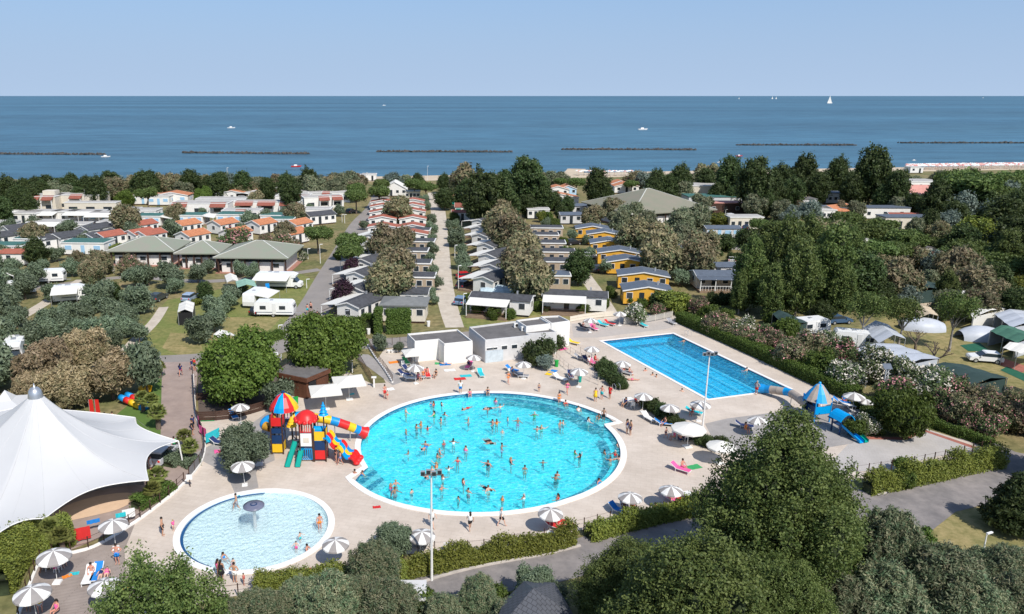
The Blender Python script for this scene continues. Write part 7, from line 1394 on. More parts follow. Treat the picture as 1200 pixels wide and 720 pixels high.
Tz = [(b1[0] + .9, b1[1], 3.0), loc_(352, 487.5, 3.1), loc_(372, 490, 2.9), loc_(392, 494, 2.4), loc_(410, 500, 1.7), loc_(421, 504.5, 1.1)]
tube_slide(pc, Tz, .46, [YELP, SKYP, REDP, YELP, YELP, BLUE, REDP, YELP, BLUE]); q = Vector(Tz[-1]); q0 = Vector(Tz[-2]); d_ = (q - q0).normalized(); MB().tube([q, q + d_ * .45, q + d_ * .8], [.46, .55, .72], 14, cap=False).build('tube_mouth', REDP, pc, smooth=True)
for f_ in (2, 3, 4): p = Tz[f_]; MB().tube([(p[0], p[1], 0), (p[0], p[1], p[2] - .4)], .05, 6).build('support', METAL, pc)
tube_slide(pc, [(b1[0] - .9, b1[1], 2.9), (b1[0] - 1.7, b1[1] - .2, 2.8), (b1[0] - 1.9, b1[1] - 1.1, 2.6), (b1[0] - 1.2, b1[1] - 1.5, 2.5)], .45, [REDP, BLUE, BLUE, M('ochre_plastic', (.5, .26, .03))])
tube_slide(pc, [(c2[0] + .6, c2[1] + .4, 3.0), (c3[0] + .5, c3[1] + .4, 3.0)], .4, [SKYP])
S0, S1 = Vector((c3[0] + .65, c3[1] + .2, 2.6)), Vector(loc_(420, 538, .25))
dS = (S1 - S0); sd = Vector((dS.y, -dS.x, 0)).normalized()
if sd.y > 0: sd = -sd
for lane in range(3):                                               # wave slide: three lanes of humped coloured segments
    cs = [(YELP, SKYP, REDP, BLUE, REDP), (REDP, YELP, SKYP, YELP, REDP), (SKYP, REDP, YELP, SKYP, REDP)][lane]
    for k in range(5):
        m2 = MB(); rows_ = 6
        for j in range(rows_ + 1):
            u_ = (k + j / rows_) / 5; p = S0 + dS * u_ + sd * (lane * .62 - .3) + Vector((0, 0, .22 * math.sin(u_ * 5 * math.pi)))
            for w1, z1 in ((-.3, .22), (-.26, 0), (.26, 0), (.3, .22)): qq = p + sd * w1 + Vector((0, 0, z1)); m2.v.append(tuple(qq))
        for j in range(rows_):
            for c in range(3): m2.f.append([j * 4 + c, j * 4 + c + 1, j * 4 + c + 5, j * 4 + c + 4]); m2.m.append(0)
        m2.build('slide_segment', cs[k], pc)
    e = S1 + sd * (lane * .62 - .3); MB().ball((e.x + .1, e.y, .3), .36, 10, 6, sz=.6).build('slide_end', REDP, pc, smooth=True)
for u_ in (.35, .7): p = S0 + dS * u_; MB().tube([(p.x, p.y, 0), (p.x, p.y, p.z)], .05, 6).build('support', METAL, pc)
for off in (-.0, .75):                                              # two teal chutes
    a, b = Vector((c2[0] - 1.15 + off * 1.05, c2[1] + .1, 1.9)), Vector(loc_(337 + off * 16, 547.5, .12)); d_ = b - a; s_ = Vector((1, 0, 0))
    m2 = MB(); 
    for p in (a, b):
        for w1, z1 in ((-.26, .24), (-.24, 0), (.24, 0), (.26, .24)): m2.v.append(tuple(p + s_ * w1 + Vector((0, 0, z1))))
    m2.f = [[0, 1, 5, 4], [1, 2, 6, 5], [2, 3, 7, 6]]; m2.m = [0] * 3; m2.build('chute', TEALP, pc)
for i in range(6): u_ = i / 5; p = Vector((c2[0] - 1.05, c2[1] + .3, 1.7)).lerp(Vector((c2[0] - 1.0, c2[1] - 1.6, .1)), u_); MB().box((p.x + .3, p.y, p.z), (.5, .3, .06)).build('step', DARK, pc)
# ================= blue play tower at the lane pool =================
C1_ = G(955, 492); bt = thing('play_tower', 'blue play tower with blue and sand striped roof, tube and chute', 'play structure', C1_, .25, None, True); SANDP = M('sand_plastic', (.45, .38, .32), .6)
for a in (-1, 1):
    for b in (-1, 1): MB().box((a * 1.0, b * 1.0, 0), (.12, .12, 2.9)).build('post', BLUE, bt)
for s_ in (0, 1): MB().box((-.1 if s_ else 0, -1.0 + 2 * s_, 1.1), (1.85, .07, .9)).build('panel', BLUE if s_ else SKYP, bt)
MB().box((-1.0, 0, 1.1), (.07, 1.85, .9)).build('panel', NAVY, bt); MB().box((0, 0, 1.05), (2.0, 2.0, .08)).build('platform', NAVY, bt)
rf = link('roof', None, bt)
for i in range(8): MB().lathe([(.05, 4.35), (.4, 4.15), (1.0, 3.35), (1.5, 2.5)], n=2, a0=math.pi / 4 * i, a1=math.pi / 4 * (i + 1)).build('roof_panel', SKYP if i % 2 else SANDP, rf)
MB().ball((0, 0, 4.38), .16, 8, 5).build('roof_cap', SKYP, rf)
def bl_(x, y, z): p = G(x, y, z) - C1_; c_, s_ = math.cos(-.25), math.sin(-.25); return (p.x * c_ - p.y * s_, p.x * s_ + p.y * c_, z)
tube_slide(bt, [(-1.0, .1, 1.7), bl_(928, 461.5, 1.3), bl_(912, 458, 1.0), bl_(897, 456, .7)], .48, [SANDP, SANDP, SKYP, SANDP, SANDP, BLUE]); MB().tube([bl_(897, 456, .7), bl_(892, 455.5, .62)], [.5, .62], 14, cap=False).build('tube_mouth', BLUE, bt)
for q in (bl_(928, 461.5, 1.3), bl_(905, 457, .8)): MB().tube([(q[0], q[1], 0), (q[0], q[1], q[2] - .4)], .05, 6).build('support', METAL, bt)
c_ = bl_(984, 507, 0)
for a in (-1, 1):
    for b in (-1, 1): MB().box((c_[0] + a * .6, c_[1] + b * .6, 0), (.12, .12, 1.95)).build('post', NAVY, bt)
MB().box((c_[0], c_[1], 1.0), (1.3, 1.3, .08)).build('platform', NAVY, bt); MB().box(((1.0 + c_[0] - .6) / 2, (c_[1] - .2) / 2, 1.0), (max(.3, c_[0] - 1.6), .6, .07)).build('bridge', NAVY, bt)
m2 = MB(); n_ = 8
for i in range(n_ + 1):
    a = -1 + 2 * i / n_; zz = 2.45 - .75 * a * a
    for b in (-1.05, 1.05): m2.v.append((c_[0] + a * .95, c_[1] + b * .85, zz)); m2.v.append((c_[0] + a * .9, c_[1] + b * .85, zz - .08))
for i in range(n_): o_ = i * 4; m2.f += [[o_, o_ + 2, o_ + 6, o_ + 4], [o_ + 1, o_ + 5, o_ + 7, o_ + 3], [o_, o_ + 4, o_ + 5, o_ + 1], [o_ + 2, o_ + 3, o_ + 7, o_ + 6]]; m2.m += [0] * 4
m2.build('barrel_roof', SKYP, bt)
for off in (0, .62):
    a, b = Vector((c_[0] - .3 + off, c_[1] - .7, 1.05)), Vector((c_[0] + .1 + off, c_[1] - 3.0, .12)); m2 = MB()
    for p in (a, b):
        for w1, z1 in ((-.26, .3), (-.24, 0), (.24, 0), (.26, .3)): m2.v.append((p.x + w1, p.y, p.z + z1))
    m2.f = [[0, 1, 5, 4], [1, 2, 6, 5], [2, 3, 7, 6]]; m2.m = [0] * 3; m2.build('chute', TEALP if off else SKYP, bt)
# ================= inflatable / toys on the turf =================
P = G(160, 475); t = thing('inflatable_slide', 'small inflatable slide in rainbow strips on the turf', 'inflatable', P, -.5, None, True)
for i, m_ in enumerate((BLUE, REDP, GREENP, YELP, SKYP)):
    for j in range(2): MB().tube([(-2 + i * .85, -.55 + j * .9, .8 - i * .14), (-1.2 + i * .85, -.5 + j * .9, .7 - i * .14)], .4, 10).build('air_tube', m_ if j else (YELP if m_ is GREENP else m_), t, smooth=True)
P = G(171, 462); t = thing('toy_swing', 'yellow plastic play seat beside the bare olive trunk', 'toy', P, .3, None, True); MB().lathe([(.01, .1), (.6, .3), (.85, .9), (.8, .92), (.5, .4), (.01, .2)], n=14, a0=0, a1=math.pi).build('shell', YELP, t); MB().box((0, 0, 0), (.5, .5, .12)).build('base', YELP, t)
for x, lk in ((107, 'red flag post behind the tent, left one'), (114, 'red flag post behind the tent beside the other')):
    P = G(x, 496); t = thing('beach_flag', lk.replace('left one', 'farther from the palms'), 'flag', P, 0, 'red flags behind the tent', True); MB().tube([(0, 0, 0), (0, 0, 2.8)], .03, 6).build('pole', METAL, t); MB().box((.25, 0, .9), (.5, .03, 1.9), top=(.8, 1)).build('flag', RED, t)
# ================= vehicles =================
def prism_y(mb, prof, w_, m=0, inset=0.0):
    """extrude a side profile (x,z) across the width"""
    n = len(prof); mb.add([(x, -w_ / 2 + inset, z) for x, z in prof] + [(x, w_ / 2 - inset, z) for x, z in prof], [list(range(n)), [n + i for i in range(n)][::-1]] + [[i, n + i, n + (i + 1) % n, (i + 1) % n] for i in range(n)], m)
def wheels(t, xs, w_, r=.32):
    for x in xs:
        for s in (-1, 1): o = link('wheel', None, t, (x, s * (w_ / 2 - .08), r)); MB().tube([(0, -.1, 0), (0, .1, 0)], r, 16).build('tyre', TYRE, o); MB().tube([(0, -.115, 0), (0, .115, 0)], r * .6, 12).build('rim', METAL, o)
VEH = {}
def paint(c): return M('paint_' + '_'.join(str(int(v * 100)) for v in c), c, .3, .03, spec=.5)
def car(x, y, hd, col_, look, kind_='hatch', name='parked_car'):
    P = G(x, y); key = (kind_,)
    t = thing(name, look, 'car', P, R(hd), 'parked cars', True); b = MB()
    prism_y(b, [(-2.0, .35), (-2.05, .75), (-1.95, .92), (1.0, .95), (1.85, .82), (2.05, .62), (2.05, .35)], 1.72); b.build('body', paint(col_), t)
    g = MB(); prism_y(g, [(-1.85, .9), (-1.55, 1.38), (.15, 1.42), (1.0, .93)], 1.56); g.build('window', GLASS, t)
    r = MB(); prism_y(r, [(-1.62, 1.34), (-1.5, 1.45), (.05, 1.48), (.22, 1.38)], 1.5); r.build('roof', paint(col_), t)
    for s in (-1, 1): MB().box((2.03, s * .62, .62), (.06, .34, .16)).build('headlight', METAL, t); MB().box((-2.04, s * .68, .66), (.05, .22, .2)).build('tail_light', RED, t); MB().box((.75, s * .95, .92), (.14, .16, .12)).build('mirror', paint(col_), t)
    wheels(t, (-1.25, 1.3), 1.74); return t
def caravan(x, y, hd, look, L=5.4, awn=None, col_=(.80, .80, .78)):
    t = thing('caravan', look, 'caravan', G(x, y), R(hd), 'caravans and motorhomes', True); b = MB(); h = L / 2
    prism_y(b, [(-h, .5), (-h - .08, 1.2), (-h + .1, 2.4), (-h + .35, 2.6), (h - .5, 2.6), (h - .1, 2.3), (h + .12, 1.4), (h, .5)], 2.2); b.build('body', paint(col_), t)
    for s in (-1, 1):
        for q in (-h * .55, h * .45): MB().box((q, s * 1.12, 1.35), (1.0, .04, .6)).build('window', GLASS, t)
    MB().box((h + .05, 0, 1.4), (.1, 1.4, .6)).build('window', GLASS, t); MB().box((.1, -1.13, .55), (.6, .05, 1.8)).build('door', paint((.7, .7, .68)), t); MB().box((-.5, 0, 2.6), (.5, .5, .12)).build('roof_hatch', METAL, t)
    MB().bar((h, 0, .5), (h + 1.1, 0, .5), .1).build('drawbar', METAL, t); wheels(t, (-.1,), 2.2)
    MB().box((0, -1.105, .8), (L * .96, .02, .12)).build('stripe', BGREY, t)
    if awn: MB().add([(-h, -1.1, 2.45), (h * .8, -1.1, 2.45), (h * .8, -3.6, 2.05), (-h, -3.6, 2.05)] + [(-h, -1.1, 2.4), (h * .8, -1.1, 2.4), (h * .8, -3.6, 2.0), (-h, -3.6, 2.0)], [(0, 1, 2, 3), (7, 6, 5, 4), (0, 4, 5, 1), (1, 5, 6, 2), (2, 6, 7, 3), (3, 7, 4, 0)]).build('awning', awn, t); [MB().box((q, -3.55, 0), (.06, .06, 2.0)).build('awning_pole', METAL, t) for q in (-h + .1, h * .75)]
    return t
def camper(x, y, hd, look, L=6.4, cab=(.8, .8, .78), awn=None):
    t = thing('motorhome', look, 'motorhome', G(x, y), R(hd), 'caravans and motorhomes', True); h = L / 2; b = MB()
    prism_y(b, [(-h, .45), (-h, 2.75), (-h + .2, 2.9), (h - 1.3, 2.9), (h - .35, 2.6), (h - .5, 2.15), (h - 1.3, 2.1), (h - 1.35, .45)], 2.25); b.build('body', paint((.80, .80, .78)), t)
    c = MB(); prism_y(c, [(h - 1.5, .4), (h - 1.5, 2.08), (h - .85, 2.05), (h - .15, 1.25), (h + .45, 1.1), (h + .5, .4)], 2.0); c.build('cab', paint(cab), t)
    g = MB(); prism_y(g, [(h - 1.0, 1.3), (h - .86, 2.0), (h - .8, 2.02), (h - .16, 1.29)], 2.04); g.build('windscreen', GLASS, t)
    for s in (-1, 1):
        for q in (-h + 1.1, -h + 2.6): MB().box((q, s * 1.14, 1.5), (1.0, .04, .55)).build('window', GLASS, t)
        MB().box((0, s * 1.135, .9), (L * .5, .02, .15)).build('stripe', BGREY, t); MB().box((h + .48, s * .75, .75), (.06, .35, .2)).build('headlight', METAL, t)
    MB().box((-.3, 0, 2.9), (.9, .6, .15)).build('roof_hatch', METAL, t); MB().box((-1.6, .3, 2.9), (.6, .5, .18)).build('roof_vent', METAL, t); wheels(t, (-h + 1.3, h - .45), 2.15, .36)
    if awn: MB().add([(-h, -1.15, 2.65), (h - 1.4, -1.15, 2.65), (h - 1.4, -3.9, 2.2), (-h, -3.9, 2.2)] + [(-h, -1.15, 2.6), (h - 1.4, -1.15, 2.6), (h - 1.4, -3.9, 2.15), (-h, -3.9, 2.15)], [(0, 1, 2, 3), (7, 6, 5, 4), (0, 4, 5, 1), (1, 5, 6, 2), (2, 6, 7, 3), (3, 7, 4, 0)]).build('awning', awn, t); [MB().box((q, -3.85, 0), (.06, .06, 2.15)).build('awning_pole', METAL, t) for q in (-h + .1, h - 1.5)]
    return t
camper(327, 337, -4, 'large white motorhome with long cream awning and blue chairs', 8.0, awn=AWN); caravan(300, 357, 80, 'white motorhome standing end-on with folded awning beside bicycles', 5.8, AWN); caravan(323, 370, -2, 'white caravan with dark front stripe on the dry lawn', 6.4)
camper(19, 422, -70, 'white camper van facing the cross road under the olive trees', 5.6); caravan(60, 331, 10, 'white caravan end between olive trees', 5.2); caravan(0, 355, 20, 'white caravan at the picture edge in the olive grove', 5); camper(84, 353, 20, 'white flat-roofed camper beside the stone path', 5.6, awn=AWN); caravan(26, 345, 30, 'small white caravan behind two olive trees', 4.6)
caravan(1003, 408, -18, 'white caravan with row of windows behind the oleanders', 6.2); camper(1130, 358, 10, 'white caravan under the tall tamarisks', 5.6); caravan(950, 392, 15, 'white caravan end behind the oleander bush', 4.8); caravan(1190, 370, 0, 'white caravan at the right picture edge'.replace('right ', ''), 5.5)
caravan(1015, 296, 10, 'white caravan in the pine wood', 5); caravan(1105, 300, 100, 'pale caravan between pines', 5); caravan(1080, 300, 0, 'white caravan behind the leaning pine', 5.2);
car(224, 352, 80, (.30, .38, .50), 'silver-blue estate car by the wash block lawn'); car(186, 352, 80, (.05, .06, .06), 'dark green car under the olive trees'); car(306, 368, 60, (.03, .03, .03), 'black car beside the white caravan on the lawn'); car(340, 374, 0, (.02, .02, .02), 'black car coupled to the caravan') if 0 else None
car(547, 327, 15, (.55, .01, .02), 'bright red parked car beside the gravel path'); car(544, 337, 60, (.05, .05, .08), 'dark car beside the red one'); car(541, 356, 70, (.16, .24, .36), 'blue car by the long white home'); car(874, 269, 60, (.03, .05, .12), 'dark blue car at the far side lane'); car(858, 256, 10, (.7, .7, .7), 'silver car on the far side lane'); car(858, 307, 70, (.55, .55, .56), 'silver car beside the tall poplars')
car(1153, 424, 165, (.78, .78, .77), 'white compact car parked on the dry grass'); car(982, 379, 10, (.05, .10, .18), 'dark blue van under the thin trees'); car(1190, 362, 0, (.03, .04, .08), 'navy car at the edge of the caravan pitches'); car(672, 287, 20, (.02, .02, .025), 'black car by the yellow homes'); car(697, 318, 80, (.03, .03, .04), 'dark car between yellow home and olive'); car(690, 303, 10, (.6, .6, .6), 'grey car in front of the yellow homes')
car(822, 297, 10, (.6, .6, .62), 'silver car beside the grey cabins'); car(1001, 305, 10, (.6, .62, .66), 'silver-blue car in the pine wood'); car(1035, 287, 10, (.05, .06, .16), 'navy car behind the umbrella pines'); car(411, 250, 70, (.04, .04, .05), 'black car under the umbrella pines by the road'); car(192, 538, 80, (.55, .56, .58), 'silver van under the tent corner'); car(1075, 692, 20, (.7, .7, .72), 'white car roof between the tamarisks')
car(1080, 665, 60, (.62, .64, .66), 'pale car under the tamarisks by the entrance road')
# motorbike, bicycle rider
P = G(372, 373); t = thing('bicycle', 'bicycle ridden down the camp road', 'bicycle', P, R(60), None, True)
for q in (-.5, .5): o = MB().lathe([(.33, -.02), (.35, 0), (.33, .02), (.31, 0), (.33, -.02)], n=20).build('wheel', TYRE, t, loc=(q, 0, .35)); o.rotation_euler = (math.pi / 2, 0, 0)
f = MB(); f.bar((-.5, 0, .35), (0, 0, .35), .04); f.bar((0, 0, .35), (-.15, 0, .85), .04); f.bar((-.15, 0, .85), (.4, 0, .85), .04); f.bar((0, 0, .35), (.4, 0, .8), .04); f.bar((.5, 0, .35), (.38, 0, .98), .04); f.bar((.38, -.25, .98), (.38, .25, .98), .03); f.build('frame', DARK, t); MB().box((-.17, 0, .86), (.25, .14, .06)).build('saddle', DARK, t)
person(372, 373, 'sit', 150, 'cyclist in black on the camp road', {'shirt': 'black', 'shorts': 'navy'}, 2, z=.42)
# ================= awnings and tents on the pitches =================
def canopy(corners, h, mat, look, name='pitch_awning', cat='awning', rise=.5, wall=None, n=3):
    P = [G(a, b, h) for a, b in corners]; c = sum(P, Vector()) / len(P); c.z = 0; L2 = [Vector((p.x - c.x, p.y - c.y, 0)) for p in P]; t = thing(name, look, cat, c, 0, 'awnings and tents on the pitches', True)
    A_, B_, C_, D_ = L2; mb = MB(); N_ = 8
    for i in range(N_ + 1):
        for j in range(N_ + 1): u_, v_ = i / N_, j / N_; p = A_.lerp(B_, u_).lerp(D_.lerp(C_, u_), v_); mb.v.append((p.x, p.y, h + rise * (1 - abs(2 * v_ - 1)) + .05 * math.sin(i * 2.2)))
    for i in range(N_):
        for j in range(N_): a = i * (N_ + 1) + j; mb.f.append([a, a + N_ + 1, a + N_ + 2, a + 1]); mb.m.append(0)
    mb.build('roof', mat, t)
    pm = cmesh(('cp', h), MB().box((0, 0, 0), (.07, .07, h)), METAL)
    for q in (A_, B_, C_, D_, A_.lerp(B_, .5), D_.lerp(C_, .5)): link('post', pm, t, (q.x * .97, q.y * .97, 0))
    for (a, b) in ((A_, B_), (B_, C_), (C_, D_), (D_, A_)):
        if wall and (a, b) != (A_, B_): d = (b - a); m_ = (a + b) / 2 * .96; MB().box((0, 0, .05), (d.length * .92, .04, h - .15)).build('side_wall', wall, t, loc=(m_.x, m_.y, 0), rz=math.atan2(d.y, d.x))
    return t
canopy([(1000, 410), (1055, 430), (1102, 420), (1050, 403)], 2.5, TAR, 'wide silver tarpaulin roof behind the white oleanders', wall=TAR); canopy([(1082, 431), (1138, 452), (1182, 443), (1128, 427)], 2.6, DGT, 'large dark green tarpaulin roof beside the dead tree', wall=DGT)
canopy([(1010, 385), (1030, 402), (1062, 397), (1040, 380)], 2.5, TAR, 'long silver awning attached to the white caravan', rise=.9); canopy([(1175, 408), (1210, 418), (1240, 408), (1190, 402)], 2.4, AWN, 'white canopy at the picture edge beside the bare trunk'); canopy([(1160, 388), (1192, 402), (1216, 395), (1185, 382)], 2.3, M('green_canvas', (.06, .16, .11), .8), 'green canvas tent roof beyond the white car', wall=TAR)
canopy([(905, 368), (925, 386), (947, 378), (920, 366)], 2.5, DGT, 'dark green awning roof behind the pink oleanders', wall=DGT); canopy([(1062, 330), (1075, 341), (1103, 339), (1094, 328)], 2.4, DGT, 'dark teal awning above the sandy pitch', wall=DGT); canopy([(1125, 352), (1140, 372), (1180, 362), (1160, 348)], 2.3, AWN, 'big white tent between tall thin trunks', wall=AWN); canopy([(1165, 368), (1185, 384), (1222, 378), (1200, 364)], 2.4, TAR, 'silver tarpaulin tent by the navy car', wall=TAR)
canopy([(1068, 362), (1078, 372), (1100, 370), (1090, 360)], 2.2, M('beige_canvas', (.55, .45, .32), .8), 'beige canvas roof on the dry pitch', wall=None); canopy([(276, 330), (278, 337), (301, 336), (298, 329)], 2.2, M('mint_canvas', (.30, .50, .40), .8, transl=.1), 'mint green awning among the olive trees'); canopy([(-12, 390), (-4, 397), (16, 395), (12, 388)], 2.3, M('teal_canvas', (.05, .28, .28), .8), 'teal awning above the camper van by the olive grove', wall=TAR)
canopy([(263, 323), (266, 331), (280, 330), (277, 323)], 2.1, AWN, 'small white pavilion beside the mint awning'); canopy([(210, 356), (208, 366), (226, 366), (228, 355)], 2.2, AWN, 'white awning over dark chairs on the lawn edge', wall=DARK); canopy([(250, 392), (262, 399), (278, 394), (266, 388)], 2.1, AWN, 'white folded canopies behind the large mulberry'); canopy([(0, 318), (2, 325), (16, 324), (14, 317)], 2.2, AWN, 'white awning among the olives')
def dome(x, y, r, h, mat, look, hd=0, L=1.5):
    t = thing('dome_tent', look, 'tent', G(x, y), R(hd), 'awnings and tents on the pitches', True); mb = MB(); N_ = 8
    for i in range(N_ + 1):
        a = math.pi * i / N_
        for j in range(7): u_ = j / 6; k = math.sin(math.pi * (.12 + .76 * u_)) ** .5; mb.v.append((r * math.cos(a) * k, (u_ - .5) * 2 * r * L, h * math.sin(a) * k))
    for i in range(N_):
        for j in range(6): a = i * 7 + j; mb.f.append([a, a + 1, a + 8, a + 7]); mb.m.append(0)
    mb.build('flysheet', mat, t, smooth=True); MB().box((0, -r * L * .93, 0), (r * .6, .1, h * .6), top=(.5, 1)).build('door', GREYW, t)
dome(1080, 386, 2.0, 1.9, TAR, 'silver dome tent beside the sandy pitch', 80); dome(1147, 397, 2.0, 2.0, TAR, 'silver dome tent behind the white compact car', 90); dome(582, 345, 2.0, 1.8, M('pale_blue_canvas', (.5, .62, .68), .7), 'pale blue dome tent above the long white home', 90)
sheet('pitch_mat', px((1125, 405), (1148, 402), (1160, 412), (1135, 412)), .03, M('green_ground_mat', (.02, .12, .07), .9)); sheet('pitch_mat', px((1172, 434), (1180, 430), (1210, 442), (1200, 447)), .03, MATS['green_ground_mat']); sheet('pitch_mat', px((1165, 425), (1175, 420), (1210, 432), (1195, 438)), .026, m_brick)
for x, y, m_, lk in ((314, 345, BLUE, 'blue canvas wardrobe under the motorhome awning'), (304, 343, YELP, 'yellow folded chair under the motorhome awning'), (368, 372, TEALP, 'x')):
    if lk == 'x': continue
    t = thing('camp_cupboard' if 'ward' in lk else 'folding_chair', lk, 'camping furniture', G(x, y), .3, None, True); MB().box((0, 0, .05), (.7, .6, 1.5 if 'ward' in lk else .5)).build('body', m_, t); MB().box((0, .2, .5 if 'fold' in lk else 1.5), (.7, .1, .5)).build('top', m_, t)
# ================= sea: breakwaters, boats, bathers' umbrellas on the beach =================
m_rock = M('breakwater_rock', (.10, .095, .09), .9, var=.25, scale=.4)
def breakwater(x0, y0, x1, y1, look):
    a, b = G(x0, y0, -.4), G(x1, y1, -.4); n = int((b - a).length / 1.1); mb = MB(); r_ = random.Random(int(x0) + 9)
    for i in range(n):
        for k in range(3):
            p = (b - a) * ((i + r_.random()) / n) + Vector((0, r_.uniform(-2.2, 2.2), 0)); s = r_.uniform(.45, 1.0) + .6 * max(0, math.sin(i * .37 + x0)) * r_.random(); o_ = len(mb.v); mb.ball((p.x, p.y, r_.uniform(-.1, .55)), s, 5, 3, 0, .75)
            for q in range(o_, len(mb.v)): x, y, z = mb.v[q]; mb.v[q] = (x + r_.uniform(-.2, .2), y + r_.uniform(-.2, .2), z + r_.uniform(-.2, .2))
    t = thing('breakwater', look, 'breakwater', a, 0, 'rock breakwaters off the beach', True); o = mb.build('rocks', m_rock, t); o['kind'] = 'stuff'
breakwater(-60, 180.5, 122, 181.5, 'rock breakwater with the white boat at its tip'); breakwater(214, 179.5, 362, 180.5, 'rock breakwater beyond the village bungalows'); breakwater(442, 178, 600, 178.5, 'rock breakwater straight out from the gravel path'); breakwater(658, 175.5, 816, 176, 'rock breakwater beyond the orange chalets'); breakwater(864, 170.5, 1002, 170.5, 'rock breakwater beyond the tall dark trees'); breakwater(1054, 168, 1260, 168, 'rock breakwater off the crowded beach')
def boat(x, y, L_, look, sail=0, col_=WHITE):
    t = thing('sailing_boat' if sail else 'motor_boat', look, 'sailing boat' if sail else 'boat', G(x, y, -.5), .1, 'boats on the sea', True); h = L_ / 2; mb = MB()
    mb.add([(-h, -L_ * .14, .1), (h * .5, -L_ * .15, .1), (h, 0, .2), (h * .5, L_ * .15, .1), (-h, L_ * .14, .1), (-h, -L_ * .17, L_ * .12), (h * .5, -L_ * .18, L_ * .13), (h * 1.15, 0, L_ * .17), (h * .5, L_ * .18, L_ * .13), (-h, L_ * .17, L_ * .12)], [(4, 3, 2, 1, 0), (5, 6, 7, 8, 9), (0, 1, 6, 5), (1, 2, 7, 6), (2, 3, 8, 7), (3, 4, 9, 8), (4, 0, 5, 9)]); mb.build('hull', col_, t)
    if sail:
        MB().tube([(0, 0, 0), (0, 0, sail)], .12, 6).build('mast', METAL, t); MB().add([(-.2, 0, 1.2), (-h * .9, .1, 1.2), (-.1, 0, sail * .96), (-.2, .08, 1.2), (-h * .9, .18, 1.2), (-.1, .08, sail * .96)], [(0, 1, 2), (5, 4, 3), (0, 3, 4, 1), (1, 4, 5, 2)]).build('mainsail', AWN, t); MB().add([(.2, 0, 1.2), (h, .05, .9), (.1, 0, sail * .85), (.2, .08, 1.2), (h, .12, .9), (.1, .08, sail * .85)], [(0, 2, 1), (3, 4, 5), (0, 1, 4, 3), (1, 2, 5, 4)]).build('jib', AWN, t)
    else: MB().box((-h * .1, 0, L_ * .12), (L_ * .35, L_ * .2, L_ * .14), top=(.8, .9)).build('cabin', WHITE, t)
boat(124, 184.5, 5, 'white motor boat at the tip of the breakwater'); boat(271, 150.5, 8, 'white motor boat with foam, farther out at sea'); boat(753, 152.5, 10, 'small white boat far beyond the middle breakwater'); boat(347, 196, 5, 'red paddle craft close to the shore', col_=RED); boat(866, 183.5, 4, 'red rowing boat inside the breakwaters', col_=RED); boat(843, 191, 3, 'small white dinghy close to the beach'); boat(1071, 188.5, 2.5, 'tiny white dinghy off the crowded beach'); boat(450, 124, 12, 'distant white ship seen as a speck')
boat(972, 121.5, 26, 'large white sailing boat near the horizon', 40); boat(905, 116.3, 20, 'distant sailing boat, westernmost of the far pair', 34); boat(909.5, 116.2, 18, 'distant sailing boat beside its twin on the horizon', 30); boat(866, 116.2, 14, 'very small distant sail left of the far pair'.replace('left of', 'west of'), 22); boat(1152, 115.2, 16, 'faint distant sail above the crowded beach', 20)
bm1 = {c: MB().tube([(0, 0, 0), (0, 0, 1.9)], .05, 4).lathe([(.05, 2.4), (.9, 1.9)], n=7).mesh('beach_parasol', [m_]) for c, m_ in (('white', CLM['white']), ('red', M('faded_red_cloth', (.66, .30, .27), .8)), ('pink', M('salmon_cloth', (.72, .42, .36), .8)))}
i = 0
for row in range(3):
    for k in range(64):
        x = 1062 + 142 * k / 63; P = G(x, 199.5 - (x - 1062) * .012 - row * 1.1 + rnd.uniform(-.25, .25)); c = rnd.choice(['white', 'white', 'pink', 'red']); o = link('beach_parasol', bm1[c], None, P); reg(o, {'white': 'white', 'red': 'faded red', 'pink': 'salmon pink'}[c] + ' parasol in the packed rows on the far beach', 'parasol', 'packed parasols on the far beach', True)
for k in range(34):
    x = 676 + 66 * k / 33; P = G(x, 206.5 - rnd.uniform(0, 1.2)); c = rnd.choice(['white', 'white', 'pink']); o = link('beach_parasol', bm1[c], None, P); reg(o, {'white': 'white', 'pink': 'salmon pink'}[c] + ' parasol on the beach beyond the orange chalets', 'parasol', 'parasols on the beach beyond the chalets', True)
for x, y, lk in ((421, 213, 'white beach hut at the end of the camp road'), (433, 212, 'white beach kiosk beside the road end lamp'), (1070, 203, 'white beach pavilion behind the big white building')): home(x, y, lk, L=6, W=5, wall=WALLW, roof=WHITE, ridge='flat', name='beach_hut', cat='hut', nwin=1)
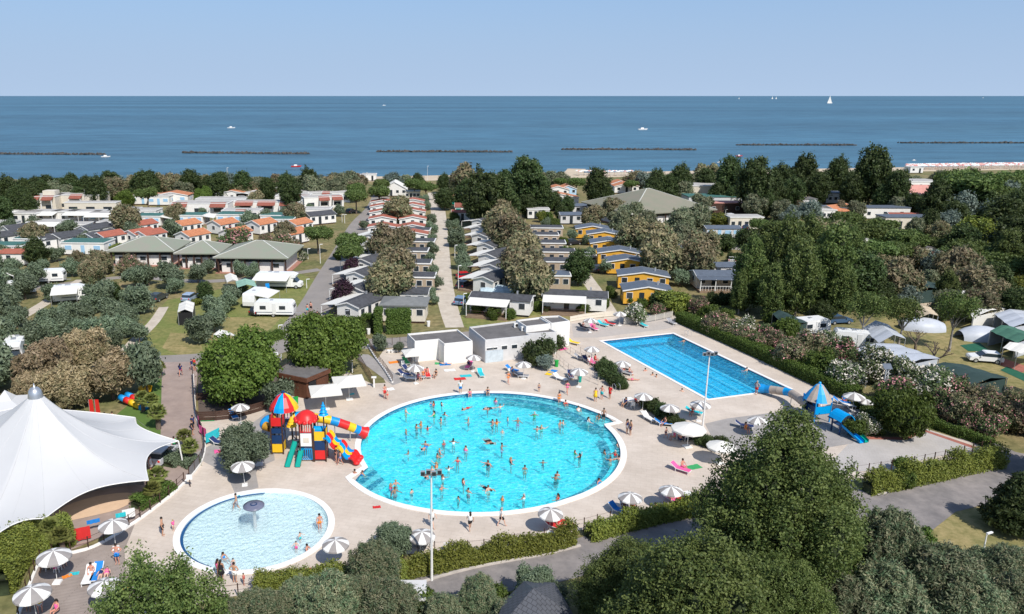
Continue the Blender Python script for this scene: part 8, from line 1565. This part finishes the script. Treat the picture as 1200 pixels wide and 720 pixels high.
# ================= labels: how a thing looks + what it stands beside =================
LAND = [('the large hall roof', 757, 258), ('the small middle wash block', 240, 312), ('the large wash block', 306, 316), ('the westmost wash block', 176, 310), ('the big white motorhome', 327, 340), ('the camp road junction', 345, 400),
        ('the brown kiosk', 355, 455), ('the huge white tent', 56, 560), ('the play castle', 345, 536), ('the paddling pool fountain', 300, 622), ('the coloured tube mouth', 428, 508), ('the corner steps', 420, 565), ('the shallow shelf', 690, 487),
        ('the dark side steps', 722, 545), ('the tall mast', 506, 600), ('the L-shaped pool house', 515, 410), ('the grey pool house', 600, 410), ('the lane pool mast', 823, 500), ('the blue play tower', 955, 490), ('the pale court', 1080, 525), ('the large round bush', 1060, 500),
        ('the silver tarpaulin', 1050, 418), ('the dark green tarpaulin', 1130, 445), ('the white compact car', 1153, 424), ('the lane pool corner', 790, 385), ('the porch bungalow', 838, 345), ('the frontmost yellow home', 756, 355), ('the white oleander', 745, 370),
        ('the red car', 547, 327), ('the clipped hedges', 460, 388), ('the purple plum trees', 404, 350), ('the close red-roofed bungalows', 465, 262), ('the teal-shuttered house', 549, 252), ('the cream village buildings', 75, 246), ('the camper van', 19, 422),
        ('the stone path', 60, 352), ('the brown tamarisks', 85, 440), ('the large mulberry', 278, 440), ('the beach building', 1080, 222), ('the pink-roofed house', 1076, 235), ('the sandy pitch', 1095, 355), ('the entrance road', 780, 625), ('the road bend', 1060, 610),
        ('the long beach building', 826, 231), ('the road end', 432, 222), ('the umbrella pines', 1040, 290), ('the tiled roof house', 625, 700), ('the timber deck', 90, 670), ('the turf lawn', 170, 480), ('the middle of the gravel path', 518, 310), ('the long white home', 588, 366), ('the pink oleander', 275, 284), ('the orange chalets', 655, 230),
        ('the white stairs terrace', 238, 250), ('the inflatable slide', 160, 475), ('the second gravel path', 690, 330), ('the pine by the lane', 372, 275), ('the dark side lane car', 874, 269), ('the eastern wood', 1185, 270), ('the fir tree', 1192, 600), ('the pool centre', 570, 530), ('the middle breakwater', 520, 178)]
LANDW = [(n, G(a, b)) for n, a, b in LAND if 'middle breakwater' not in n]
ORD = ['', 'second', 'third', 'fourth', 'fifth', 'sixth', 'seventh', 'eighth', 'ninth', 'tenth', 'eleventh', 'twelfth', 'thirteenth', 'fourteenth', 'fifteenth', 'sixteenth', 'seventeenth', 'eighteenth', 'nineteenth', 'twentieth']
seen = {}
bpy.context.view_layer.update()
def wl(o): return Vector((o.location.x, o.location.y, 0))
todo = []
looks = {}
for e in THINGS: looks[e[1]] = looks.get(e[1], 0) + 1
for e in THINGS:
    o, look, final = e
    if final or (looks[look] == 1 and len(look.split()) > 4): o['label'] = look; seen[look] = seen.get(look, 0) + 1
    else:
        d = sorted(((wl(o) - p).length, n) for n, p in LANDW if (wl(o) - p).length > 2); todo.append((look, d[0][1], d[0][0], o, d))
grp = {}
for it in todo: grp.setdefault((it[0], it[1]), []).append(it)
for (look, lm), L in grp.items():
    L.sort(key=lambda q: q[2]); lmp = dict(LANDW)[lm]
    # split by side of the landmark first
    sides = {}
    for it in L:
        v_ = wl(it[3]) - lmp; s = 'beyond' if v_.y > abs(v_.x) else 'this side of' if -v_.y > abs(v_.x) else 'west of' if v_.x < 0 else 'east of'
        sides.setdefault(s, []).append(it)
    for s, Q in sides.items():
        if len(L) == 1: Q[0][3]['label'] = f'{look} beside {lm}'; continue
        for i, it in enumerate(Q):
            it[3]['label'] = f'{look} {s} {lm}' if len(Q) == 1 else (f'{look}, first {s} {lm}' if i == 0 else f'{look}, {ORD[min(i, 19)]} out {s} {lm}')
